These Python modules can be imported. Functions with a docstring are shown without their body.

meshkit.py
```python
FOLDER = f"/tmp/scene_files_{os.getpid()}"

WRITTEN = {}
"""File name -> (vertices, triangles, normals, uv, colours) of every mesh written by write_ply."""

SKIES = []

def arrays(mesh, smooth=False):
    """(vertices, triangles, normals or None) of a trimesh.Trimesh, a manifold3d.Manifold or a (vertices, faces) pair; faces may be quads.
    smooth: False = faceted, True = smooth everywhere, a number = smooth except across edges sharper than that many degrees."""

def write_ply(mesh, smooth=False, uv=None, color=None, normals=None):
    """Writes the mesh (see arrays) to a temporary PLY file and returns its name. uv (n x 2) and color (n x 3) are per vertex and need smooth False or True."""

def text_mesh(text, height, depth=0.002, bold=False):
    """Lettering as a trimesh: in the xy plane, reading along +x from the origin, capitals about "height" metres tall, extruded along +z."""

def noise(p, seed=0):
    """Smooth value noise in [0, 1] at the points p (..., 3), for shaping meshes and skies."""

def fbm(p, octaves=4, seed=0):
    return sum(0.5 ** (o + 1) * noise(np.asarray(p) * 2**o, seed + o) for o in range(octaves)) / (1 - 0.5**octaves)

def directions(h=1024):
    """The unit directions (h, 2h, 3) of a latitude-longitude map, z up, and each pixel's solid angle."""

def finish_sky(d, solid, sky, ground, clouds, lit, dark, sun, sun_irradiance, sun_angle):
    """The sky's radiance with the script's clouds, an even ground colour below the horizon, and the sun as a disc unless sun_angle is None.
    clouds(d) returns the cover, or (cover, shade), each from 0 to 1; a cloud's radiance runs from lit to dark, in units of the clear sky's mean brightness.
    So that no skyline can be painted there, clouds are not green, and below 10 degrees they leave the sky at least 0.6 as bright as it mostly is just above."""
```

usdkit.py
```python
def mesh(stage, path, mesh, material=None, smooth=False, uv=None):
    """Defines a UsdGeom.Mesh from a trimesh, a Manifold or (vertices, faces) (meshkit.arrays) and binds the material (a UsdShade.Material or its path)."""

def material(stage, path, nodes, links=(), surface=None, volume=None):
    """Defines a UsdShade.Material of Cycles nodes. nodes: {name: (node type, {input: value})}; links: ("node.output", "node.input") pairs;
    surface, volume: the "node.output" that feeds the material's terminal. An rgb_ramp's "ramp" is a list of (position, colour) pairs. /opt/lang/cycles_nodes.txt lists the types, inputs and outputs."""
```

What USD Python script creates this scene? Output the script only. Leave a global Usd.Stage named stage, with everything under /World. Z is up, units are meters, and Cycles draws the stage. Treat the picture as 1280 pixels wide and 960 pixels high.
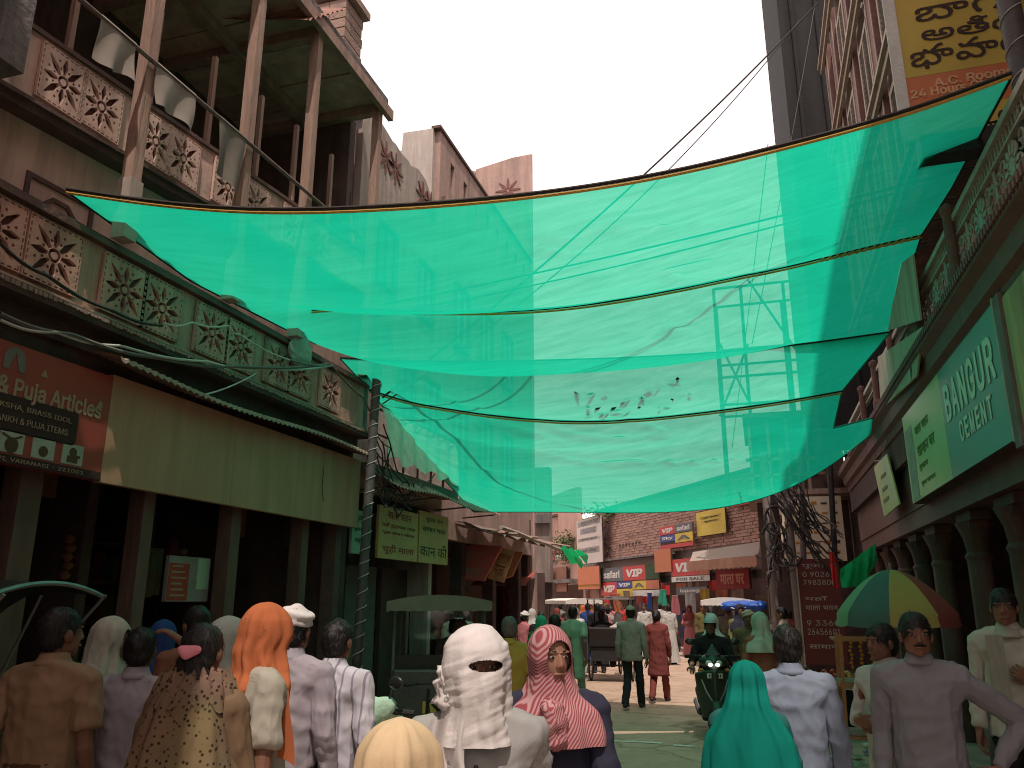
import math, random, glob, numpy as np, trimesh, usdkit, meshkit
from pxr import Usd, UsdGeom, UsdLux, UsdShade, Gf, Sdf
from manifold3d import Manifold, OpType
import shapely, shapely.geometry as sg, shapely.affinity as sa

# ------------------------------------------------------------------ camera, sky, sun, exposure
stage = Usd.Stage.CreateInMemory()
UsdGeom.SetStageUpAxis(stage, 'Z'); UsdGeom.SetStageMetersPerUnit(stage, 1.0)
UsdGeom.Xform.Define(stage, '/World'); UsdGeom.Scope.Define(stage, '/World/Looks')
random.seed(7); rng = np.random.default_rng(7)
YAW, PITCH, EYE = math.radians(16.7), math.atan(.27), np.array([0, 0, 1.8])
FW = np.array([-math.sin(YAW)*math.cos(PITCH), math.cos(YAW)*math.cos(PITCH), math.sin(PITCH)])
RT = np.array([math.cos(YAW), math.sin(YAW), 0]); UP = np.cross(RT, FW)
cam = UsdGeom.Camera.Define(stage, '/World/camera')
cam.CreateHorizontalApertureAttr(36.0); cam.CreateFocalLengthAttr(28.125); cam.CreateClippingRangeAttr(Gf.Vec2f(.05, 2000))
cm = Gf.Matrix4d(1); cm.SetRow(0, Gf.Vec4d(*RT, 0)); cm.SetRow(1, Gf.Vec4d(*UP, 0)); cm.SetRow(2, Gf.Vec4d(*(-FW), 0)); cm.SetRow(3, Gf.Vec4d(*EYE, 1))
cam.AddTransformOp().Set(cm)
cam.CreateExposureAttr(-0.45)
SUN_EL = math.radians(64); SUN_H = np.array([.35, -.94]); SUN_H /= np.linalg.norm(SUN_H)
SUN = np.array([*(SUN_H*math.cos(SUN_EL)), math.sin(SUN_EL)])
sky = usdkit.material(stage, '/World/Looks/sky_look', {
    'tc': ('texture_coordinate', {}),
    's': ('sky_texture', {'sky_type': 'single_scattering', 'sun_disc': False, 'sun_elevation': SUN_EL, 'sun_rotation': math.atan2(SUN[0], SUN[1]), 'aerosol_density': 4.0, 'air_density': 1.2}),
    'n': ('noise_texture', {'scale': 1.6, 'detail': 4.0}),
    'r': ('rgb_ramp', {'ramp': [(0.3, (.8, .8, .8)), (.75, (1, 1, 1))]}),
    'mx': ('mix', {'mix_type': 'mix', 'color2': (21.0, 18.6, 17.8)}),
    'b': ('background_shader', {'strength': 0.1})},
    [('tc.generated', 'n.vector'), ('n.fac', 'r.fac'), ('r.color', 'mx.fac'), ('s.color', 'mx.color1'), ('mx.color', 'b.color')], surface='b.background')
dome = UsdLux.DomeLight.Define(stage, '/World/sky'); dome.CreateIntensityAttr(1.0)
UsdShade.MaterialBindingAPI.Apply(dome.GetPrim()).Bind(sky)
dome.GetPrim().SetCustomDataByKey('kind', 'structure')
sun = UsdLux.DistantLight.Define(stage, '/World/sun'); sun.CreateNormalizeAttr(True); sun.CreateIntensityAttr(1.25); sun.CreateAngleAttr(0.53); sun.CreateColorAttr(Gf.Vec3f(1, .88, .78))
zz = SUN; xx = np.cross([0, 1, 0], zz); xx /= np.linalg.norm(xx); yy = np.cross(zz, xx)
lm = Gf.Matrix4d(1); lm.SetRow(0, Gf.Vec4d(*xx, 0)); lm.SetRow(1, Gf.Vec4d(*yy, 0)); lm.SetRow(2, Gf.Vec4d(*zz, 0)); sun.AddTransformOp().Set(lm)

# ------------------------------------------------------------------ materials
LOOK = {}
def mat(name, c1, c2=None, scale=5., stretch=(1, 1, 1), rough=.8, bump=.2, bscale=None, metal=0., streak=None, fine=0, vary=0., spec=.3, contrast=(.3, .7), dist=.03):
    """A procedural paint, cloth, plaster ... look: two colours mixed by noise, optional vertical dirt streaks, bump; vary = brightness change per object."""
    if name in LOOK: return LOOK[name]
    c2 = c2 or tuple(x*.72 for x in c1)
    N = {'tc': ('texture_coordinate', {}), 'mp': ('mapping', {'scale': stretch}),
         'n': ('noise_texture', {'scale': scale, 'detail': 5., 'roughness': .62}),
         'r': ('rgb_ramp', {'ramp': [(contrast[0], c2), (contrast[1], c1)]}),
         'p': ('principled_bsdf', {'roughness': rough, 'metallic': metal, 'specular_ior_level': spec})}
    L = [('tc.object', 'mp.vector'), ('mp.vector', 'n.vector'), ('n.fac', 'r.fac')]
    col = 'r.color'
    if streak:
        N['sm'] = ('mapping', {'scale': (2.2, 2.2, .22)}); N['sn'] = ('noise_texture', {'scale': 2.0, 'detail': 6., 'roughness': .65})
        N['sr'] = ('rgb_ramp', {'ramp': [(.42, (0, 0, 0)), (.7, (1, 1, 1))]}); N['sx'] = ('mix', {'mix_type': 'mix', 'color2': streak})
        L += [('tc.object', 'sm.vector'), ('sm.vector', 'sn.vector'), ('sn.fac', 'sr.fac'), ('sr.color', 'sx.fac'), (col, 'sx.color1')]; col = 'sx.color'
    if vary:
        N['oi'] = ('object_info', {}); N['vm'] = ('math', {'math_type': 'multiply_add', 'value2': 2*vary, 'value3': 1-vary}); N['hv'] = ('hsv', {})
        L += [('oi.random', 'vm.value1'), ('vm.value', 'hv.value'), (col, 'hv.color')]; col = 'hv.color'
    L.append((col, 'p.base_color'))
    if bump:
        N['bn'] = ('noise_texture', {'scale': bscale or scale*6, 'detail': 4.}); N['b'] = ('bump', {'strength': bump, 'distance': dist})
        L += [('mp.vector', 'bn.vector'), ('bn.fac', 'b.height'), ('b.normal', 'p.normal')]
    LOOK[name] = usdkit.material(stage, '/World/Looks/' + name, N, L, surface='p.BSDF')
    return LOOK[name]
def cloth(name, c, c2=None, rough=.9, vary=0.):
    return mat(name, c, c2 or tuple(x*.86 for x in c), scale=9, rough=rough, bump=.25, bscale=160, spec=.15, vary=vary, dist=.004)
def striped(name, c1, c2, freq, axis='x', sharp=(.45, .55), rough=.85):
    if name in LOOK: return LOOK[name]
    N = {'tc': ('texture_coordinate', {}), 'w': ('wave_texture', {'wave_type': 'bands', 'bands_direction': axis, 'scale': freq, 'distortion': .25, 'detail': 1.}),
         'r': ('rgb_ramp', {'ramp': [(sharp[0], c1), (sharp[1], c2)]}), 'p': ('principled_bsdf', {'roughness': rough, 'specular_ior_level': .15})}
    LOOK[name] = usdkit.material(stage, '/World/Looks/' + name, N, [('tc.object', 'w.vector'), ('w.fac', 'r.fac'), ('r.color', 'p.base_color')], surface='p.BSDF')
    return LOOK[name]
def spotted(name, base, spot, scale, lo=.22, hi=.30):
    N = {'tc': ('texture_coordinate', {}), 'v': ('voronoi_texture', {'scale': scale, 'randomness': 1.}), 'n': ('noise_texture', {'scale': 3., 'detail': 3.}),
         'r': ('rgb_ramp', {'ramp': [(lo, spot), (hi, base)]}), 'm': ('mix', {'mix_type': 'multiply', 'fac': .6}), 'p': ('principled_bsdf', {'roughness': .9, 'specular_ior_level': .1})}
    LOOK[name] = usdkit.material(stage, '/World/Looks/' + name, N, [('tc.object', 'v.vector'), ('tc.object', 'n.vector'), ('v.distance', 'r.fac'), ('r.color', 'm.color1'), ('n.color', 'm.color2'), ('m.color', 'p.base_color')], surface='p.BSDF')
    return LOOK[name]
def thin(name, col, holes, trans=.5, tint=None, scale=(.35, 5, 5), amp=.12):
    """Thin woven cloth that lets part of the light through its holes and part through its threads."""
    N = {'tc': ('texture_coordinate', {}), 'mp': ('mapping', {'scale': scale}), 'n': ('noise_texture', {'scale': 3., 'detail': 5., 'roughness': .6}),
         'h': ('math', {'math_type': 'multiply_add', 'value2': amp*2, 'value3': holes-amp}),
         'r': ('rgb_ramp', {'ramp': [(.3, tuple(x*.86 for x in col)), (.7, col)]}),
         'd': ('diffuse_bsdf', {}), 't': ('translucent_bsdf', {}), 'x': ('transparent_bsdf', {'color': tint or (1, 1, 1)}),
         'a': ('mix_closure', {'fac': trans}), 'b': ('mix_closure', {})}
    L = [('tc.object', 'mp.vector'), ('mp.vector', 'n.vector'), ('n.fac', 'h.value1'), ('n.fac', 'r.fac'), ('r.color', 'd.color'), ('r.color', 't.color'),
         ('d.BSDF', 'a.closure1'), ('t.BSDF', 'a.closure2'), ('h.value', 'b.fac'), ('a.closure', 'b.closure1'), ('x.BSDF', 'b.closure2')]
    LOOK[name] = usdkit.material(stage, '/World/Looks/' + name, N, L, surface='b.closure')
    return LOOK[name]
def lamp(name, col, strength):
    LOOK[name] = usdkit.material(stage, '/World/Looks/' + name, {'e': ('emission', {'color': col, 'strength': strength})}, [], surface='e.emission'); return LOOK[name]

# ------------------------------------------------------------------ names, things, parts
USED = {}
def numbered(parent, name):
    k = (parent, name); n = USED.get(k, 0); USED[k] = n + 1
    return parent + '/' + (name if n == 0 else f'{name}_{n:03d}')
class Thing:
    """A top-level thing: an Xform at its base; its parts are given in world coordinates (or in local ones with local=True)."""
    def __init__(s, name, label, cat, loc=(0, 0, 0), rz=0., group=None, kind=None, local=False):
        s.path = numbered('/World', name); s.x = UsdGeom.Xform.Define(stage, s.path); s.prim = s.x.GetPrim(); s.local = local
        s.loc, s.rz = np.array(loc, float), rz
        s.x.AddTranslateOp().Set(Gf.Vec3d(*map(float, loc)))
        if rz: s.x.AddRotateZOp().Set(math.degrees(rz))
        s.key(label=label, category=cat, group=group, kind=kind)
    def key(s, **kw):
        for k, v in kw.items():
            if v: s.prim.SetCustomDataByKey(k, v)
    def add(s, name, mesh, m, parent=None, smooth=False, label=None, kind=None, local=None):
        if isinstance(mesh, MB): mesh = mesh.mesh()
        v, f, _ = meshkit.arrays(mesh)
        v = v.copy()
        if not (s.local if local is None else local):
            v -= s.loc
            if s.rz: c, n = math.cos(-s.rz), math.sin(-s.rz); v[:, :2] = v[:, :2] @ np.array([[c, n], [-n, c]])
        path = numbered(parent or s.path, name)
        g = usdkit.mesh(stage, path, trimesh.Trimesh(v, f, process=False), m, smooth=smooth)
        g.CreateDoubleSidedAttr(True)
        if label: g.GetPrim().SetCustomDataByKey('label', label)
        if kind: g.GetPrim().SetCustomDataByKey('kind', kind)
        return path
def struct(name, mesh, m, smooth=False, kind='structure', label=None):
    if isinstance(mesh, MB): mesh = mesh.mesh()
    path = numbered('/World', name); g = usdkit.mesh(stage, path, mesh, m, smooth=smooth); g.GetPrim().SetCustomDataByKey('kind', kind)
    if label: g.GetPrim().SetCustomDataByKey('label', label)
    return path
def dup(src, label, loc, rz=0., group=None, scale=None, cat=None):
    name = src.path.rpartition('/')[2]
    base = name[:-4] if name[-4:-3] == '_' and name[-3:].isdigit() else name
    path = numbered('/World', base); x = UsdGeom.Xform.Define(stage, path)
    x.GetPrim().GetReferences().AddInternalReference(src.path); x.GetPrim().SetInstanceable(True)
    x.ClearXformOpOrder()
    x.AddTransformOp().Set(Gf.Matrix4d().SetScale(Gf.Vec3d(*(scale or (1, 1, 1)))) * Gf.Matrix4d().SetRotate(Gf.Rotation(Gf.Vec3d(0, 0, 1), math.degrees(rz))) * Gf.Matrix4d().SetTranslate(Gf.Vec3d(*map(float, loc))))
    p = x.GetPrim(); p.SetCustomDataByKey('label', label); p.SetCustomDataByKey('category', cat or src.prim.GetCustomDataByKey('category'))
    if group: p.SetCustomDataByKey('group', group)
    return path

# ------------------------------------------------------------------ mesh helpers
def nrm(v): v = np.asarray(v, float); return v/(np.linalg.norm(v)+1e-12)
class MB:
    def __init__(s): s.V, s.F, s.n = [], [], 0
    def put(s, v, f):
        v = np.asarray(v, float); f = np.asarray(f, int)
        if f.shape[1] == 4: f = np.vstack([f[:, [0, 1, 2]], f[:, [0, 2, 3]]])
        s.V.append(v); s.F.append(f + s.n); s.n += len(v); return s
    def add(s, m):
        if isinstance(m, Manifold): q = m.to_mesh(); return s.put(q.vert_properties[:, :3], q.tri_verts)
        return s.put(m.vertices, m.faces)
    def box(s, lo, hi):
        lo, hi = np.minimum(lo, hi), np.maximum(lo, hi); b = trimesh.creation.box(hi-lo); b.apply_translation((lo+hi)/2); return s.add(b)
    def obox(s, o, u, v, w, h, d, u0=0., v0=0., n0=0.):
        """A box on the plane at o with axes u, v: from (u0, v0) w by h, from n0 outward d thick."""
        u, v = nrm(u), nrm(v); n = np.cross(u, v); o = np.asarray(o, float) + u*u0 + v*v0 + n*n0
        P = [o + u*a*w + v*b*h + n*c*d for c in (0, 1) for b in (0, 1) for a in (0, 1)]
        return s.put(P, [[0, 2, 3, 1], [4, 5, 7, 6], [0, 1, 5, 4], [2, 6, 7, 3], [0, 4, 6, 2], [1, 3, 7, 5]])
    def beam(s, p, q, w, h=None, up=(0, 0, 1)):
        p, q = np.asarray(p, float), np.asarray(q, float); t = nrm(q-p); up = np.asarray(up, float)
        if abs(t @ up) > .98: up = np.array([0, 1., 0])
        a = nrm(np.cross(t, up)); b = np.cross(a, t); h = h or w
        P = [c + a*i*w/2 + b*j*h/2 for c in (p, q) for i, j in ((-1, -1), (1, -1), (1, 1), (-1, 1))]
        return s.put(P, [[0, 3, 2, 1], [4, 5, 6, 7], [0, 1, 5, 4], [1, 2, 6, 5], [2, 3, 7, 6], [3, 0, 4, 7]])
    def tube(s, pts, r, sides=6, cap=True):
        pts = np.asarray(pts, float); t = np.gradient(pts, axis=0); t /= np.linalg.norm(t, axis=1, keepdims=True)+1e-12
        a = np.cross(t, [0, 0, 1.]); bad = np.linalg.norm(a, axis=1) < .15; a[bad] = np.cross(t[bad], [1., 0, 0]); a /= np.linalg.norm(a, axis=1, keepdims=True)
        b = np.cross(t, a); ang = np.arange(sides)*2*np.pi/sides; r = np.broadcast_to(r, (len(pts),))
        v = pts[:, None] + r[:, None, None]*(np.cos(ang)[None, :, None]*a[:, None] + np.sin(ang)[None, :, None]*b[:, None])
        i, j = np.meshgrid(np.arange(len(pts)-1), np.arange(sides), indexing='ij')
        q = np.stack([i*sides+j, i*sides+(j+1) % sides, (i+1)*sides+(j+1) % sides, (i+1)*sides+j], -1).reshape(-1, 4)
        s.put(v.reshape(-1, 3), q)
        if cap and sides > 2:
            for k in (0, len(pts)-1):
                c = v[k]; s.put(np.vstack([c, c.mean(0)]), [[m, (m+1) % sides, sides] for m in range(sides)])
        return s
    def grid(s, P, closed=False):
        P = np.asarray(P, float); a, b = P.shape[:2]; i, j = np.meshgrid(np.arange(a-1), np.arange(b if closed else b-1), indexing='ij')
        q = np.stack([i*b+j, i*b+(j+1) % b, (i+1)*b+(j+1) % b, (i+1)*b+j], -1).reshape(-1, 4); return s.put(P.reshape(-1, 3), q)
    def poly(s, shape, o, u, v, d, n0=0.):
        """A shapely shape extruded d outward from the plane at o with axes u, v."""
        u, v = nrm(u), nrm(v); n = np.cross(u, v)
        for g in getattr(shape, 'geoms', [shape]):
            if g.is_empty or g.area < 1e-9: continue
            m = trimesh.creation.extrude_polygon(g, d, engine='earcut'); p = m.vertices
            s.put(np.asarray(o) + p[:, :1]*u + p[:, 1:2]*v + (p[:, 2:]+n0)*n, m.faces)
        return s
    def lathe(s, prof, o=(0, 0, 0), n=16, scale=(1, 1)):
        ang = np.arange(n)*2*np.pi/n; prof = np.asarray(prof, float)
        P = np.stack([prof[:, :1]*np.cos(ang)*scale[0], prof[:, :1]*np.sin(ang)*scale[1], np.repeat(prof[:, 1:], n, 1)], -1) + np.asarray(o); return s.grid(P, True)
    def ball(s, c, r, sub=2):
        m = trimesh.creation.icosphere(sub, 1.); return s.put(m.vertices*np.broadcast_to(r, 3) + np.asarray(c), m.faces)
    def mesh(s): return trimesh.Trimesh(np.vstack(s.V), np.vstack(s.F), process=False)
X_, Y_, Z_ = np.array([1., 0, 0]), np.array([0, 1., 0]), np.array([0, 0, 1.])
def sag(p, q, drop, n=24, wob=0., seed=0):
    p, q = np.asarray(p, float), np.asarray(q, float); t = np.linspace(0, 1, n)[:, None]; r = p + (q-p)*t; r[:, 2] -= drop*4*(t*(1-t))[:, 0]
    if wob: r += (meshkit.fbm(np.c_[t*6, t*0+seed, t*0], 3)[:, None]-.5)*np.array([1, 1, 1.])*wob*np.sqrt(4*t*(1-t))*np.array([math.sin(seed), math.cos(seed*1.7), 1])
    return r
FONTS = glob.glob('/opt/blender-*/*/datafiles/fonts')[0]
_txt = {}
def letters(text, font='Inter', bold=False, px=64):
    key = (text, font, bold)
    if key in _txt: return _txt[key]
    from PIL import Image, ImageDraw, ImageFont
    fn = {'Inter': 'Inter.woff2', 'Dev': 'NotoSansDevanagari-Regular.woff2', 'Tel': 'NotoSansTelugu-VariableFont_wdth,wght.woff2', 'Mono': 'DejaVuSansMono.woff2'}[font]
    F = ImageFont.truetype(FONTS + '/' + fn, px); sw = {0: 0, 1: 2, 2: 4}[int(bold)]
    x0, y0, x1, y1 = F.getbbox(text, anchor='ls', stroke_width=sw)
    im = Image.new('L', (x1-x0+8, y1-y0+8)); ImageDraw.Draw(im).text((4-x0, 4-y0), text, 255, F, anchor='ls', stroke_width=sw)
    on = np.pad(np.asarray(im) > 127, ((0, 0), (1, 1))).astype(np.int8); d = np.diff(on, axis=1)
    rows, st = np.nonzero(d == 1); en = np.nonzero(d == -1)[1]
    shp = shapely.union_all(shapely.box(st, -rows-1, en, -rows)).buffer(.6).buffer(-.6).simplify(.7)
    bx = shp.bounds; shp = sa.translate(shp, -bx[0], -bx[1]); w, h = bx[2]-bx[0], bx[3]-bx[1]
    _txt[key] = (sa.scale(shp, 1/h, 1/h, origin=(0, 0)), w/h); return _txt[key]
def text_on(mb, text, o, u, v, h, w=None, font='Inter', bold=False, d=.004, center=None, slant=0., n0=.003):
    shp, asp = letters(text, font, bold); sx = (w/asp if w else h)
    g = sa.scale(shp, sx, h, origin=(0, 0))
    if slant: g = sa.skew(g, xs=slant, origin=(0, 0))
    if center: g = sa.translate(g, -sx*asp/2, 0)
    mb.poly(g, o, u, v, d, n0); return sx*asp
# ------------------------------------------------------------------ measuring: where the sight line of a photograph point meets a real plane
def sight(x, y): return FW*1000 + RT*(x-640) + UP*(480-y)
def hit(ax, val, x, y): d = sight(x, y); return EYE + d*((val-EYE[ax])/d[ax])
def hitp(p0, p1, x, y):
    d = np.subtract(p1, p0)[:2]; n = np.array([-d[1], d[0], 0.]); r = sight(x, y); return EYE + r*(((np.array([p0[0], p0[1], 0])-EYE) @ n)/(r @ n))

# ------------------------------------------------------------------ ground
road_m = LOOK['road_concrete'] = usdkit.material(stage, '/World/Looks/road_concrete', {
    'g': ('geometry', {}), 'n': ('noise_texture', {'scale': .9, 'detail': 6., 'roughness': .65}), 'r': ('rgb_ramp', {'ramp': [(.25, (.36, .25, .185)), (.75, (.5, .365, .27))]}),
    'w': ('noise_texture', {'scale': 1.6, 'detail': 3.}), 'vm': ('mix', {'mix_type': 'add', 'fac': .6}), 'v': ('voronoi_texture', {'feature': 'distance_to_edge', 'scale': .55}), 'vr': ('rgb_ramp', {'ramp': [(0, (.45, .42, .4)), (.012, (.8, .79, .78)), (.03, (1, 1, 1))]}),
    's': ('noise_texture', {'scale': 3.2, 'detail': 5., 'roughness': .7}), 'sr': ('rgb_ramp', {'ramp': [(.3, (.5, .47, .45)), (.45, (1, 1, 1))]}),
    'm1': ('mix', {'mix_type': 'multiply', 'fac': .8}), 'm2': ('mix', {'mix_type': 'multiply', 'fac': .75}), 'bn': ('noise_texture', {'scale': 40., 'detail': 4.}), 'b': ('bump', {'strength': .4, 'distance': .01}), 'p': ('principled_bsdf', {'roughness': .92, 'specular_ior_level': .25})},
    [('g.position', 'n.vector'), ('n.fac', 'r.fac'), ('g.position', 'w.vector'), ('g.position', 'vm.color1'), ('w.color', 'vm.color2'), ('vm.color', 'v.vector'), ('v.distance', 'vr.fac'), ('g.position', 's.vector'), ('s.fac', 'sr.fac'), ('r.color', 'm1.color1'), ('vr.color', 'm1.color2'), ('m1.color', 'm2.color1'), ('sr.color', 'm2.color2'), ('m2.color', 'p.base_color'), ('g.position', 'bn.vector'), ('bn.fac', 'b.height'), ('b.normal', 'p.normal')], surface='p.BSDF')
dirt_m = mat('dusty_ground', (.26, .21, .17), (.15, .12, .1), scale=2.2, rough=.95, bump=.5, bscale=30)
struct('ground', MB().put([[-90, -90, -.02], [90, -90, -.02], [90, 120, -.02], [-90, 120, -.02]], [[0, 1, 2, 3]]), dirt_m)
gx, gy = np.linspace(-4.7, 1.75, 27), np.linspace(-12, 27, 120)
def road_z(x, y): return (meshkit.fbm(np.stack([x*.6, y*.6, x*0], -1), 3)-.5)*.03+.012
P = np.stack(np.meshgrid(gx, gy, indexing='xy'), -1); P = np.concatenate([P, road_z(P[..., 0], P[..., 1])[..., None]], -1)
struct('road', MB().grid(P), road_m, smooth=True)
struct('road', MB().put([[-4.7, 27, .008], [1.75, 27, .008], [1.2, 30, .008], [-18, 62, .008], [-27, 55, .008], [-6.6, 27, .008]], [[0, 1, 2], [0, 2, 3], [0, 3, 4], [0, 4, 5]]), road_m)
line_m = mat('road_paint', (.7, .68, .62), (.5, .46, .4), scale=14, rough=.85, contrast=(.35, .5))
ln = Thing('road_marking', 'worn white painted line across the shaded road', 'road marking', (-1.5, 11.2, .02))
for a, b, y in ((-2.75, -1.35, 11.25), (-1.2, -.95, 11.15), (.15, .75, 10.95)):
    xs = np.linspace(a, b, 8); P = np.array([[[x, y+w, road_z(np.array([x]), np.array([y+w]))[0]+.006] for w in (-.05, .05)] for x in xs]); ln.add('painted_dash', MB().grid(P), line_m)
plinth_m = mat('worn_stone_step', (.3, .24, .2), (.15, .12, .1), scale=3, rough=.9, bump=.5)
pl = MB(); y = -6
r0 = random.Random(3)
st = Thing('stone_plinth', 'raised stone step along the shops under the arcade', 'plinth', (2.2, 8, 0))
while y < 19:
    L = r0.uniform(.7, 1.3); st.add('kerb_stone', MB().box([1.72+r0.uniform(0, .03), y, -.01], [2.0, y+L-.02, .13+r0.uniform(0, .02)]), plinth_m); y += L
st.add('slab', MB().box([2.003, -6, -.01], [5.2, 19, .128]), plinth_m)
sl = Thing('shop_step', 'stone step in front of the dark shops below the red sign', 'plinth', (-5.2, 6, 0))
y = -2
while y < 14:
    L = r0.uniform(.7, 1.3); sl.add('step_stone', MB().box([-5.1, y, -.01], [-4.72-r0.uniform(0, .03), y+L-.02, .14]), plinth_m); y += L
sl.add('slab', MB().box([-9.3, -2, -.01], [-5.102, 14, .138]), plinth_m)

# ------------------------------------------------------------------ looks of the left buildings
pink_m = mat('faded_pink_plaster', (.6, .325, .265), (.47, .255, .21), scale=2.2, rough=.9, bump=.35, streak=(.25, .155, .13))
cream_m = mat('cream_plaster', (.72, .49, .415), (.6, .405, .34), scale=1.6, rough=.9, bump=.25, streak=(.38, .26, .215))
salmon_m = mat('salmon_plaster', (.5, .22, .16), (.36, .17, .13), scale=2, rough=.9, bump=.25)
maroon_m = mat('maroon_paint', (.12, .05, .045), (.08, .035, .03), scale=5, rough=.8)
brown_m = mat('brown_trim', (.15, .09, .075), (.09, .055, .05), scale=5, rough=.8, bump=.3)
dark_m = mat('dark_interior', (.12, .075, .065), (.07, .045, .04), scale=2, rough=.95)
wood_m = mat('weathered_wood', (.42, .28, .22), (.24, .155, .125), scale=6, stretch=(1, 1, .12), rough=.85, bump=.5)
pale_wood_m = mat('pale_painted_wood', (.42, .35, .3), (.3, .23, .2), scale=6, stretch=(1, 1, .2), rough=.8, bump=.3)
stone_m = mat('grey_stone', (.27, .24, .21), (.16, .135, .12), scale=2.4, rough=.92, bump=.5, streak=(.09, .07, .06))
conc_m = mat('grey_concrete', (.22, .2, .19), (.13, .115, .11), scale=3, rough=.92, bump=.5, streak=(.07, .06, .06))
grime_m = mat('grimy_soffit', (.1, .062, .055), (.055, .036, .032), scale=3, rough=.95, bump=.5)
pipe_m = mat('rusty_pipe', (.2, .14, .12), (.1, .06, .05), scale=12, rough=.7, bump=.3)
ochre_m = mat('ochre_board', (.5, .275, .18), (.42, .235, .155), scale=1.3, rough=.75, bump=.12, streak=(.35, .195, .13))
black_m = mat('black_paint', (.03, .028, .028), (.018, .016, .016), scale=8, rough=.55)
white_m = mat('white_paint', (.75, .72, .68), (.6, .56, .52), scale=5, rough=.6, bump=.05)
red_sign_m = mat('red_sign_print', (.33, .055, .04), (.27, .045, .034), scale=1.5, rough=.55, bump=.04)

def star(n=8, s=1.):
    """The pierced sunburst of the balcony blocks: the pale plate, as a shapely shape, of a square of side s."""
    c = sg.box(-.5, -.5, .5, .5); cut = [sg.Point(0, 0).buffer(.115, 6).difference(sg.Point(0, 0).buffer(.06, 6))]
    for k in range(n):
        a = k*2*math.pi/n; L = .44 if k % 2 == 0 else .52
        p = sg.Polygon([(.125, -.025), (.27, -.062), (L-.02, -.012), (L-.02, .012), (.27, .062), (.125, .025)]); cut.append(sa.rotate(p, math.degrees(a), origin=(0, 0)))
        for rr, da in ((.36, .5), (.23, .5)):
            b = a + da*2*math.pi/n; cut.append(sg.Point(rr*math.cos(b), rr*math.sin(b)).buffer(.026, 2))
        b = a + math.pi/n
    for k in range(9):
        t = -.44+k*.11
        for q in ((t, .47), (t, -.47), (.47, t), (-.47, t)): cut.append(sg.box(q[0]-.034, q[1]-.012, q[0]+.034, q[1]+.012) if abs(q[1]) > .46 else sg.box(q[0]-.012, q[1]-.034, q[0]+.012, q[1]+.034))
    return sa.scale(c.difference(shapely.union_all(cut)), s, s, origin=(0, 0))
STAR = star()
def star_panel(th, o, u, s, h, plate, back=None):
    """One sunburst block at the plane point o (its middle): a pierced plate with the dark reveal behind."""
    u = nrm(u); p = th.add('star_panel', MB().poly(sa.scale(STAR, s, h, origin=(0, 0)), o, u, Z_, .03, .008), plate)
    th.add('reveal', MB().obox(o, u, Z_, s*.99, h*.99, .006, -s*.495, -h*.495, .002), back or maroon_m, parent=p)

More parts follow.
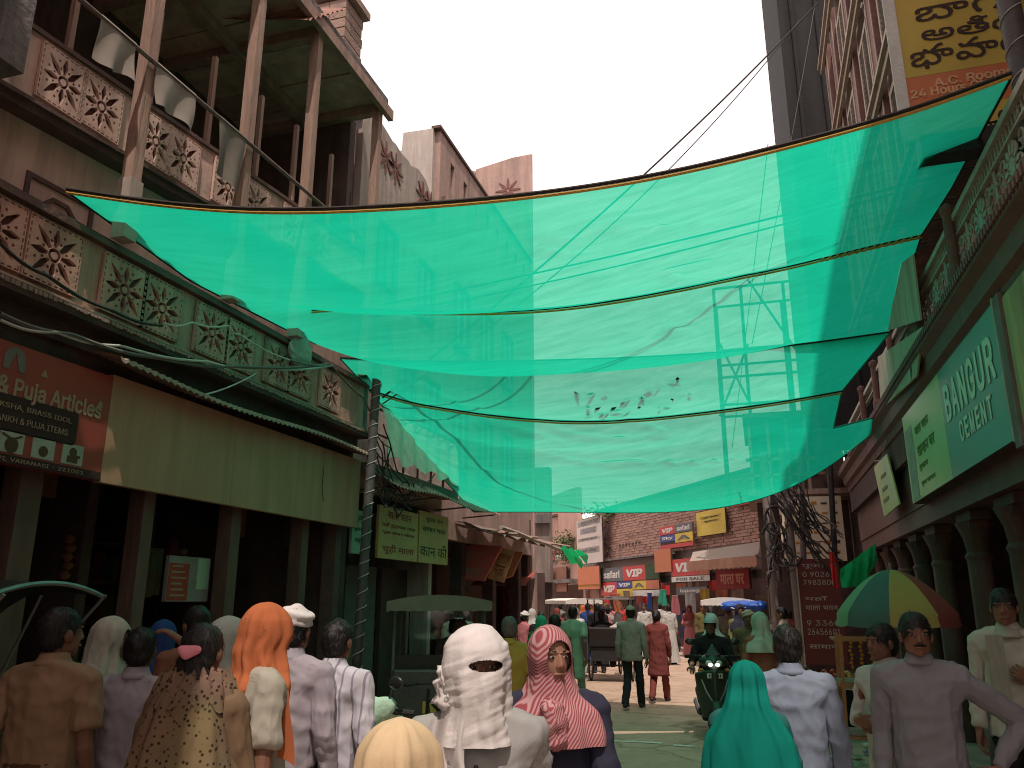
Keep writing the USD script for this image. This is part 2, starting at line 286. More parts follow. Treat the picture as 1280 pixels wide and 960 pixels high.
# ------------------------------------------------------------------ the near left building
B1 = Thing('balcony_building', 'old pink building with sunburst balcony panels and wooden posts, above the red shop sign', 'building', (-5, 6.5, 0))
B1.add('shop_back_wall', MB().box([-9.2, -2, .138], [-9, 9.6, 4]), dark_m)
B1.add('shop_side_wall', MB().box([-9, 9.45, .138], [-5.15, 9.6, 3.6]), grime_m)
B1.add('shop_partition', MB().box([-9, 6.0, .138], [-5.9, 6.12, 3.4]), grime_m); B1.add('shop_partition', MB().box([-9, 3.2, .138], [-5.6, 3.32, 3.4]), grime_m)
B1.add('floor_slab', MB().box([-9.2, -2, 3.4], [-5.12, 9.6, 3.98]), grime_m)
for px, w in ((17, .2), (172, .14), (285, .16), (374, .15)):
    q = hit(0, -5.2, px, 700); B1.add('shop_pillar', MB().box([-5.3, q[1]-w/2, .138], [-5.14, q[1]+w/2, 3.4]), mat('dark_pillar_paint', (.17, .1, .075), (.09, .055, .045), scale=6, stretch=(1, 1, .3), bump=.3))
B1.add('shutter_frame', MB().box([-5.32, 9.3, .138], [-5.14, 9.44, 3.3]), brown_m)
# sunshade slab with mouldings and its ragged lower edge
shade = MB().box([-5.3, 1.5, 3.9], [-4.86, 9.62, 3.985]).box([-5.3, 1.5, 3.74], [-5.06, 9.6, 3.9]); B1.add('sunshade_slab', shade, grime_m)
r1 = random.Random(5); fr = MB(); y = 1.6
while y < 9.55:
    L = r1.uniform(.03, .055); fr.box([-4.875+r1.uniform(-.01, .004), y, 3.955-r1.uniform(0, .018)], [-4.848, y+L*.7, 3.975]); y += L
B1.add('ragged_edge', fr, mat('flaking_lime', (.36, .27, .22), (.25, .18, .15), scale=20, bump=.4))
# lower parapet
B1.add('lower_parapet', MB().box([-5.14, 1.5, 3.985], [-5.0, 9.6, 4.62]), pink_m)
B1.add('coping', MB().box([-5.18, 1.5, 4.62], [-4.93, 9.63, 4.665]).box([-5.16, 1.5, 4.665], [-4.96, 9.62, 4.7]), brown_m)
B1.add('string_course', MB().box([-5.0, 1.5, 3.987], [-4.965, 9.605, 4.05]), pink_m)
for px, py in ((8, 284), (64, 316), (153, 352), (200, 376), (262, 411), (298, 427), (345, 448), (372, 466), (410, 488)):
    q = hit(0, -5, px, py); q[1] -= .12*(px < 20); star_panel(B1, np.array([-5, q[1], 4.335]), Y_, .5, .5, pink_m)
B1.add('parapet_end', MB().box([-6.6, 9.6, 3.985], [-5.0, 9.72, 4.66]), conc_m)
# wall of the first storey, the salmon bay at its near end, and the beam over it
A0, A1 = np.array([-5.42, 1.0, 0]), np.array([-4.98, 9.5, 0]); AU = nrm(A1-A0); AN = np.cross(AU, Z_)
def zup(y): return 5.6+.055*(y-4.1)
def on_a(x, y): return hitp(A0, A1, x, y)
wl = MB()
for za, zb, off in ((4.0, None, -.12),):
    a, b = A0+AU*3.05+AN*off, A1+AN*off
    wl.put([[*a[:2], 4.], [*b[:2], 4.], [*b[:2], zup(9.5)], [*a[:2], zup(4.0)]], [[0, 1, 2, 3]])
B1.add('first_floor_wall', wl, cream_m)
B1.add('salmon_bay', MB().box([-6.4, 3.2, 4.0], [-5.62, 4.03, 5.62]), salmon_m); B1.add('salmon_bay', MB().box([-6.4, .8, 4.0], [-6.0, 3.2, 5.62]), salmon_m)
def para_strip(n0, n1, z0, z1):
    P = []
    for s, y in ((0, 1.0), (1, 9.5)):
        c = A0 + (A1-A0)*s
        P += [[*(c+AN*n)[:2], zup(y)+z] for n, z in ((n0, z0), (n1, z0), (n1, z1), (n0, z1))]
    return MB().put(P, [[0, 1, 2, 3], [7, 6, 5, 4], [0, 4, 5, 1], [1, 5, 6, 2], [2, 6, 7, 3], [3, 7, 4, 0]])
B1.add('beam', para_strip(-.16, .05, -.1, .0), brown_m)
B1.add('beam_moulding', para_strip(.05, .09, -.035, .0), brown_m)
B1.add('upper_parapet', para_strip(-.12, 0, .0, .62), cream_m)
B1.add('upper_coping', para_strip(-.14, .03, .62, .66), brown_m)
for px, py in ((78, 87), (126, 117), (194, 157), (228, 180), (284, 214), (320, 238), (367, 262), (396, 285)):
    q = on_a(px, py); c = q.copy(); c[2] = zup(q[1])+.315; star_panel(B1, c, AU, .44, .5, cream_m)
B1.add('octagon_frame', MB().poly(sg.box(-.33, -.3, .33, .3).difference(sg.box(-.29, -.26, .29, .26)), on_a(84, 275)+AN*-.12, AU, Z_, .02).poly(sa.rotate(sg.Point(0, 0).buffer(.2, 2).difference(sg.Point(0, 0).buffer(.16, 2)), 22, origin=(0, 0)), on_a(84, 275)+AN*-.12, AU, Z_, .02), brown_m)
# upper storey: deep dark verandah under a stone-slab roof
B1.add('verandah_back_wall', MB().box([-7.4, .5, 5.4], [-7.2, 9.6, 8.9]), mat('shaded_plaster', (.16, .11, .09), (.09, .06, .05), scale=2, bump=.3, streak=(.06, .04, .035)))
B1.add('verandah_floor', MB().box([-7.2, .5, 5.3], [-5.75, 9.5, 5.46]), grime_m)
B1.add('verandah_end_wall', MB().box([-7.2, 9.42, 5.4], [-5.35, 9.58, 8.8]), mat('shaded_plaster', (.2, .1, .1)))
for y0, y1 in ((2.2, 3.1), (4.6, 5.5), (6.6, 7.4), (8.2, 9.0)):
    d = B1.add('door', MB().box([-7.2, y0, 5.47], [-7.15, y1, 7.5]), dark_m); B1.add('door_frame', MB().box([-7.2, y0-.08, 5.46], [-7.13, y0-.002, 7.58]).box([-7.2, y1+.002, 5.46], [-7.13, y1+.08, 7.58]).box([-7.2, y0, 7.503], [-7.13, y1, 7.58]), wood_m, parent=d)
for y0 in (3.9, 5.9, 6.3, 7.8):
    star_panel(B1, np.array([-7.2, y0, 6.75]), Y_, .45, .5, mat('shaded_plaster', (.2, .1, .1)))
slab_m = [mat(f'roof_plank_{k}', c, None, scale=2.5, rough=.92, bump=.4, streak=(.34, .24, .2)) for k, c in (('grey', (.66, .41, .33)), ('buff', (.74, .46, .36)), ('brown', (.58, .36, .29)))]
y = .6; k = 0
while y < 9.4:
    L = min(r1.uniform(.5, .72), 9.55-y)
    for xa, xb in ((-7.4, -6.06), (-6.04, -4.82)):
        B1.add('roof_plank', MB().box([xa, y, 8.86+r1.uniform(0, .02)], [xb, y+L-.025, 8.97]), slab_m[r1.randrange(3)])
    y += L; k += 1
B1.add('roof_screed', MB().box([-7.4, .5, 8.975], [-4.82, 9.56, 9.1]), conc_m)
posts = []
for px, py in ((160, 250), (300, 250), (381, 255), (467, 235)):
    posts.append(hit(0, -4.88, px, py)[1])
posts = [posts[0]-1.75] + posts
for y in posts:
    B1.add('post', MB().box([-4.93, y-.055, 5.25], [-4.82, y+.055, 8.72]), wood_m); B1.add('post_foot', MB().box([-4.945, y-.07, 4.7], [-4.805, y+.07, 5.25]), pale_wood_m)
    B1.add('joist', MB().box([-7.2, y-.06, 8.72], [-4.82, y+.06, 8.858]), wood_m)
B1.add('edge_beam', MB().box([-4.819, .5, 8.74], [-4.74, 9.6, 8.9]), wood_m)
B1.add('middle_beam', MB().box([-6.1, .5, 8.70], [-6.0, 9.42, 8.855]), wood_m)
r_a, r_b = hit(0, -4.79, 127, 22), hit(0, -4.79, 409, 262)
B1.add('hand_rail', MB().tube(np.array([r_a+(r_a-r_b)*.6, r_b+(r_b-r_a)*.25]), .022), pipe_m)
for y in (2.7, 3.5, 4.5, 5.4, 6.2, 7.0, 7.7, 8.5):
    c = A0 + AU*(y-1)/AU[1]; B1.add('rail_post', MB().box([c[0]-.08, y-.025, zup(y)+.66], [c[0]-.03, y+.025, zup(y)+1.75]), wood_m)
ta, tb = hit(0, -4.72, 396, 22), hit(0, -4.72, 433, 11)
B1.add('tin_canopy', MB().grid(np.array([[ta+(tb-ta)*t+np.array([-dx, 0, .25*dx+.02*math.sin(t*40)]) for dx in (0, .5, 1.8)] for t in np.linspace(-.3, 1, 40)])), mat('rust_red_tin', (.32, .16, .13), (.2, .1, .08), scale=4, bump=.2))
q = hit(0, -5.6, 420, 66)
pier = MB()
for k in range(9):
    for j in range(2): pier.box([q[0]-.3+.29*j+.01*(k % 2), q[1]-.25, 9.1+k*.17], [q[0]-.02+.29*j, q[1]+.3-.03*(k % 2), 9.1+k*.17+.15])
B1.add('brick_pier', pier.box([q[0]-.36, q[1]-.3, 10.66], [q[0]+.36, q[1]+.36, 10.78]), mat('old_brick', (.34, .22, .18), (.22, .15, .12), scale=6, bump=.5))
B1.add('concrete_ledge', MB().box([-5.28, 2.2, 5.42], [-4.75, 3.72, 6.1]), conc_m)

# laundry hung over the rail
def hanging(name, label, cat, p, q, drop, m, seed, ragged=.12, group=None):
    n, k = 16, 14; P = np.zeros((k, n, 3)); p, q = np.asarray(p, float), np.asarray(q, float); side = nrm(np.cross(q-p, Z_)); rr = np.random.default_rng(seed)
    ph = rr.uniform(0, 6)
    for j in range(n):
        t = j/(n-1); L = drop*(1-ragged*(.5+.5*math.sin(3.1*t*2+ph)))
        for i in range(k):
            s = i/(k-1); P[i, j] = p+(q-p)*(t+(.5-t)*.06*s) + side*(.05*math.sin(9*t+ph+2*s)*s+.012) - Z_*(L*s)
    th = Thing(name, label, cat, P.reshape(-1, 3).mean(0), group=group); th.add('cloth', MB().grid(P), m, smooth=True); th.add('pegged_fold', MB().grid(np.stack([P[0]-side*.04, P[0]+Z_*.025, P[0]+side*.012])), m); return th
def onrail(px): return r_a+(r_b-r_a)*((px-127)/(409-127))
lw, lg = cloth('washed_white_cloth', (.27, .235, .2)), cloth('washed_grey_cloth', (.17, .15, .125))
hanging('laundry', 'short white cloth drying on the rail left of the first post', 'laundry', onrail(126), onrail(156), .42, lw, 1, .2)
hanging('laundry', 'white shirt drying on the rail just right of the first post', 'laundry', onrail(176), onrail(216), .4, lw, 5, .15)
hanging('laundry', 'grey towel hanging long from the rail midway between two posts', 'laundry', onrail(244), onrail(278), .66, lg, 3, .15)

# ------------------------------------------------------------------ shop signs on the near left building
SX = -4.98
ye = hit(0, SX, 146, 480)[1]; y1 = hit(0, SX, 118, 605)[1]; yr = (ye+y1)/2
S1 = Thing('shop_sign', 'red signboard reading Puja Articles with four product pictures', 'signboard', (SX, 4, 3))
o = np.array([SX, yr, 0])
S1.add('board', MB().box([SX-.08, 1.6, 2.72], [SX, yr, 3.575]), red_sign_m)
S1.add('bottom_band', MB().box([SX, 1.6, 2.722], [SX+.004, yr, 2.785]), mat('dark_maroon_print', (.05, .02, .02), (.04, .018, .018)))
cream_ink = mat('cream_ink', (.38, .28, .2), (.3, .22, .155), scale=8)
def ptxt(th, text, y_right, z, h, m, w=None, **k):
    shp, asp = letters(text, k.get('font', 'Inter'), k.get('bold', False)); L = w or h*asp; mb = MB(); text_on(mb, text, [SX, y_right-L, z], Y_, Z_, h, w=L, n0=k.pop('n0', .002), **k); th.add('lettering', mb, m)
ptxt(S1, 'Gems & Puja Articles', yr-.08, 3.17, .165, cream_ink, w=1.36, bold=1)
S1.add('text_plate', MB().poly(sg.box(-.9, -.09, 0, .09).buffer(.04), [SX, yr-.33, 3.075], Y_, Z_, .004), mat('dark_maroon_print', (.05, .02, .02)))
ptxt(S1, 'RUDRAKSHA, BRASS IDOL', yr-.36, 3.1, .045, cream_ink, w=.86, n0=.006); ptxt(S1, 'SHANKH & PUJA ITEMS', yr-.38, 3.01, .045, cream_ink, w=.7, n0=.006)
ptxt(S1, 'GYANWAPI, VARANASI - 221001', yr-.18, 2.732, .034, cream_ink, w=1.05, n0=.006)
for k, yy in enumerate((.2, .47, .74, 1.01, 1.28)):
    c = S1.add('picture', MB().box([SX, yr-yy-.2, 2.8], [SX+.004, yr-yy, 2.955]), mat('pale_picture', (.4, .42, .36), (.3, .33, .28), scale=6))
    sh = [sg.Point(.1, .09).buffer(.035).union(sg.box(.05, .01, .15, .06)).union(sg.box(.09, .05, .17, .07)), sg.Point(.1, .05).buffer(.04), sg.Point(.1, .05).buffer(.055, 6).union(sg.LineString([(.02, .12), (.1, .09), (.17, .12)]).buffer(.008)), sg.LineString([(.03, .08), (.09, .04), (.15, .05)]).buffer(.014), sg.Point(.1, .06).buffer(.04)][k]
    S1.add('drawing', MB().poly(sh, [SX, yr-yy-.2, 2.805], Y_, Z_, .003, .0045), mat('brown_ink', (.1, .06, .04)), parent=c)
arch = sg.Point(0, 0).buffer(.09).union(sg.box(-.09, -.08, .09, 0)); S1.add('emblem', MB().poly(arch.difference(sg.Polygon([(-.05, -.09), (0, .05), (.05, -.09)])), [SX, yr-.92, 3.46], Y_, Z_, .004), mat('grey_ink', (.2, .19, .17)))
for yy, zz_ in ((.1, 3.3), (.66, 3.4), (1.16, 3.41)): S1.add('bell', MB().poly(sg.Polygon([(-.03, 0), (.03, 0), (.008, .05), (-.008, .05)]), [SX, yr-yy, zz_], Y_, Z_, .004), cream_ink)
S2 = Thing('fascia_board', 'long blank ochre fascia board right of the red shop sign', 'signboard', (SX, 7.5, 3))
edges = [yr+.006, 6.85, 8.62, 9.58]
for a, b in zip(edges[:-1], edges[1:]): S2.add('panel', MB().box([SX-.07, a+.003, 2.71], [SX-.004, b-.003, 3.6]), ochre_m)
S2.add('crack', MB().tube([[SX-.003, 8.62, 3.35], [SX-.002, 8.6, 3.12], [SX-.003, 8.66, 2.95]], .006, 4), black_m)
# corrugated tin hood above the boards
cr = []
for yy in np.arange(4.95, 9.6, .028):
    w = .013*math.sin(yy*2*math.pi/.085); dz = .03*math.sin(yy*1.7)
    cr.append([[-5.2, yy, 3.76+w+dz], [-4.95, yy, 3.70+w+dz], [-4.74, yy, 3.645+w+dz]])
TH = Thing('tin_hood', 'rusty corrugated tin hood above the ochre fascia board', 'awning', (-4.9, 7.5, 3.7))
TH.add('corrugated_sheet', MB().grid(np.array(cr)), mat('rusty_tin', (.36, .24, .19), (.2, .12, .09), scale=6, bump=.3))
TH.add('lip', MB().grid(np.array([[c[2], [c[2][0]+.004, c[2][1], c[2][2]-.03]] for c in cr])), mat('flaking_lime', (.3, .2, .15)))
# dim goods and notices inside the shops
NB = Thing('notice_board', 'small red and white notice board with a pale green screen in the shop front', 'notice', (-5.3, 6.3, 2))
qa, qb = hit(0, -5.4, 206, 752), hit(0, -5.4, 264, 698)
NB.add('board', MB().box([-5.44, qa[1], qa[2]], [-5.4, qb[1], qb[2]]), mat('grey_notice', (.3, .28, .26)))
NB.add('red_sheet', MB().box([-5.4, qa[1]+.01, qa[2]+.01], [-5.395, qa[1]+.3*1, qb[2]-.07]), mat('red_notice', (.4, .07, .05), (.3, .05, .04), scale=9))
for k in range(6): NB.add('printed_line', MB().box([-5.395, qa[1]+.05, qa[2]+.05+k*.055], [-5.392, qa[1]+.26-.03*(k % 3), qa[2]+.066+k*.055]), cream_ink)
NB.add('screen', MB().box([-5.4, qb[1]-.2, qa[2]+.12], [-5.395, qb[1]-.02, qb[2]-.01]), mat('pale_green_sheet', (.42, .6, .45), (.3, .48, .35), scale=5))
gm = [cloth('goods_'+n, c) for n, c in (('maroon', (.12, .03, .03)), ('olive', (.1, .09, .05)), ('indigo', (.04, .05, .1)), ('rust', (.2, .08, .04)), ('tan', (.2, .15, .1)))]
rg = random.Random(11)
for k in range(26):
    y = rg.uniform(2.6, 9.1); x = rg.uniform(-6.6, -5.5); z = rg.uniform(2.2, 3.2); kind = rg.randrange(3)
    gi = rg.randrange(5); th = Thing('hanging_goods', ['maroon', 'olive', 'indigo', 'rust', 'tan'][gi]+' '+['cloth bag', 'flat packet', 'string of beads'][kind]+' hanging in the dark shop on the left', 'goods', (x, y, z), group='goods hanging in the dark shops')
    th.add('cord', MB().tube([[x, y, 3.4], [x, y, z]], .006, 4), black_m)
    if kind == 0: m_ = MB().lathe([(.01, 0), (.05, -.05), (.09, -.22), (.08, -.4), (.02, -.44), (.0, -.44)], (x, y, z), 10)
    elif kind == 1: m_ = MB().obox([x, y-.12, z-.45], Y_, Z_, .24, .45, .05)
    else:
        m_ = MB()
        for j in range(5): m_.ball([x, y+.02*(j % 2), z-.05-j*.08], (.05, .05, .045), 1)
    th.add('item', m_, gm[gi])
for k, (y0, w) in enumerate(((2.4, .8), (4.6, 1.0), (6.3, .5), (7.1, .9), (8.35, .7))):
    sh = Thing('shop_shelf', 'wooden shelf of packets in the dark shop '+['left of the leftmost pillar', 'behind the red shop sign', 'behind the notice board', 'right of the notice board', 'at the right end by the corner pole'][k], 'shelf', (-7.5, y0, .14), group='shelves in the dark shops')
    for z in (.5, 1.0, 1.5, 2.0, 2.5): sh.add('board', MB().box([-8.6, y0, z], [-8.1, y0+w, z+.03]), brown_m)
    for yy in (y0-.03, y0+w): sh.add('upright', MB().box([-8.6, yy, .138], [-8.1, yy+.03, 2.7]), brown_m)
    for z in (.53, 1.03, 1.53, 2.03):
        yy = y0+.03
        while yy < y0+w-.15:
            ww = rg.uniform(.07, .16); sh.add('packet', MB().box([-8.5, yy, z], [-8.15, yy+ww-.01, z+rg.uniform(.15, .38)]), gm[rg.randrange(5)]); yy += ww
# ------------------------------------------------------------------ further buildings on the left
pale_m = mat('pale_lime_wall', (.5, .42, .37), (.4, .33, .29), scale=1.2, rough=.92, bump=.3, streak=(.24, .19, .165))
white_wall_m = mat('white_lime_wall', (.56, .49, .45), (.47, .41, .375), scale=1., rough=.92, bump=.2, streak=(.34, .28, .25))
rose_m = mat('rose_wall', (.47, .31, .27), (.38, .25, .215), scale=1.2, rough=.92, bump=.25, streak=(.25, .18, .155))
glass_m = mat('dark_glass', (.03, .03, .032), (.02, .02, .022), rough=.25, bump=0, spec=.5)
green_m = mat('green_window_paint', (.13, .2, .15), (.08, .13, .1), scale=8)
tarp_m = cloth('white_tarpaulin', (.78, .68, .6), (.6, .52, .46))
B2 = Thing('stucco_building', 'pale lime-washed building with a ragged parapet and red sunburst ornaments beyond the posts', 'building', (-5.4, 11.6, 0))
r2 = random.Random(21)
top = [(9.73, 9.15)]
y = 9.73
while y < 13.25: y += r2.uniform(.12, .3); top.append((min(y, 13.3), 9.22+r2.uniform(-.07, .08)-(.12 if y > 12.4 else 0)))
B2.add('wall', MB().poly(sg.Polygon([(9.73, 3.3)]+top+[(13.3, 3.3)]), [-5.32, 0, 0], Y_, Z_, .02).poly(sg.Polygon([(9.73, 3.3)]+[(9.73, 8.8), (13.28, 8.9), (13.28, 3.3)]), [-5.42, 0, 0], Y_, Z_, .1), pale_m)
B2.add('side_wall', MB().box([-9.2, 9.73, 0], [-5.43, 9.85, 8.2]).box([-9.2, 13.1, 0], [-5.43, 13.25, 8.6]), pale_m)
B2.add('flat_roof', MB().box([-9.2, 9.86, 8.0], [-5.43, 13.09, 8.15]), conc_m)
def ornament(th, o, u, s, m, parent=None):
    mb = MB()
    for k in range(8):
        a = k*math.pi/4; mb.poly(sa.rotate(sg.Polygon([(.06, -.02), (.24, -.055), (.48, -.02), (.48, .02), (.24, .055), (.06, .02)]), math.degrees(a), origin=(0, 0)).buffer(0) if True else None, np.asarray(o), u, Z_, .02)
    v = mb.mesh(); c = np.asarray(o); v.vertices = c+(v.vertices-c)*s; th.add('sunburst_ornament', v, m, kind='stuff')
for px, py in ((482, 197), (494, 211), (528, 246), (538, 258)):
    q = hit(0, -5.3, px, py); ornament(B2, [q[0]+.003, q[1], q[2]], Y_, .62, mat('faded_red_paint', (.22, .09, .075), (.16, .07, .06)))
for y0, z0 in ((11.3, 4.55), (12.4, 4.55), (10.4, 6.6), (12.0, 6.6)):
    w = B2.add('window', MB().box([-5.33, y0, z0], [-5.295, y0+.6, z0+.95]), glass_m)
    f = MB().box([-5.31, y0-.06, z0-.06], [-5.26, y0-.002, z0+1.01]).box([-5.31, y0+.602, z0-.06], [-5.26, y0+.66, z0+1.01]).box([-5.31, y0, z0-.06], [-5.26, y0+.6, z0-.002]).box([-5.31, y0, z0+.952], [-5.26, y0+.6, z0+1.01]).box([-5.3, y0+.28, z0], [-5.27, y0+.32, z0+.95]); B2.add('window_frame', f, green_m, parent=w)
B2.add('balcony_slab', MB().box([-5.3, 9.8, 3.5], [-4.95, 13.2, 3.62]), mat('rust_red_tin', (.3, .16, .13)))
B2.add('balcony_rail', MB().tube([[-4.98, 9.85, 4.42], [-4.98, 13.1, 4.42]], .02).tube([[-4.98, 9.85, 4.05], [-4.98, 13.1, 4.05]], .015), pipe_m)
for y in np.arange(9.85, 13.2, .54): B2.add('rail_post', MB().tube([[-4.98, y, 3.62], [-4.98, y, 4.42]], .018), pipe_m)
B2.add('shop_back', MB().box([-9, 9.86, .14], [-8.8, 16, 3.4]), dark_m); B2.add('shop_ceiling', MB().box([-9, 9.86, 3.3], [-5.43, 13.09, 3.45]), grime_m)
# Pale wall is hollow at shop level: dark openings
B2.add('shop_shutter', MB().box([-5.9, 10.9, .14], [-5.82, 11.9, 2.3]), mat('grey_green_shutter', (.14, .15, .12), (.09, .1, .08), scale=6, stretch=(1, 1, 6))); B2.add('shop_shutter', MB().box([-5.9, 12.1, .14], [-5.82, 13.1, 2.3]), dark_m)
tp = []
for i, y in enumerate(np.linspace(10.05, 12.9, 30)): tp.append([[-4.94+.03*math.sin(i*1.3+k*.6)+.02*k, y, z+.05*math.sin(i*.9)*(k > 0)] for k, z in enumerate(np.linspace(4.44, 3.7, 9))])
T = Thing('tarpaulin', 'dirty white tarpaulin tied along the small balcony behind the wire-wrapped pole', 'tarpaulin', (-4.95, 11.5, 4)); T.add('sheet', MB().grid(np.array(tp)), tarp_m, smooth=True); T.add('eyelet_cord', MB().tube([[-4.92, 10.05, 4.45], [-4.92, 12.9, 4.45]], .008, 4), black_m)
# tin awning and green-yellow shop boards below
cr = []
for y in np.arange(9.9, 14.7, .035):
    w = .016*math.sin(y*2*math.pi/.11)+.03*math.sin(y*2.3); cr.append([[-5.3, y, 3.72+w], [-4.95, y, 3.52+w], [-4.62, y, 3.33+w]])
T = Thing('tin_awning', 'wavy rusty tin awning over the two yellow-green shop boards', 'awning', (-5, 12, 3.4)); T.add('corrugated_sheet', MB().grid(np.array(cr)), mat('rusty_tin_pale', (.33, .24, .2), (.18, .12, .1), scale=5, bump=.3))
for y in (10.2, 11.6, 13.0, 14.4): T.add('bracket', MB().tube([[-5.3, y, 3.3], [-4.66, y, 3.34]], .014, 5), pipe_m)
yg_m = mat('yellow_green_print', (.6, .38, .16), (.48, .3, .13), scale=2, rough=.6); gr_m = mat('pale_green_print', (.3, .42, .32), (.23, .34, .26), scale=3, rough=.6)
ink_m = mat('dark_green_ink', (.05, .08, .03), (.04, .06, .025)); rink_m = mat('dull_red_ink', (.3, .06, .04), (.24, .05, .03))
def scrawl(th, o, u, W, H, rows, m, d=.003, n0=.0025, seed=0, words=None, font='Dev', name='lettering'):
    """Rows of small lettering filling W by H from the lower left corner o. rows: (height fraction, row centre fraction, width fraction, words)."""
    for hf, cf, wf, w in rows:
        mb = MB(); text_on(mb, w, np.asarray(o)+nrm(u)*W*(1-wf)/2+Z_*(H*cf-H*hf/2), u, Z_, H*hf, w=W*wf, font=font, d=d, n0=n0); th.add(name, mb, m, kind='stuff')
for nm, lab, xa, xb, zb, zt, m_, rows, im in (
    ('shop_board', 'small pale green shop board left of the wire-wrapped pole', 440, 462, 2.4, 2.98, gr_m, [(.16, .8, .7, 'दुकान'), (.1, .55, .8, 'पूजा सामान'), (.1, .3, .7, 'माला')], ink_m),
    ('shop_board', 'yellow-green shop board with rows of script right of the wire-wrapped pole', 473, 522, 2.38, 3.13, yg_m, [(.14, .84, .6, 'माला भवन'), (.1, .64, .86, 'यहाँ रुद्राक्ष माला'), (.09, .5, .8, 'पूजा सामान मिलता'), (.2, .18, .8, 'चूड़ी माला')], rink_m),
    ('shop_board', 'dull yellow shop board with large dark script at the end of the tin awning', 524, 560, 2.38, 3.2, mat('mustard_print', (.6, .38, .17), (.48, .3, .135), scale=2), [(.09, .84, .6, 'पूजा घर'), (.09, .66, .8, 'सामान भवन'), (.26, .26, .92, 'कान की')], ink_m)):
    ya, yb = hit(0, -5.15, xa, 670)[1], hit(0, -5.15, xb, 670)[1]
    T = Thing(nm, lab, 'signboard', (-5.15, (ya+yb)/2, zb), group='shop boards under the tin awning'); T.add('board', MB().box([-5.19, ya, zb], [-5.15, yb, zt]), m_)
    scrawl(T, [-5.15, ya, zb], Y_, yb-ya, zt-zb, rows, im)
# white stepped building
B3 = Thing('white_building', 'tall white-washed building with a row of narrow slots under its roof line', 'building', (-5.5, 16.5, 0))
zt = 11.0
slots = [sg.box(y, 9.95, y+.22, 10.6) for y in np.arange(13.9, 20, .78)]
w = sg.box(13.32, 2.9, 20.2, zt)
for s_ in slots: w = w.difference(s_)
B3.add('street_wall', MB().poly(w, [-5.62, 0, 0], Y_, Z_, .12), rose_m)
for k, y in enumerate(np.arange(13.9, 20, .78)): B3.add('slot_window', MB().box([-5.66, y-.02, 9.93], [-5.63, y+.24, 10.62]), dark_m)
B3.add('end_wall', MB().poly(sg.Polygon([(-9, 0), (-5.62, 0), (-5.62, zt), (-6.28, zt+.02), (-6.3, zt-.38), (-7.6, zt-.42), (-9, zt-.45)]), [0, 13.32, 0], X_, Z_, .12), white_wall_m)
B3.add('coping', MB().box([-5.66, 13.2, zt], [-5.46, 20.2, zt+.06]), brown_m)
B3.add('flat_roof', MB().box([-9, 13.33, 10.2], [-5.63, 20.2, 10.3]), conc_m)
B3.add('drain_pipe', MB().tube([[-5.47, 13.5, 9.6], [-5.47, 13.5, 4.]], .035), pipe_m); B3.add('cornice_line', MB().box([-5.63, 13.19, 9.32], [-8.5, 13.203, 9.36]), brown_m)
for y0, z0 in ((14.3, 4.3), (15.9, 4.3), (17.5, 4.3), (14.3, 6.8), (15.9, 6.8), (17.5, 6.8)):
    w = B3.add('window', MB().box([-5.5, y0, z0], [-5.47, y0+.7, z0+1.2]), glass_m); B3.add('window_frame', MB().poly(sg.box(-.08, -.08, .78, 1.28).difference(sg.box(0, 0, .7, 1.2)).union(sg.box(.32, 0, .38, 1.2)), [-5.5, y0, z0], Y_, Z_, .06), green_m, parent=w)
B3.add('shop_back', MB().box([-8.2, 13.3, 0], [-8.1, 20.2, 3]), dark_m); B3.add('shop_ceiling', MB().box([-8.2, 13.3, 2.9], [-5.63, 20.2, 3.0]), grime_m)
for y in (13.4, 15.2, 17.2, 19.2, 20.05): B3.add('shop_pillar', MB().box([-5.85, y, 0], [-5.6, y+.25, 2.898]), grime_m)
G = Thing('grey_stair_head', 'dark grey concrete stair head behind the ragged parapet', 'building part', (-8, 14.5, 8.6))
qa = hit(0, -7.4, 472, 170); G.add('wall', MB().box([-9, 12.2, 8.15], [-7.0, 13.19, 11.25]), conc_m); G.add('lid', MB().box([-9.1, 12.1, 11.252], [-6.9, 13.19, 11.35]), grime_m)
B4 = Thing('rose_building', 'rose plaster building with a stained rounded corner closing the left side', 'building', (-6.6, 22, 0))
q = hit(1, 20.4, 665, 192); x1 = q[0]; zt4 = 14.55
B4.add('shop_mouth', MB().box([x1-1.75, 21.3, 0], [x1, 21.4, 2.5]), dark_m); B4.add('corner_pier', MB().box([x1-.22, 20.37, 0], [x1, 20.6, 2.499]), rose_m)
B4.add('front_wall', MB().poly(sg.Polygon([(x1-1.75, 2.5), (x1, 2.5), (x1, zt4), (x1-.6, zt4-.02), (x1-1.75, zt4-.22)]), [0, 20.45, 0], X_, Z_, .08), rose_m)
B4.add('round_corner', MB().lathe([(0.9, 0), (.9, 14.2), (.85, 14.3), (.0, 14.3)], (x1-2.4, 21.0, 0), 28), mat('water_stained_rose', (.45, .3, .26), (.2, .15, .135), scale=.9, contrast=(.38, .5), rough=.95, bump=.4))
B4.add('side_wall', MB().poly(sg.box(0, 0, 5.5, zt4-.05), [x1-.003, 20.46, 0], nrm([-.54, .84, 0]), Z_, .1, -.1), rose_m); B4.add('roof', MB().poly(sg.Polygon([(x1-.15, 20.47), (x1-2.9, 24.9), (x1-6, 24.9), (x1-4, 20.47)]), [0, 0, 13.8], X_, Y_, .1), conc_m)
q = hit(1, 20.37, 635, 238); ornament(B4, [q[0], 20.37, q[2]], X_, .8, mat('faded_red_paint', (.22, .09, .075)))
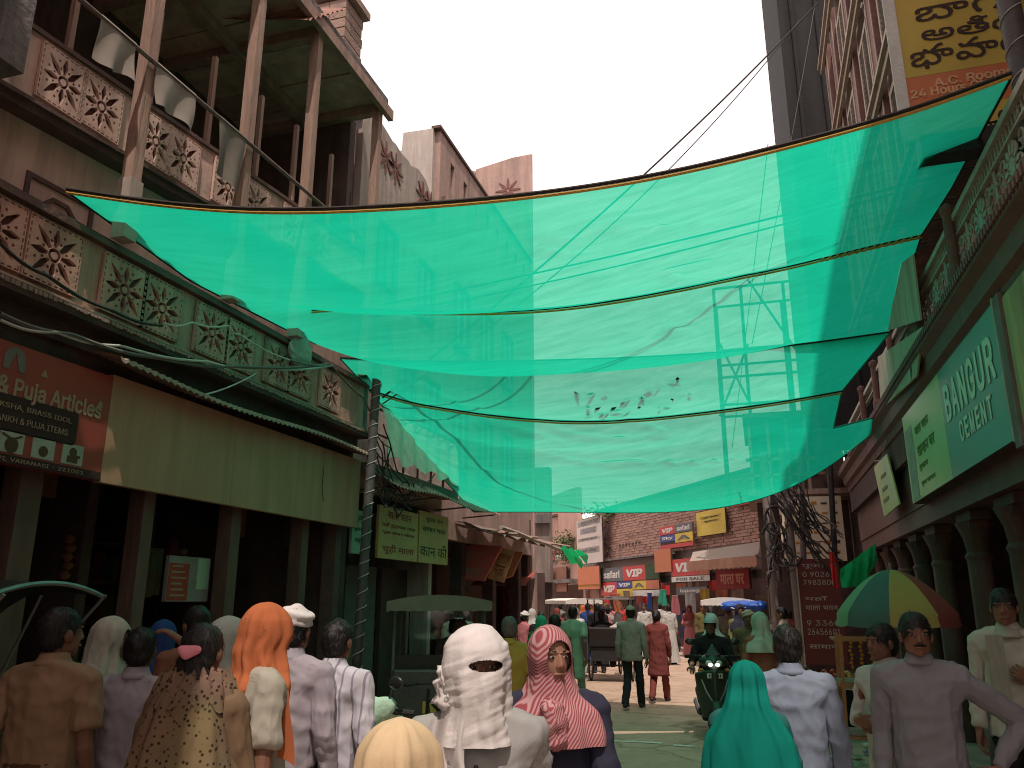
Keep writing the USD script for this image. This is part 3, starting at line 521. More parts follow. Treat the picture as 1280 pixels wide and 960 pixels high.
for z in (4.6, 7.2):
    w = B4.add('window', MB().box([x1-1.3, 20.33, z], [x1-.6, 20.369, z+1.2]), glass_m); B4.add('window_frame', MB().poly(sg.box(-.08, -.08, .78, 1.28).difference(sg.box(0, 0, .7, 1.2)).union(sg.box(.32, 0, .38, 1.2)), [x1-1.3, 20.36, z], X_, Z_, .06), green_m, parent=w)

def street_sign(name, label, Y, xa, ya, xb, yb, m, words=None, ink=None):
    a, b = hit(1, Y, xa, ya), hit(1, Y, xb, yb); T = Thing(name, label, 'sign', (a+b)/2); T.add('board', MB().box([a[0], Y, a[2]], [b[0], Y+.05, b[2]]), m); T.add('frame', MB().poly(sg.box(0, 0, b[0]-a[0], b[2]-a[2]).difference(sg.box(.04, .04, b[0]-a[0]-.04, b[2]-a[2]-.04)), [a[0], Y, a[2]], X_, Z_, .02, .003), brown_m)
    if words: mb = MB(); text_on(mb, words, [a[0]+.12*(b[0]-a[0]), Y, a[2]+.25*(b[2]-a[2])], X_, Z_, .5*(b[2]-a[2]), w=.76*(b[0]-a[0]), font='Dev', d=.008, n0=.003); T.add('lettering', mb, ink, kind='stuff')
sr_m, so_m, sy_m, sw_m = mat('shop_red', (.45, .06, .045), (.36, .05, .04)), mat('shop_orange', (.52, .18, .08), (.42, .15, .07)), mat('shop_yellow', (.55, .38, .08), (.45, .31, .07)), mat('shop_white', (.6, .52, .47), (.5, .43, .39))
street_sign('hoarding', 'red board with white script low on the rose building', 20.3, 604, 700, 632, 684, sr_m, 'माला घर', sw_m)
street_sign('hoarding', 'yellow board beside the red one on the rose building', 20.3, 634, 702, 659, 687, sy_m, 'दुकान', ink_m)
street_sign('hoarding', 'long orange board over the shop mouths of the rose building', 20.25, 606, 718, 660, 706, so_m, 'पूजा सामान भवन', sw_m)
street_sign('hoarding', 'upright white board hung at the corner of the rose building', 19.9, 650, 684, 664, 650, sw_m, 'घर', rink_m)
P = [[[-6.9+.16*i, 20.3-.9*s_, 2.5-.35*s_+.03*math.sin(i*1.4)] for s_ in np.linspace(0, 1, 5)] for i in range(10)]
T = Thing('red_awning', 'sun-faded red cloth awning below the boards of the rose building', 'awning', (-6.2, 19.9, 2.3)); T.add('canvas', MB().grid(np.array(P)), cloth('faded_red_canvas', (.36, .09, .07)), smooth=True); T.add('rod', MB().tube([P[0][-1], P[-1][-1]], .02, 5), wood_m)
# cluster of tilted boards and the rough timber awning beyond the second building
def tilted_board(label, P, m, rows=None, im=None, name='tilted_signboard', group='tilted boards on the left side'):
    a, b, c, d = [np.asarray(p, float) for p in P]; n = nrm(np.cross(b-a, d-a))*.03
    T = Thing(name, label, 'signboard', (a+c)/2, group=group)
    T.add('board', MB().put([a, b, c, d, a+n, b+n, c+n, d+n], [[0, 3, 2, 1], [4, 5, 6, 7], [0, 1, 5, 4], [1, 2, 6, 5], [2, 3, 7, 6], [3, 0, 4, 7]]), m)
    if rows:
        u = b-a; v = nrm(d-a); H = np.linalg.norm(d-a); W = np.linalg.norm(u)
        for hf, cf, wf, w in rows:
            mb = MB(); text_on(mb, w, a+n+nrm(u)*W*(1-wf)/2+v*(H*cf-H*hf/2), u, v, H*hf, w=W*wf, font='Dev', d=.004, n0=.003); T.add('lettering', mb, im, kind='stuff')
    return T
ra_m = mat('worn_red_print', (.66, .13, .11), (.5, .13, .12), scale=4, contrast=(.4, .6)); oa_m = mat('worn_orange_print', (.6, .25, .12), (.46, .2, .1), scale=4)
def tb_(Y0, Y1, *p): return [hit(1, Y0, *p[0]), hit(1, Y0, *p[1]), hit(1, Y1, *p[2]), hit(1, Y1, *p[3])]
tilted_board('worn red board with pale script sloping over the green-roofed rickshaw', tb_(15.4, 15.9, (562, 722), (606, 727), (628, 684), (584, 681)), ra_m, [(.4, .6, .7, 'पूजा माला'), (.2, .2, .6, 'भवन')], mat('cream_ink', (.5, .42, .3)))
tilted_board('small orange and yellow board hanging tilted beside the worn red board', tb_(16.3, 16.7, (610, 723), (630, 729), (643, 690), (624, 684)), mat('worn_yellow_print', (.6, .42, .18), (.45, .24, .12), scale=3, contrast=(.42, .55)), [(.2, .7, .7, 'दुकान'), (.3, .3, .6, 'माला')], rink_m)
tilted_board('faded orange board at the end of the tilted boards', tb_(17.0, 17.3, (630, 724), (641, 721), (654, 691), (642, 690)), oa_m)
AW = Thing('timber_awning', 'rough pole awning with sacking over the tilted boards', 'awning', (-5, 17, 3))
for k in range(4): AW.add('pole', MB().tube(sag([-5.5, 14.6+k*1.4, 3.2+.05*k], [-4.3, 14.7+k*1.5, 3.0+.04*(k % 2)], .03, 6), .03), wood_m)
AW.add('front_pole', MB().tube(sag([-4.5, 14.3, 3.1], [-4.35, 20.1, 2.98], .05, 12, .1, 3), .04), pale_wood_m)
P = [[[-5.5+x*.75+.05*math.sin(i*1.1), 14.5+i*.28, 3.25-.2*x+.05*math.sin(i*2.1+x*5)] for x in np.linspace(0, 1, 8)] for i in range(19)]; AW.add('sacking', MB().grid(np.array(P)), cloth('sacking', (.2, .16, .13)), smooth=True)
P = [[[-4.35+.25*s+.12*math.sin(i*.9), 18.4+i*.09, 2.98-.42*s*(0.6+.4*math.sin(i*.7+1))+.05*math.sin(i*1.7)] for s in np.linspace(0, 1, 8)] for i in range(18)]
green_cloth_m = thin('green_cloth', (.015, .42, .14), .1, .4, (.5, 1, .6))
T = Thing('green_cloth', 'bright green cloth flapping from the rough pole awning', 'cloth', (-4.2, 19, 2.8)); T.add('cloth', MB().grid(np.array(P)), green_cloth_m, smooth=True); T.add('tie', MB().tube([[-4.35, 18.4, 3.02], [-4.33, 18.42, 2.95]], .01, 4), black_m)

# ------------------------------------------------------------------ the far buildings where the street bends to the left
F0 = np.array([-3.62, 31.94, 0.]); FD = nrm([.54, -.84, 0]); FN = np.cross(FD, Z_)
def far(x, y, off=0.):
    r = sight(x, y); p = F0+FN*off; return EYE + r*(((p-EYE) @ FN)/(r @ FN))
def fu(q): return float((np.asarray(q)-F0) @ FD)
far_brick_m = [mat(f'far_brick_{n}', c, None, scale=8, rough=.95, bump=.4) for n, c in (('rose', (.46, .27, .22)), ('red', (.4, .21, .17)), ('brown', (.34, .2, .165)))]
mort_m = mat('mortar', (.3, .22, .19), (.22, .16, .14), scale=6, bump=.4)
rust_sh = mat('rust_shutter', (.28, .14, .1), (.2, .1, .075), scale=3, stretch=(1, 1, 8))
FB = Thing('brick_building', 'low red brick building hung with luggage shop signs where the street bends', 'building', (-2.5, 30.5, 0))
uL, uR = fu(far(748, 760)), fu(far(985, 760))
fo = F0
def fbox(th, name, ua, ub, za, zb, d, m, n0=0., **k): return th.add(name, MB().obox(fo, FD, Z_, ub-ua, zb-za, d, ua, za, n0), m, **k)
fbox(FB, 'upper_wall', uL, uR, 2.7, 5.75, .25, mort_m, -.25); fbox(FB, 'ground_back_wall', uL, uR, 0, 2.7, .1, dark_m, -1.6)
zb = 3.55; row = 0; r3 = random.Random(4); bricks = []
while zb < 5.7:
    u = uL+.02-(row % 2)*.15
    while u < uR-.5:
        if u > uL: bricks.append((u, zb))
        u += .3
    zb += .105; row += 1
r3.shuffle(bricks); vis = bricks[:290]
for u, z in sorted(bricks[:290], key=lambda b: (b[1], b[0])):
    FB.add('brick', MB().obox(fo, FD, Z_, .28, .088, .015+r3.uniform(0, .03), u, z, .001), r3.choice(far_brick_m))
rest = MB()
for u, z in bricks[290:]: rest.obox(fo, FD, Z_, .28, .088, .015+r3.uniform(0, .03), u, z, .001)
FB.add('brickwork', rest, far_brick_m[0], kind='stuff')
fbox(FB, 'top_ledge', uL, uR, 5.75, 5.85, .4, conc_m, -.3)
for u in np.linspace(uL, uR, 6): fbox(FB, 'shop_pillar', u-.12, u+.12, 0, 2.7, .3, far_brick_m[2], -.3)
fbox(FB, 'lintel', uL, uR, 2.45, 2.7, .2, conc_m, -.25)
for k in range(7):
    u = fu(far(775, 674))+k*.33; fbox(FB, 'vent_hole', u, u+.15, 4.0+.02*(k % 2), 4.12, .06, dark_m, .001)
fbox(FB, 'rough_lintel', uL, fu(far(845, 700)), 3.45, 3.52, .35, conc_m, 0)
vip_m = mat('vip_red', (.5, .03, .025), (.42, .028, .022), rough=.5, bump=0); saf_m = mat('safari_grey', (.1, .1, .105), (.085, .085, .09), rough=.5, bump=0)
blue_m = mat('sign_blue', (.03, .05, .25), (.025, .04, .2), rough=.5, bump=0); yel_m = mat('sign_yellow', (.62, .42, .03), (.52, .36, .03), rough=.5, bump=0); wht_m = mat('sign_white', (.62, .58, .54), (.52, .48, .45), rough=.5, bump=0); org_m = mat('sign_orange', (.52, .16, .07), (.44, .13, .06), rough=.55, bump=0)
def fsign(name, label, x0, y0, x1, y1, panels, off=.15, group='luggage shop signs on the far brick building', frame=True):
    """A far sign between two photograph points of its lower left and upper right corner; panels: (u0, v0, u1, v1, colour, lettering, ink, slant) as fractions."""
    a, b = far(x0, y0, off), far(x1, y1, off); W = fu(b)-fu(a); H = b[2]-a[2]; o = F0+FN*off+FD*fu(a)+Z_*a[2]
    T = Thing(name, label, 'sign', o, group=group); T.add('back_board', MB().obox(o, FD, Z_, W, H, .06, 0, 0, -.062), grime_m)
    for p in panels:
        u0, v0, u1, v1, m, tx, ink = p[:7]; sl = p[7] if len(p) > 7 else 0
        pp = T.add('panel', MB().obox(o, FD, Z_, W*(u1-u0)-.01, H*(v1-v0)-.01, .012, W*u0+.005, H*v0+.005, 0), m)
        if tx:
            ww, hh = W*(u1-u0), H*(v1-v0); mb = MB(); text_on(mb, tx, o+FD*(W*u0+ww*.14)+Z_*(H*v0+hh*.24), FD, Z_, hh*.52, w=ww*.72, font='Dev' if ord(tx[0]) > 1000 else 'Inter', bold=2 if tx == 'VIP' else 1, d=.006, n0=.013, slant=sl); T.add('lettering', mb, ink, parent=pp, kind='stuff')
    return T
fsign('luggage_sign', 'lower left luggage sign with safari above and VIP below', 752, 746, 823, 704, [(0, .52, .42, 1, saf_m, 'safari', wht_m), (.42, .52, .8, 1, vip_m, 'VIP', wht_m, 12), (.8, .52, 1, 1, mat('sign_dark_green', (.05, .09, .04)), None, None), (0, .04, .3, .5, vip_m, 'VIP', wht_m, 12), (.3, .28, .58, .5, blue_m, 'VIP', wht_m, 12), (.58, .22, .8, .5, yel_m, 'A', saf_m), (.3, .0, .58, .26, yel_m, None, None), (.58, 0, 1, .2, wht_m, None, None), (.8, .22, 1, .5, org_m, None, None)], off=.3)
fsign('luggage_sign', 'upper square luggage sign with VIP, safari and yellow panels under the net', 826, 687, 865, 652, [(0, .62, .48, 1, vip_m, 'VIP', wht_m, 12), (.48, .62, 1, 1, saf_m, 'safari', wht_m), (0, .3, .48, .6, blue_m, 'Sky', wht_m), (.48, .2, 1, .6, yel_m, 'A', saf_m), (0, 0, 1, .18, vip_m, None, None)], off=.35)
fsign('luggage_sign', 'tall red VIP sign with a white strip beside the awning', 840, 728, 886, 695, [(0, .25, .75, 1, vip_m, 'VIP', wht_m, 12), (.75, .25, 1, 1, org_m, None, None), (0, 0, 1, .24, wht_m, 'FOR SALE', saf_m)], off=.4)
fsign('shop_banner', 'narrow orange banner with fine print left of the tall red sign', 819, 716, 838, 685, [(0, 0, 1, 1, org_m, None, None)], off=.45, group=None)
fsign('paper_banner', 'yellow paper banner pinned to the bricks above the awning', 872, 671, 906, 634, [(0, 0, 1, 1, mat('yellow_paper', (.62, .47, .1), (.54, .4, .08), scale=3), None, None), (.18, .5, .82, .62, mat('yellow_paper', (.6, .5, .1)), 'सूचना', ink_m), (.12, .66, .88, .8, mat('yellow_paper', (.6, .5, .1)), 'यहाँ माला', ink_m)], off=.2, group=None)
fsign('red_banner', 'red banner with black script at the top right of the brick wall', 915, 634, 950, 618, [(0, 0, 1, 1, vip_m, 'माला भवन', saf_m)], off=.2, group=None)
fsign('shop_sign_red', 'red shop board under the grey awning', 896, 737, 936, 710, [(0, 0, 1, 1, mat('deep_red_print', (.3, .03, .03)), 'माला घर', org_m)], off=.3, group=None)
fsign('shop_sign_small', 'small white on black luggage board under the tall red sign', 846, 744, 884, 733, [(0, 0, 1, 1, saf_m, 'luggage', wht_m)], off=.35, group=None)
# grey awning
a0, a1 = far(866, 690, .3), far(950, 677, .3); b0, b1 = far(858, 702, 1.5), far(945, 694, 1.5)
AWN = Thing('shop_awning', 'faded grey canvas awning over the red shop board', 'awning', (a0+b1)/2)
ss = np.linspace(0, 1, 14)
AWN.add('canvas', MB().grid(np.array([[a0+(a1-a0)*t + ((b0+(b1-b0)*t)-(a0+(a1-a0)*t))*s - Z_*.12*math.sin(math.pi*s) for s in np.linspace(0, 1, 6)] for t in ss])), cloth('grey_canvas', (.34, .28, .24)), smooth=True)
AWN.add('valance', MB().grid(np.array([[b0+(b1-b0)*t, b0+(b1-b0)*t-Z_*(.28+.05*(i % 2))] for i, t in enumerate(np.linspace(0, 1, 31))])), cloth('rust_valance', (.4, .22, .16)))
for t in (0, 1): AWN.add('arm', MB().tube([F0+FN*.05+FD*fu(a0+(a1-a0)*t)+Z_*2.8, b0+(b1-b0)*t], .025, 5), pipe_m)
# dim shop goods of the far shops
for k in range(46):
    u = r3.uniform(uL+.3, uR-.3); z = r3.uniform(.3, 2.2); w, h = r3.uniform(.25, .5), r3.uniform(.3, .6)
    si = r3.randrange(7); T = Thing('suitcase', ['red', 'indigo', 'rust', 'olive', 'charcoal', 'orange', 'tan'][si]+(' suitcase low' if z < 1.1 else ' suitcase high')+' in the stacks of the luggage shop', 'suitcase', fo+FD*u+Z_*z, group='bags stacked in the far shop fronts')
    T.add('case', MB().obox(fo, FD, Z_, w, h, .2, u, z, -.8+r3.uniform(-.3, .5)), [vip_m, gm[2], gm[3], gm[1], saf_m, org_m, gm[4]][si])
# the pink house and other far fronts left of the brick building
PH = Thing('pink_house', 'narrow pink house with tall shutters and a round-arched balcony window', 'building', far(690, 780))
fu_a, fu_b = fu(far(658, 700)), fu(far(722, 700)); ph_m = mat('pink_paint', (.52, .3, .25), (.45, .26, .21), scale=2, streak=(.36, .22, .18))
fbox(PH, 'front_wall', fu_a, fu_b, 2.6, 7.3, .3, ph_m, -.3); fbox(PH, 'shop_opening', fu_a, fu_b, 0, 2.6, .1, dark_m, -1.2)
for xa in (672, 690):
    a = far(xa, 690); s_ = fbox(PH, 'shutter', fu(a), fu(a)+.95, 4.0, 6.1, .05, mat('shutter_pink', (.42, .25, .2), (.36, .21, .17)), 0.001); fbox(PH, 'shutter_head', fu(a)-.1, fu(a)+1.05, 6.12, 6.22, .18, brown_m, .001, parent=s_)
fbox(PH, 'corner_pilaster', fu_a-.15, fu_a+.2, 0, 7.3, .15, ph_m, 0); fbox(PH, 'ledge', fu_a, fu_b, 2.62, 2.8, .5, conc_m, 0.001)
fsign('house_board', 'red board with white script on the pink house', 673, 703, 693, 686, [(0, 0, 1, 1, vip_m, 'माला घर', wht_m)], off=.25, group=None)
fsign('grey_board', 'small grey board with script under the ledge plants', 694, 701, 709, 690, [(0, 0, 1, 1, mat('grey_print', (.2, .21, .18)), 'पूजा', wht_m)], off=.3, group=None)
fsign('tall_banner', 'tall white banner with grey script hanging beside the brick wall', 722, 706, 752, 644, [(0, 0, 1, 1, mat('banner_white', (.56, .48, .44), (.5, .43, .4), scale=3), None, None), (.05, .84, .95, .99, mat('banner_white', (.55, .5, .46)), 'सामान', saf_m), (.15, .66, .8, .8, mat('banner_white', (.55, .5, .46)), 'माला भवन', mat('blue_grey_ink', (.25, .26, .3))), (.05, .5, .95, .58, mat('banner_white', (.55, .5, .46)), 'पूजा का सामान', saf_m), (.1, .22, .9, .36, mat('banner_white', (.55, .5, .46)), 'यहाँ मिलता', saf_m)], off=.5, group=None)
fsign('orange_banner', 'orange banner hanging below the tall white banner', 723, 737, 749, 707, [(0, 0, 1, 1, org_m, None, None), (0, .1, 1, .22, yel_m, None, None)], off=.5, group=None)
fsign('yellow_strip', 'narrow yellow strip sign with dark blocks at the far left shops', 673, 748, 688, 712, [(0, 0, 1, 1, mat('dull_yellow', (.4, .27, .1)), None, None)]+[(.15, .1+.22*k, .85, .24+.22*k, ink_m, None, None) for k in range(4)], off=.5, group=None)
fsign('brown_board', 'dull brown poster board at the far left shops', 662, 740, 673, 722, [(0, 0, 1, 1, mat('dull_tan', (.34, .2, .12)), 'पूजा', ink_m)], off=.4, group=None)
fsign('rust_panel', 'rust coloured panel beside the yellow strip sign', 690, 740, 708, 708, [(0, 0, 1, 1, mat('rust_panel', (.3, .14, .1)), None, None)], off=.2, group=None)
LB = Thing('grey_corner_building', 'shabby grey-brown building at the far left of the bend', 'building', (-8, 30, 0))
LB.add('wall', MB().box([-12.5, 27.6, 2.4], [-6.9, 28, 6.4]), mat('grey_brown_plaster', (.3, .24, .21), (.2, .155, .135), scale=.8, streak=(.13, .1, .09))); LB.add('band', MB().box([-12.5, 27.4, 4.4], [-6.85, 27.599, 4.7]), conc_m); LB.add('shop_opening', MB().box([-12.5, 28.2, 0], [-6.9, 28.3, 2.4]), dark_m)
for x in (-9.2, -8.0): LB.add('window', MB().box([x, 27.57, 4.95], [x+.6, 27.599, 5.9]), glass_m)
RB = Thing('red_hoarding', 'tall narrow red hoarding with small white marks beside the green-roofed rickshaw', 'sign', hit(1, 21, 642, 790)); a, b = hit(1, 21, 628, 770), hit(1, 21, 650, 728)
RB.add('panel', MB().box([a[0], 21, 0.3], [b[0], 21.05, b[2]]), mat('hoarding_red', (.36, .05, .045), (.28, .045, .04), scale=3))
for k in range(5): RB.add('mark', MB().box([a[0]+.15, 20.99, .6+k*.33], [a[0]+.3, 20.999, .75+k*.33]), wht_m)
NH = Thing('narrow_house', 'narrow dim house front between the pink house and the brick building', 'building', far(735, 780))
na, nb = fu(far(721, 700))+.01, uL-.01
fbox(NH, 'front_wall', na, nb, 2.5, 5.7, .2, mat('grey_brown_plaster', (.3, .24, .21)), -.5); fbox(NH, 'shop_back', na, nb, 0, 2.5, .1, dark_m, -1.4); fbox(NH, 'shop_shutter', na+.1, (na+nb)/2, 0, 2.3, .06, rust_sh, -.6)
fbox(NH, 'shop_pillar', na, na+.2, 0, 2.5, .2, far_brick_m[2], -.5)
WB = Thing('end_wall', 'brown house wall closing the far end of the bending street', 'building', (-12, 40, 0)); WB.add('wall', MB().box([-22, 47, 0], [-9.0, 47.3, 5.2]), mat('grey_brown_plaster', (.3, .24, .21))); WB.add('shutter', MB().box([-15, 46.95, 0], [-12, 46.999, 2.4]), rust_sh)
# far canopy plants on the roofs and ledge
leaf_m = mat('far_leaf', (.1, .12, .04), (.05, .065, .025), scale=7, rough=.6, bump=0)
def plant(name, label, c, r, n, seed, group='plants growing on the far roofs'):
    rr = np.random.default_rng(seed); c = np.asarray(c, float); T = Thing(name, label, 'plant', c-Z_*r[2], group=group)
    st_ = MB()
    for k in range(7):
        t = rr.normal(0, .5, 3)*r; st_.tube(sag(c-Z_*r[2], c+t+Z_*r[2]*.5, -.05, 6, .06, k), .012, 4)
    T.add('stem', st_, wood_m, kind='stuff'); lf = MB()
    for k in range(n):
        p = c+np.clip(rr.normal(0, .45, 3), -1, 1)*r; a = nrm(rr.normal(0, 1, 3)); b = nrm(np.cross(a, rr.normal(0, 1, 3))); s = rr.uniform(.06, .12)
        lf.put([p-a*s, p+b*s*.4, p+a*s, p-b*s*.4], [[0, 1, 2, 3]])
    T.add('foliage', lf, leaf_m, kind='stuff')
plant('ledge_plant', 'bushy plant on the ledge between the pink house and the tall banner', far(708, 684, .35), (.75, .5, .8), 700, 1)
plant('roof_plant', 'greenery along the roof edge right of the tall white banner', far(775, 640, -.3), (1.6, .6, .45), 700, 2)
# ------------------------------------------------------------------ right side: arcade building
red_brown_m = mat('red_brown_paint', (.22, .1, .085), (.14, .065, .055), scale=3, rough=.75, bump=.25, streak=(.09, .05, .045))
cornice_m = mat('maroon_cornice', (.17, .085, .075), (.11, .058, .05), scale=4, rough=.7, bump=.25)
pill_m = mat('maroon_pillar', (.16, .08, .068), (.1, .05, .042), scale=4, rough=.8, bump=.3, streak=(.06, .035, .03))
iron_m = mat('pale_iron_paint', (.42, .39, .33), (.28, .25, .21), scale=9, rough=.75, bump=.2)
slat_m = mat('grey_slat', (.25, .21, .185), (.17, .14, .125), scale=5, stretch=(1, 1, .2), rough=.85, bump=.3, streak=(.12, .09, .08))
R1 = Thing('arcade_building', 'dark red arcade building with an iron balcony and maroon pillars, hung with the cement sign', 'building', (3, 9, 0))
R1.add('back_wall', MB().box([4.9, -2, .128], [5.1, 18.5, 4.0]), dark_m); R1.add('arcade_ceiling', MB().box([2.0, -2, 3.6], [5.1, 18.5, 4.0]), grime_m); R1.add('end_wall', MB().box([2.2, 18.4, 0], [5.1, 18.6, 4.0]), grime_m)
PY = [3.2, 4.9, 6.6, 8.36, 9.94, 11.81, 13.15, 14.59, 15.94, 17.3]
for y in PY:
    p = R1.add('pillar', MB().lathe([(.17, .128), (.17, .4), (.13, .46), (.12, 2.2), (.14, 2.25), (.11, 2.3), (.13, 2.45), (.2, 2.62)], (2.3, y, 0), 10), pill_m, smooth=35)
    R1.add('capital', MB().beam([2.3, y-.32, 2.68], [2.3, y+.32, 2.68], .2, .1).beam([2.3, y-.2, 2.59], [2.3, y+.2, 2.59], .18, .08), pill_m, parent=p)
R1.add('lintel', MB().box([2.12, -2, 2.74], [2.45, 18.4, 2.98]), cornice_m); R1.add('upper_band', MB().box([2.1, -2, 2.983], [2.3, 18.4, 4.0]), cornice_m)
# cornice: moulded beam with dentil edge
prof = [(2.06, 4.0), (1.98, 4.03), (1.96, 4.12), (1.9, 4.16), (1.88, 4.3), (1.8, 4.36), (1.79, 4.44), (2.06, 4.45)]
R1.add('cornice', MB().grid(np.array([[[x, y, z] for x, z in prof] for y in (-2, 3, 8, 13, 18.4)])), cornice_m)
den = MB(); y = 3.
while y < 16: den.box([1.772, y, 4.385], [1.788, y+.04, 4.46]); y += .08
R1.add('dentil_edge', den, cornice_m, kind='stuff')
R1.add('balcony_floor', MB().box([1.83, -2, 4.455], [3.2, 18.4, 4.52]), grime_m)
R1.add('balcony_back_wall', MB().box([3.1, -2, 4.522], [3.3, 18.4, 7.3]), slat_m)
y = 3.2
while y < 17: R1.add('slat', MB().box([3.06, y, 4.53], [3.097, y+.27, 7.25]), slat_m); y += .3
for k, y in enumerate((7.65, 9.4, 11.3, 12.9, 14.5)):
    R1.add('balcony_post', MB().lathe([(.07, 4.5), (.07, 4.7), (.05, 4.75), (.048, 5.24), (.065, 5.28), (.065, 5.33), (.0, 5.38)], (1.93, y, 0), 10), red_brown_m)
R1.add('handrail', MB().box([1.95, 3, 5.17], [2.04, 17, 5.23]), iron_m); R1.add('lower_rail', MB().box([1.97, 3, 5.03], [2.02, 17, 5.05]).box([1.97, 3, 4.6], [2.02, 17, 4.63]), iron_m)
def scroll(c, r, a0, turns, sgn, n=22):
    t = np.linspace(0, 1, n); a = a0+sgn*turns*2*np.pi*t; rr = r*(1-.8*t); return np.stack([c[0]+rr*np.cos(a), c[1]+rr*np.sin(a)], -1)
def iron(pts, y0, z0): return [[1.995, y0-p[0], z0+p[1]] for p in pts]
panel = MB()
for sx in (-1, 1):
    for cx, cz, r, a, t, g in ((.3, .1, .1, 1.5, 1.3, 1), (.12, .14, .1, 2.5, 1.2, -1), (.22, .31, .085, 4, 1.25, 1), (.36, .3, .06, 0, 1.1, -1), (.07, .33, .06, 2, 1.1, 1), (.4, .14, .05, 3, 1.1, 1)):
        p = scroll((cx, cz), r, a, t, g); p[:, 0] *= sx; panel.tube([[0, -q[0], q[1]] for q in p], .011, 4)
    panel.tube([[0, -sx*.44, 0], [0, -sx*.44, .4]], .012, 4)
panel.poly(sg.Point(0, .2).buffer(.085, 5), [-.006, 0, 0], -Y_, Z_, .012)
for k in range(12): a = k*math.pi/6; panel.poly(sa.rotate(sg.Polygon([(.07, -.012), (.15, -.022), (.185, 0), (.15, .022), (.07, .012)]), math.degrees(a), origin=(0, 0)), [-.006, 0, .2], -Y_, Z_, .012)
for y in np.arange(4.2, 14, .9):
    pm = panel.mesh().copy(); pm.apply_translation([1.995, y, 4.63]); R1.add('railing_panel', pm, iron_m)
ys = np.arange(3.7, 13.8, .075); R1.add('baluster', MB().add(trimesh.util.concatenate([MB().box([1.985, y, 5.05], [2.0, y+.02, 5.17]).mesh() for y in ys])), iron_m, kind='stuff')
# upper facade: pilasters, mouldings and louvred windows
R1.add('upper_wall', MB().box([2.5, -2, 7.12], [5.2, 17.5, 14.0]), red_brown_m)
pal_m = mat('pale_moulding', (.4, .32, .26), (.27, .2, .16), scale=7, bump=.3)
for k, y in enumerate((8.5, 10.0, 11.9, 13.9, 15.8, 17.0)):
    R1.add('pilaster', MB().box([2.34, y-.2, 7.13], [2.497, y+.2, 13.9]), red_brown_m); R1.add('pilaster_edge', MB().box([2.325, y-.2, 7.2], [2.338, y-.16, 13.8]).box([2.325, y+.16, 7.2], [2.338, y+.2, 13.8]), pal_m)
for z in (7.13, 9.1, 11.3, 13.6): R1.add('string_course', MB().box([2.26, 8.2, z], [2.322, 17.5, z+.12]).box([2.2, 8.2, z+.122], [2.322, 17.5, z+.19]), pal_m if z > 8 else cornice_m)
for y in (9.25, 10.95, 12.9, 14.85):
    for z in (7.5, 9.6, 11.7):
        w = R1.add('louvred_window', MB().box([2.44, y-.42, z], [2.498, y+.42, z+1.4]), dark_m)
        R1.add('window_frame', MB().poly(sg.box(-.5, -.08, .5, 1.5).difference(sg.box(-.42, 0, .42, 1.4)).union(sg.box(-.03, 0, .03, 1.4)), [2.44, y, z], -Y_, Z_, .07), pal_m, parent=w)
        R1.add('louvres', MB().add(trimesh.util.concatenate([MB().beam([2.41, y-.41, z+.05+j*.1], [2.41, y+.41, z+.05+j*.1], .07, .015, up=(.6, 0, .8)).mesh() for j in range(14)])), slat_m, parent=w, kind='stuff')
        R1.add('arch_moulding', MB().poly(sg.Point(0, 0).buffer(.55).difference(sg.Point(0, 0).buffer(.47)).intersection(sg.box(-1, 0, 1, 1)), [2.497, y, z+1.5], -Y_, Z_, .12), pal_m, parent=w)
# dark tower
TW = Thing('grey_tower', 'tall dark grey plastered tower block beyond the red arcade building', 'building', (3, 19, 0))
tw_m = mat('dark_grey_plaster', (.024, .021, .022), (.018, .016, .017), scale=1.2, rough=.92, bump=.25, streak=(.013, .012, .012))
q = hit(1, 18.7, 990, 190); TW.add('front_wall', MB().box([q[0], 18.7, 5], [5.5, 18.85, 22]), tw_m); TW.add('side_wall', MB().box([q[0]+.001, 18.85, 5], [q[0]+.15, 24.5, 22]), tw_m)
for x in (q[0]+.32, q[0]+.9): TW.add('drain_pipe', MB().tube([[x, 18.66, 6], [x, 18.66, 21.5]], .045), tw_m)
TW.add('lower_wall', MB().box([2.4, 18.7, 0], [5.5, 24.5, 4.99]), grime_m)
# scaffold of steel pipes on the roof behind the net
SC = Thing('steel_scaffold', 'open frame of steel pipes and railings on the right, seen dimly through the net', 'scaffold', (.6, 23, 5))
P = lambda x, y, Y=23.: hit(1, Y, x, y)
za, zb_, zc = P(1000, 500)[2], P(1000, 430)[2], P(1000, 350)[2]; xs = [P(x, 480)[0] for x in (900, 935, 990, 1040)]
for x in xs: SC.add('upright', MB().tube([[x, 23, 4.4], [x, 23, zc]], .05).tube([[x, 24.6, 4.4], [x, 24.6, zc]], .05), pipe_m)
for z in (za, (za+zb_)/2, zb_, zc): SC.add('rail', MB().tube([[xs[0], 23, z], [xs[-1]+.5, 23, z]], .04), pipe_m)
for z in (za, zb_, zc): SC.add('rail', MB().tube([[xs[0], 24.6, z], [xs[-1]+.5, 24.6, z]], .04), pipe_m)
for a, b in (((900, 430), (935, 500)), ((935, 430), (900, 520)), ((990, 430), (1040, 500)), ((935, 350), (990, 430))): SC.add('brace', MB().tube([P(*a), P(*b)], .035), pipe_m)
for x in xs: SC.add('tie', MB().tube([[x, 23, za], [x, 24.6, za]], .035).tube([[x, 23, zb_], [x, 24.6, zb_]], .035), pipe_m)
RH = Thing('roof_hut', 'brown house front with a shaded upper gallery behind the tangle of cables', 'building', (2, 24, 0))
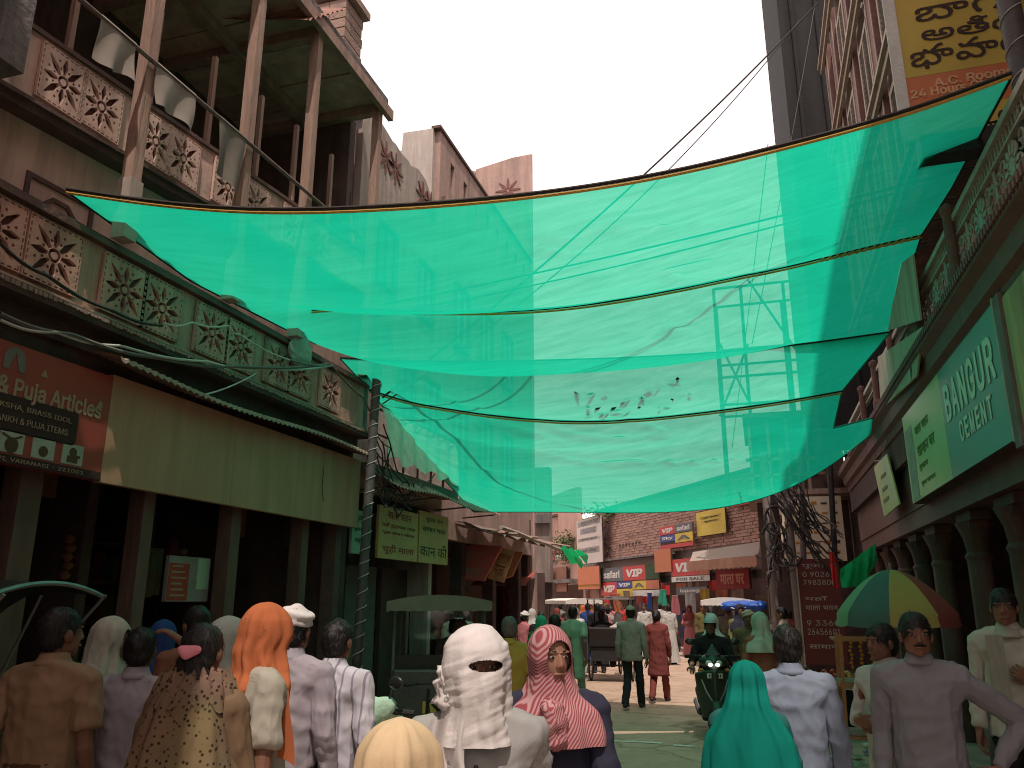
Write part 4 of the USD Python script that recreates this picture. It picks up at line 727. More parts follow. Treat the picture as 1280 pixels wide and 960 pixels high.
RH.add('wall', MB().box([.2, 21.3, 0], [2.35, 25, 2.5]), grime_m); RH.add('gallery_back', MB().box([.1, 22.6, 2.5], [2.38, 22.7, 6.5]), brown_m); RH.add('gallery_floor', MB().box([-.1, 21.0, 4.32], [2.38, 24.9, 4.45]), wood_m); RH.add('gallery_rail', MB().box([-.1, 21.0, 5.2], [2.38, 21.06, 5.27]).box([-.1, 21.0, 4.8], [2.38, 21.05, 4.86]), wood_m)
for x in np.arange(0, 2.3, .45): RH.add('gallery_post', MB().box([x, 21.0, 4.45], [x+.07, 21.06, 6.3]), wood_m)
RH.add('roof', MB().box([-.1, 20.9, 6.3], [2.38, 24.9, 6.42]), red_brown_m)
# poster with a grid of print, behind the cables
GP = Thing('grid_poster', 'cream poster with a grid of orange and black print behind the cable tangle', 'poster', (1.3, 21, 2.7))
GP.add('sheet', MB().box([.6, 20.95, 2.7], [2.05, 20.99, 4.25]), mat('cream_poster', (.62, .5, .38), (.55, .44, .33), scale=2, rough=.6))
rp = random.Random(9)
for j in range(6):
    for i in range(6): GP.add('print_block', MB().box([.7+i*.22, 20.944, 4.05-j*.235], [.86+i*.22-rp.uniform(0, .04), 20.948, 4.1-j*.235+.03*(rp.random() < .4)]), [mat('orange_print', (.45, .2, .05)), mat('black_print', (.06, .05, .05)), mat('tan_print', (.4, .26, .14))][(i+j*2) % 3])
TS = Thing('number_sign', 'tall dark red sign with rows of pale numbers behind the vegetable stall', 'sign', (1.1, 18, 0))
TS.add('panel', MB().box([.78, 18, .55], [1.58, 18.05, 2.62]), mat('dark_red_print', (.13, .03, .027), (.095, .025, .022), scale=2)); TS.add('edge_strip', MB().box([.75, 17.985, .5], [.778, 18.05, 2.62]), mat('pale_strip', (.4, .36, .32)))
for k, (tx, z, h) in enumerate((('पूजा', 2.42, .1), ('0 90261', 2.26, .1), ('7983800', 2.1, .1), ('यहाँ', 1.78, .1), ('माला भवन', 1.6, .09), ('9 3360', 1.3, .1), ('26456601', 1.12, .12), ('सामान', .85, .08))):
    mb = MB(); text_on(mb, tx, [.87, 18, z], X_, Z_, h, w=min(.62, .11*len(tx)), font='Dev' if ord(tx[0]) > 999 else 'Inter', d=.006, n0=.003); TS.add('lettering', mb, mat('pale_grey_ink', (.4, .36, .32)), kind='stuff')

# ------------------------------------------------------------------ right side: signs
CS = Thing('cement_sign', 'green and yellow signboard reading Bangur Cement below the maroon cornice', 'signboard', (1.98, 9, 3))
CX_ = 1.965
green_sign_m = mat('cement_green', (.025, .13, .095), (.02, .11, .08), scale=2, rough=.35, bump=.04, spec=.5); ygreen_m = mat('yellow_green_panel', (.33, .42, .13), (.27, .36, .12), scale=1.4, rough=.4, bump=.04)
CS.add('backing', MB().box([CX_, 6.82, 2.98], [2.09, 11.3, 4.1]), grime_m)
CS.add('green_panel', MB().box([CX_-.012, 6.85, 2.985], [CX_-.001, 9.0, 4.095]), green_sign_m); CS.add('yellow_green_panel', MB().box([CX_-.012, 9.006, 2.985], [CX_-.001, 11.28, 4.095]), ygreen_m)
CS.add('grey_margin', MB().box([CX_-.016, 10.75, 3.0], [CX_-.0125, 11.2, 3.9]), mat('grey_margin', (.32, .34, .28))); CS.add('edge_trim', MB().box([CX_-.03, 6.8, 2.96], [2.09, 6.848, 4.12]), iron_m)
pg_m = mat('pale_green_letters', (.5, .6, .48), (.44, .54, .43), rough=.5, bump=0)
def rtxt(th, text, y_left, z, h, w, m, x=CX_-.012, **k):
    mb = MB(); text_on(mb, text, [x, y_left, z], -Y_, Z_, h, w=w, **k); th.add('lettering', mb, m)
for k, ch in enumerate('BANGUR'): rtxt(CS, ch, 8.86-k*.315, 3.53, .37, .235, pg_m, bold=1)
for k, ch in enumerate('CEMENT'): rtxt(CS, ch, 8.42-k*.2, 3.25, .2, .135, pg_m, bold=1)
for z, h, w, tx in ((3.72, .1, .8, 'माला भवन'), (3.46, .12, 1.0, 'सामान घर'), (3.28, .08, .5, 'दुकान'), (3.1, .06, .8, 'पूजा सामान')): rtxt(CS, tx, 10.55, z, h, w, mat('faint_green_ink', (.16, .24, .08)), font='Dev')
YB = Thing('yellow_board', 'pale yellow board at the right edge beside the cement sign', 'signboard', (1.96, 6, 3)); YB.add('panel', MB().box([1.955, 4.2, 2.99], [1.995, 6.62, 4.05]), mat('pale_yellow_board', (.42, .4, .2), (.34, .32, .16), scale=2, streak=(.2, .18, .1))); YB.add('post', MB().box([1.93, 6.63, 2.9], [2.0, 6.79, 4.1]), conc_m)
HS = Thing('hanging_sign', 'small yellow-green sign hanging crooked past the end of the cement sign', 'sign', (1.95, 13.3, 3.1))
pts = [hit(0, 1.95, *q) for q in ((1107, 646), (1126, 630), (1110, 567), (1094, 584))]; n = np.array([-.02, 0, 0])
HS.add('board', MB().put(pts+[p+n for p in pts], [[0, 3, 2, 1], [4, 5, 6, 7], [0, 1, 5, 4], [1, 2, 6, 5], [2, 3, 7, 6], [3, 0, 4, 7]]), ygreen_m)
c0 = (pts[0]+pts[2])/2
for z in (-.22, -.05, .14): HS.add('print_line', MB().obox(c0+n*1.2, -Y_, Z_, .5, .05, .003, -.3, z, 0), mat('faint_green_ink', (.16, .24, .08)))
HS.add('hook_wire', MB().tube([pts[3]+Z_*.25, pts[3]+Z_*.1, (pts[3]+pts[2])/2, pts[2]+Z_*.2], .008, 4), iron_m)
pw_m = mat('pale_cloth_board', (.42, .4, .29), (.33, .31, .22), scale=1.5, stretch=(1, 1, .4), rough=.8, streak=(.25, .23, .16))
BP = Thing('balcony_banner', 'blank pale yellow banner tied to the balcony just under the net edge', 'banner', (1.75, 10, 5)); pts = [hit(0, 1.86, *q) for q in ((1112, 413), (1153, 400), (1143, 318), (1127, 330))]
BP.add('sheet', MB().put(pts+[p+n for p in pts], [[0, 3, 2, 1], [4, 5, 6, 7], [0, 1, 5, 4], [1, 2, 6, 5], [2, 3, 7, 6], [3, 0, 4, 7]]), pw_m); BP.add('tie', MB().tube([pts[2], pts[2]+[.2, .1, .2]], .008, 4), black_m)
BP2 = Thing('balcony_banner', 'torn pale yellow banner below the gap between the two nets', 'banner', (1.75, 11.5, 4.8)); pts = [hit(0, 1.84, *q) for q in ((1103, 512), (1148, 470), (1156, 408), (1099, 446))]
BP2.add('sheet', MB().put(pts+[p+n for p in pts], [[0, 3, 2, 1], [4, 5, 6, 7], [0, 1, 5, 4], [1, 2, 6, 5], [2, 3, 7, 6], [3, 0, 4, 7]]), pw_m); BP2.add('tear', MB().poly(sg.Polygon([(0, 0), (.12, .1), (.1, .22), (.02, .12)]), pts[1]+[-.021, .3, .02], -Y_, Z_, .002), dark_m)
# Telugu hotel sign hung across the pavement, its beam and the wire-wrapped pole
TG = Thing('hotel_sign', 'yellow and orange hotel sign in Telugu script at the top right', 'signboard', (2.4, 7, 6)); TY = 7.
ty_m = mat('telugu_yellow', (.5, .36, .07), (.43, .31, .06), scale=1.5, rough=.5, bump=.03); to_m = mat('telugu_orange', (.52, .16, .065), (.46, .14, .06), rough=.5, bump=.03)
TG.add('backing', MB().box([1.56, TY, 5.7], [3.6, TY+.09, 8.3]), conc_m); TG.add('white_edge', MB().box([1.5, TY-.02, 5.7], [1.6, TY-.001, 8.3]), mat('pale_edge', (.6, .58, .54), (.5, .48, .45)))
TG.add('yellow_field', MB().box([1.602, TY-.012, 6.33], [3.6, TY-.001, 8.3]), ty_m); TG.add('orange_band', MB().box([1.602, TY-.012, 5.98], [3.6, TY-.001, 6.327]), to_m); TG.add('lower_strip', MB().box([1.602, TY-.012, 5.7], [3.6, TY-.001, 5.977]), ty_m)
bk = mat('brown_black_ink', (.05, .03, .025), (.04, .025, .02))
def ttxt(text, px, py, h, w, m, **k):
    q = hit(1, TY, px, py); mb = MB(); text_on(mb, text, [q[0], TY-.012, q[2]], X_, Z_, h, w=w, **k); TG.add('lettering', mb, m)
ttxt('బాగ', 1145, 30, .21, .72, bk, font='Tel'); ttxt('అతిథి', 1153, 57, .2, .8, bk, font='Tel'); ttxt('భావాల', 1140, 90, .24, .95, bk, font='Tel')
pi_m = mat('pale_orange_ink', (.62, .36, .2), (.56, .32, .18))
ttxt('A.C. Rooms', 1168, 110, .085, .62, pi_m, bold=1); ttxt('24 Hours Check', 1139, 125, .085, .78, pi_m, bold=1); ttxt('Gauzi', 1248, 152, .1, .3, bk, bold=1); ttxt('Varanasi', 1236, 164, .09, .42, bk, bold=1)
BM = Thing('sign_beam', 'dark steel beam jutting from the wall beneath the hotel sign', 'beam', (2.4, 6.8, 5.5)); a = hit(1, 6.75, 1150, 188); b = hit(1, 6.75, 1290, 168); zc_ = a[2]
BM.add('beam', MB().box([a[0], 6.66, zc_-.1], [3.4, 6.86, zc_+.09]), black_m); BM.add('end_plate', MB().box([a[0]-.012, 6.65, zc_-.105], [a[0]-.001, 6.87, zc_+.1]), black_m)
def wrapped_pole(label, base, topp, r, turns, pitch_seed, m=None, name='utility_pole'):
    base, topp = np.asarray(base, float), np.asarray(topp, float); T = Thing(name, label, 'pole', base)
    T.add('shaft', MB().tube([base+(topp-base)*t for t in np.linspace(0, 1, 6)], r, 14), m or mat('dark_pole', (.09, .08, .078), (.06, .052, .05), scale=6, rough=.6, bump=.2), smooth=40)
    t = np.linspace(.15, .99, turns*14); rr = np.random.default_rng(pitch_seed); ax = nrm(topp-base); u = nrm(np.cross(ax, X_)); v = np.cross(ax, u); a = 2*np.pi*turns*t + .5*np.sin(t*40)
    T.add('wrapped_wire', MB().tube(base+(topp-base)*t[:, None]+(r+.004)*(np.cos(a)[:, None]*u+np.sin(a)[:, None]*v), .005, 4), mat('pale_wire', (.5, .47, .44), (.38, .35, .33), scale=20)); return T
q0, q1 = hit(1, 5.75, 1263, 0), hit(1, 5.75, 1284, 130)
wrapped_pole('thick dark pole wound with pale wire holding the net corner at top right', [q1[0]+.02, 5.75, 0], [q0[0]-.02, 5.75, 8.2], .075, 34, 1)
q0, q1 = hit(0, -4.72, 470, 505), hit(0, -4.72, 455, 760)
wrapped_pole('dark pole wound with pale wire at the corner of the balcony building', [-4.72, q0[1]-.25, 0], [-4.72, q0[1], q0[2]+.5], .06, 27, 2)
# ------------------------------------------------------------------ the poles with a tangle of cables
pole_m = mat('grey_pole', (.26, .21, .19), (.18, .14, .125), scale=5, rough=.7, bump=.3); cab_m = mat('black_cable', (.035, .03, .03), (.025, .022, .022), rough=.6); cabg_m = mat('grey_cable', (.14, .12, .11), (.1, .08, .075), rough=.6)
for lab, (xa, ya), (xb, yb), r, Y, m_ in (('left grey pole in the cable tangle', (960, 650), (972, 800), .09, 18.6, pole_m), ('pale leaning pole in the cable tangle', (981, 600), (1001, 800), .085, 18.2, pole_m), ('thin pole just right of the leaning pole', (1004, 690), (1006, 760), .07, 18.9, pole_m), ('dark pole at the right of the cable tangle', (1038, 590), (1046, 740), .06, 18.4, black_m)):
    a, b = hit(1, Y, xa, ya), hit(1, Y, xb, yb); d = (b-a)/(b[2]-a[2]); base = a+d*(0-a[2]); topp = a+d*(5.0-a[2])
    T = Thing('cable_pole', lab, 'pole', base, group='poles carrying the cable tangle'); T.add('shaft', MB().tube([base+(topp-base)*t for t in np.linspace(0, 1, 5)], r, 10), m_, smooth=40); T.add('band', MB().tube([base+(topp-base)*.66, base+(topp-base)*.67], r+.012, 10), cabg_m)
rc = random.Random(31)
for k in range(40):
    Y = rc.uniform(17.7, 18.3); fan = k % 3
    a = hit(1, Y, rc.uniform(962, 1006), rc.uniform(596, 625)) if fan else hit(1, Y, rc.uniform(955, 985), rc.uniform(600, 690)); b = hit(1, Y+rc.uniform(-.2, .3), rc.uniform(1000, 1056), rc.uniform(655, 722)) if fan else hit(1, Y, rc.uniform(955, 1010), rc.uniform(690, 735))
    T = Thing('cable', 'loose black cable looping in the tangle between the poles', 'cable', a, group='cables looping between the poles')
    T.add('sheath', MB().tube(sag(a, b, rc.uniform(-.05, .35) if fan else rc.uniform(.1, .6), 18, rc.uniform(.08, .3), k), rc.uniform(.012, .024), 5), cab_m if rc.random() < .7 else cabg_m)
for k in range(3):
    Y = 17.6; c = hit(1, Y, 966+k*6+rc.uniform(-5, 5), 650+k*22); t = np.linspace(0, 4*np.pi, 50); R = rc.uniform(.22, .36)
    T = Thing('cable_coil', ['large coil of black cable hung highest on the poles', 'middle coil of black cable on the poles', 'lowest coil of black cable on the poles'][k], 'cable', c, group='coils of cable on the poles'); T.add('coil', MB().tube(np.stack([c[0]+R*np.cos(t)*(.75+.05*np.sin(t*.5)), c[1]+.03*t/6, c[2]+R*np.sin(t)], -1), .016, 5), cab_m)
# ------------------------------------------------------------------ overhead wires
def wire(label, p, q, drop, r=.012, m=None, n=30, wob=0., seed=0, group=None):
    T = Thing('wire', label, 'wire', p, group=group); T.add('strand', MB().tube(sag(p, q, drop, n, wob, seed), r, 5), m or cab_m); return T
wire('long black wire crossing the sky from the tower down to the left pole', hit(1, 14, 1022, 4), hit(0, -4.72, 478, 497), .25, .016)
wire('second thin wire just below the long sky wire', hit(1, 14.3, 1000, 25), hit(0, -4.72, 478, 505), .55, .01)
wire('thin wire slanting down in front of the grey tower', hit(1, 17, 1018, 10), hit(1, 12, 940, 430), .1, .008)
wire('thin wire hanging steeply behind the net', hit(1, 13, 960, 180), hit(1, 17, 915, 560), .05, .008)
wire('wire crossing behind the net from the balcony to the left', hit(0, 1.9, 1165, 222), hit(0, -4.9, 480, 380), .06, .012)
wire('second wire crossing behind the net from the balcony', hit(0, 1.9, 1160, 230), hit(0, -4.9, 470, 395), .1, .01)
lw_m = mat('pale_wire', (.5, .47, .44))
for k, (pts, m_, r) in enumerate((
    ([(0, 304), (60, 345), (140, 388), (203, 407)], cab_m, .014), ([(205, 404), (240, 403), (285, 407), (300, 418), (362, 450)], lw_m, .01),
    ([(0, 400), (70, 415), (150, 432), (260, 452), (330, 461), (415, 457)], lw_m, .012), ([(0, 392), (90, 418), (200, 448), (300, 458), (410, 455)], cabg_m, .016),
    ([(245, 496), (320, 467)], lw_m, .008), ([(362, 450), (415, 457), (455, 498), (468, 520)], cabg_m, .014))):
    T = Thing('facade_cable', ['black cable drooping across the lower balcony panels', 'pale cable looping over the middle balcony panels', 'pale frayed cable below the sunshade', 'grey bundle of cable below the sunshade', 'short pale stay wire above the ochre board', 'grey cable running down to the left pole'][k], 'cable', hit(0, -4.8, *pts[0]))
    W = np.array([hit(0, -4.8+.03*(j % 2), *q) for j, q in enumerate(pts)])
    t = np.linspace(0, len(W)-1, 12*len(W)); W2 = np.stack([np.interp(t, range(len(W)), W[:, c]) for c in range(3)], -1); W2[:, 2] -= .03*np.abs(np.sin(t*np.pi)); T.add('strand', MB().tube(W2, r, 5), m_)
for k in range(12):
    a = hit(0, -4.7, rc.uniform(462, 480), rc.uniform(520, 600)); b = hit(0, -4.75, rc.uniform(485, 545), rc.uniform(590, 640)); wire('thin black cable drooping from the wire-wrapped left pole', a, b, rc.uniform(.1, .5), .01, cab_m, 18, .3, k, 'cables drooping from the left pole')
OD = Thing('rag_bundle', 'crumpled pale plastic rag caught on the lower balcony coping', 'rag', hit(0, -4.93, 375, 438))
rg_ = trimesh.creation.icosphere(3, 1.); rg_.vertices = rg_.vertices*(1+.5*(meshkit.fbm(rg_.vertices*2.5, 3)[:, None]-.5))*[.07, .22, .2]; rg_.apply_translation(hit(0, -4.9, 376, 440)); OD.add('plastic', rg_, cloth('crumpled_plastic', (.4, .36, .32))); OD.add('cord', MB().tube([hit(0, -4.92, 380, 425), hit(0, -4.92, 372, 455)], .01, 4), black_m)

# ------------------------------------------------------------------ the green shade nets over the street
net_m = thin('green_net', (.009, .55, .345), .12, .8, (.8, 1, .95), scale=(.3, 3.2, 3.2), amp=.07)
def V3(*a): return np.array(a, float)
def spline(pts, n):
    from scipy.interpolate import make_smoothing_spline
    pts = np.asarray(pts, float); return np.stack([np.linspace(pts[0, 0], pts[-1, 0], n), make_smoothing_spline(pts[:, 0], pts[:, 1], lam=60.)(np.linspace(pts[0, 0], pts[-1, 0], n))], -1)
def crossline(left, right, pts, xl=-5., xr=2., n=110):
    """A line of the net from its left to its right fastening: the photograph's curve laid on the upright plane through both."""
    L, R = hit(0, xl, *left), hit(0, xr, *right); c = spline([left]+pts+[right], n); out = [hitp(L[:2], R[:2], x, y) for x, y in c]; out[0], out[-1] = L, R
    X = np.array(out); s = np.r_[0, np.cumsum(np.linalg.norm(np.diff(X, axis=0), axis=1))]; t = np.linspace(0, s[-1], n); return np.stack([np.interp(t, s, X[:, k]) for k in range(3)], -1)
def sheet(lines, per, seed, bulge):
    rows = []
    for k in range(len(lines)-1):
        for i in range(per):
            t = i/per; r = lines[k]*(1-t)+lines[k+1]*t; r = r.copy(); r[:, 2] -= bulge[k]*4*t*(1-t)*np.sin(np.linspace(0, math.pi, len(r)))**.6; rows.append(r)
    rows.append(lines[-1].copy()); P = np.array(rows)
    u = np.linspace(0, 1, P.shape[1])[None, :]+0*P[:, :, 0]; v = P[:, :, 1]
    RW = (.12+.88*np.abs(np.sin(np.pi*np.arange(P.shape[0])/per)))[:, None]
    edge = np.sin(np.pi*u)**.5*np.sin(np.linspace(0, np.pi, P.shape[0]))[:, None]**.4
    for a, f, ph in ((.05, 3.1, 0), (.035, 6.3, 1.), (.02, 13., 2.)):
        w = meshkit.fbm(np.stack([u*2.2+ph, v*f*.33+ph*3, u*0+seed], -1), 2); P[:, :, 2] += a*(w-.5)*2*edge*RW
    dd = meshkit.fbm(np.stack([u*1.1+v*.35, (v*1.6-u*5)*.9, u*0+seed+9], -1), 3); P[:, :, 2] += .06*np.exp(-((dd-.5)/.03)**2)*edge*RW
    return P
L0 = crossline((85, 240), (1265, 95), [(200, 256), (330, 265), (470, 262), (665, 246), (860, 214), (1000, 180), (1140, 140)])
L1 = crossline((330, 398), (1152, 294), [(410, 386), (480, 388), (560, 390), (700, 385), (850, 361), (1000, 330), (1090, 308)])
L2 = crossline((395, 430), (1113, 414), [(440, 446), (520, 462), (600, 470), (700, 468), (860, 454), (1000, 431)], xr=1.9)
LH = crossline((240, 352), (1190, 235), [(330, 372), (420, 381), (560, 376), (700, 345), (850, 310), (1000, 275), (1100, 255)])
N1 = Thing('shade_net', 'near green shade net with a yellow-edged hem stretched across the street', 'shade net', (-1.5, 8, 4.5), group='green shade nets over the street')
P1 = sheet([L0, LH, L1, L2], 14, 1, (.05, .05, .12))
N1.add('net', MB().grid(P1), net_m, smooth=True)
yr_m = mat('yellow_cord', (.6, .38, .08), (.45, .28, .06), scale=30); bl_m = mat('black_cord', (.03, .025, .02), (.02, .018, .015))
def rope(th, line, dz=0.):
    l = np.asarray(line); th.add('hem_cord', MB().tube(l+[0, -.012, -.012+dz], .013, 5), yr_m); th.add('hem_rope', MB().tube(l+[0, -.015, .018+dz], .016, 5), bl_m)
rope(N1, P1[0]); rope(N1, P1[28][8:], -.02)
tw = []
for k in range(18): tw.append(L1[-1-k])
tw = np.array(tw); t = np.linspace(0, len(tw)-1, 160); tp_ = np.stack([np.interp(t, range(len(tw)), tw[:, c]) for c in range(3)], -1); N1.add('twisted_rope', MB().tube(tp_+np.stack([0*t, .02*np.cos(t*5), .02*np.sin(t*5)], -1)+[0, -.02, -.02], .012, 4), yr_m)
N1.add('edge_binding', MB().tube(P1[:, -1], .014, 5), bl_m); N1.add('edge_binding', MB().tube(P1[:, 0], .012, 5), bl_m)
for k in range(5, 40, 6): N1.add('tie', MB().tube([P1[k, -1], P1[k, -1]+[.1, .03, .02]], .01, 4), bl_m)
L2b = crossline((425, 448), (1112, 416), [(520, 452), (640, 452), (780, 448), (900, 441), (1010, 430)], xr=1.85)
L3 = crossline((462, 487), (1052, 489), [(520, 504), (560, 511), (640, 522), (780, 525), (900, 513), (980, 502)], xr=1.32)
L4 = crossline((522, 563), (1100, 520), [(600, 600), (700, 603), (800, 600), (900, 583), (1030, 548)], xr=1.9)
L4a = crossline((490, 523), (1042, 535), [(560, 545), (660, 562), (800, 562), (920, 548), (1000, 537)], xr=1.2)
L5 = crossline((592, 640), (1092, 540), [(700, 640), (830, 640), (940, 626), (1040, 580)], xr=1.9)
P2 = sheet([L2b, L3, L4a, L4, L5], 10, 5, (.12, .04, .04, .12))
N2 = Thing('shade_net', 'far green shade net with a loose lower edge above the shops', 'shade net', (-1.5, 12, 4), group='green shade nets over the street')
N2.add('net', MB().grid(P2), net_m, smooth=True); rope(N2, P2[10], -.02); N2.add('edge_binding', MB().tube(P2[-1], .011, 5).tube(P2[:, 0], .011, 5).tube(P2[:, -1], .012, 5), mat('green_cord', (.02, .3, .2)))
N2.add('front_cord', MB().tube(P2[0]+[0, 0, .01], .012, 5), bl_m)
BH = Thing('corner_house', 'tall plastered house on the left side behind the viewer', 'building', (-5, -4, 0))
BH.add('wall', MB().box([-9, -9, 0], [-1.3, .5, 12]), cream_m); BH.add('parapet', MB().box([-9.05, -9.05, 12.001], [-1.25, .55, 12.6]), brown_m)
for y in np.arange(-8, 0, 2.2):
    for z in (1.2, 4.8, 8.2): BH.add('window', MB().box([-1.299, y, z], [-1.25, y+1, z+1.5]), glass_m)
lr = random.Random(41)
for k in range(26):
    i, j = lr.randrange(3, 9), lr.randrange(48, 72); c = P2[i, j]+[lr.uniform(-.1, .1), lr.uniform(-.1, .1), .03]; a = lr.uniform(0, 6); u = V3(math.cos(a), math.sin(a), 0)*lr.uniform(.03, .12); w = V3(-math.sin(a), math.cos(a), .2)*lr.uniform(.012, .035)
    T = Thing('dry_leaf', 'dry leaf or twig lying on the far net', 'leaf', c, group='dry leaves lying on the far net'); T.add('blade', MB().put([c-u, c-w+u*.2, c+u, c+w-u*.1], [[0, 1, 2, 3]]), mat('dry_leaf', (.1, .06, .035)))
# green rag on the right by the cables and the red cloth
P = [[hit(1, 16.5, 1050+i*3.2, 712-i*2.4)+np.array([0, .12*math.sin(i*.9+s*3), -.55*s*(1-.4*abs(i-7)/7)]) for s in np.linspace(0, 1, 9)] for i in range(15)]
T = Thing('green_cloth', 'torn green cloth hanging in the shade above the umbrella', 'cloth', hit(1, 16.5, 1070, 700)); T.add('cloth', MB().grid(np.array(P)), green_cloth_m, smooth=True); T.add('tie', MB().tube([P[0][0], P[0][0]+np.array([-.3, 0, .3])], .01, 4), black_m)
P = [[hit(1, 16.8, 1036+i*.9+s*6, 690+s*45)+np.array([0, .04*math.sin(i*1.3+s*4), 0]) for s in np.linspace(0, 1, 10)] for i in range(8)]
T = Thing('red_pennant', 'narrow red cloth pennant hanging by the tall number sign', 'cloth', hit(1, 16.8, 1040, 700)); T.add('cloth', MB().grid(np.array(P)), cloth('bright_red_cloth', (.5, .03, .025)), smooth=True); T.add('cord', MB().tube([P[0][0], P[0][0]+np.array([.1, 0, .5])], .008, 4), black_m)
q = hit(0, -5.12, 416, 240); P = [[[-5.05+.03*math.sin(s*5+i), 9.0+i*.03, 6.95-.75*s] for s in np.linspace(0, 1, 9)] for i in range(6)]
T = Thing('orange_cloth', 'small orange cloth hanging at the end of the upper balcony', 'cloth', (-5.05, 9.1, 6.5)); T.add('cloth', MB().grid(np.array(P)), cloth('bright_orange_cloth', (.55, .12, .05)), smooth=True); T.add('cord', MB().tube([P[0][0], [-5.05, 9.0, 7.3]], .008, 4), black_m)
# ------------------------------------------------------------------ vehicles
tyre_m = mat('tyre_rubber', (.03, .028, .027), (.02, .019, .018), rough=.85, bump=.2); chrome_m = mat('dull_chrome', (.55, .55, .53), (.4, .4, .39), rough=.3, metal=.9, bump=0); steel_m = mat('dull_steel', (.3, .3, .29), (.2, .2, .2), rough=.45, metal=.7, bump=.05)
gloss_black_m = mat('gloss_black', (.02, .022, .02), (.014, .015, .014), rough=.25, bump=0, spec=.5); seat_m = mat('black_seat', (.03, .028, .027), rough=.6, bump=.15)
lens_m = mat('lens_glass', (.6, .62, .55), (.5, .52, .46), rough=.15, bump=0, spec=.6)
def ring(mb, c, R, r, n=28, k=8):
    a = np.linspace(0, 2*np.pi, n+1); return mb.tube(np.stack([c[0]+0*a, c[1]+R*np.cos(a), c[2]+R*np.sin(a)], -1), r, k, cap=False)
def wheel(th, c, R, r, spokes=0, disc=True, name='wheel'):
    w = th.add(name, ring(MB(), c, R-r, r), tyre_m, smooth=True)
    if spokes:
        m = ring(MB(), c, R-r*2.1, .012, 28, 5)
        for k in range(spokes): a = 2*np.pi*k/spokes; m.beam([c[0]+(.03 if k % 2 else -.03), c[1], c[2]], [c[0], c[1]+(R-2*r)*math.cos(a), c[2]+(R-2*r)*math.sin(a)], .005)
        th.add('rim', m, steel_m, parent=w); th.add('hub', MB().tube([[c[0]-.06, c[1], c[2]], [c[0]+.06, c[1], c[2]]], .03, 10), steel_m, parent=w)
    else:
        m = ring(MB(), c, R-r*1.9, .014, 24, 5).tube([[c[0]-.05, c[1], c[2]], [c[0]+.05, c[1], c[2]]], .045, 10)
        for k in range(5): a = 2*np.pi*k/5; m.beam([c[0], c[1], c[2]], [c[0], c[1]+(R-1.8*r)*math.cos(a), c[2]+(R-1.8*r)*math.sin(a)], .035, .02, up=(1, 0, 0))
        th.add('rim', m, steel_m, parent=w)
    return w
def SP(p, r, n=14): return Manifold.sphere(r if np.isscalar(r) else 1., n).scale((1, 1, 1) if np.isscalar(r) else tuple(r)).translate(tuple(map(float, p)))
def hull(*q): return Manifold.batch_hull(list(q))
def smoothed(m, edge=.04, it=6):
    m = m.refine_to_length(edge); q = m.to_mesh(); t = trimesh.Trimesh(q.vert_properties[:, :3], q.tri_verts, process=False)
    if it: trimesh.smoothing.filter_taubin(t, .5, .53, iterations=it)
    return t
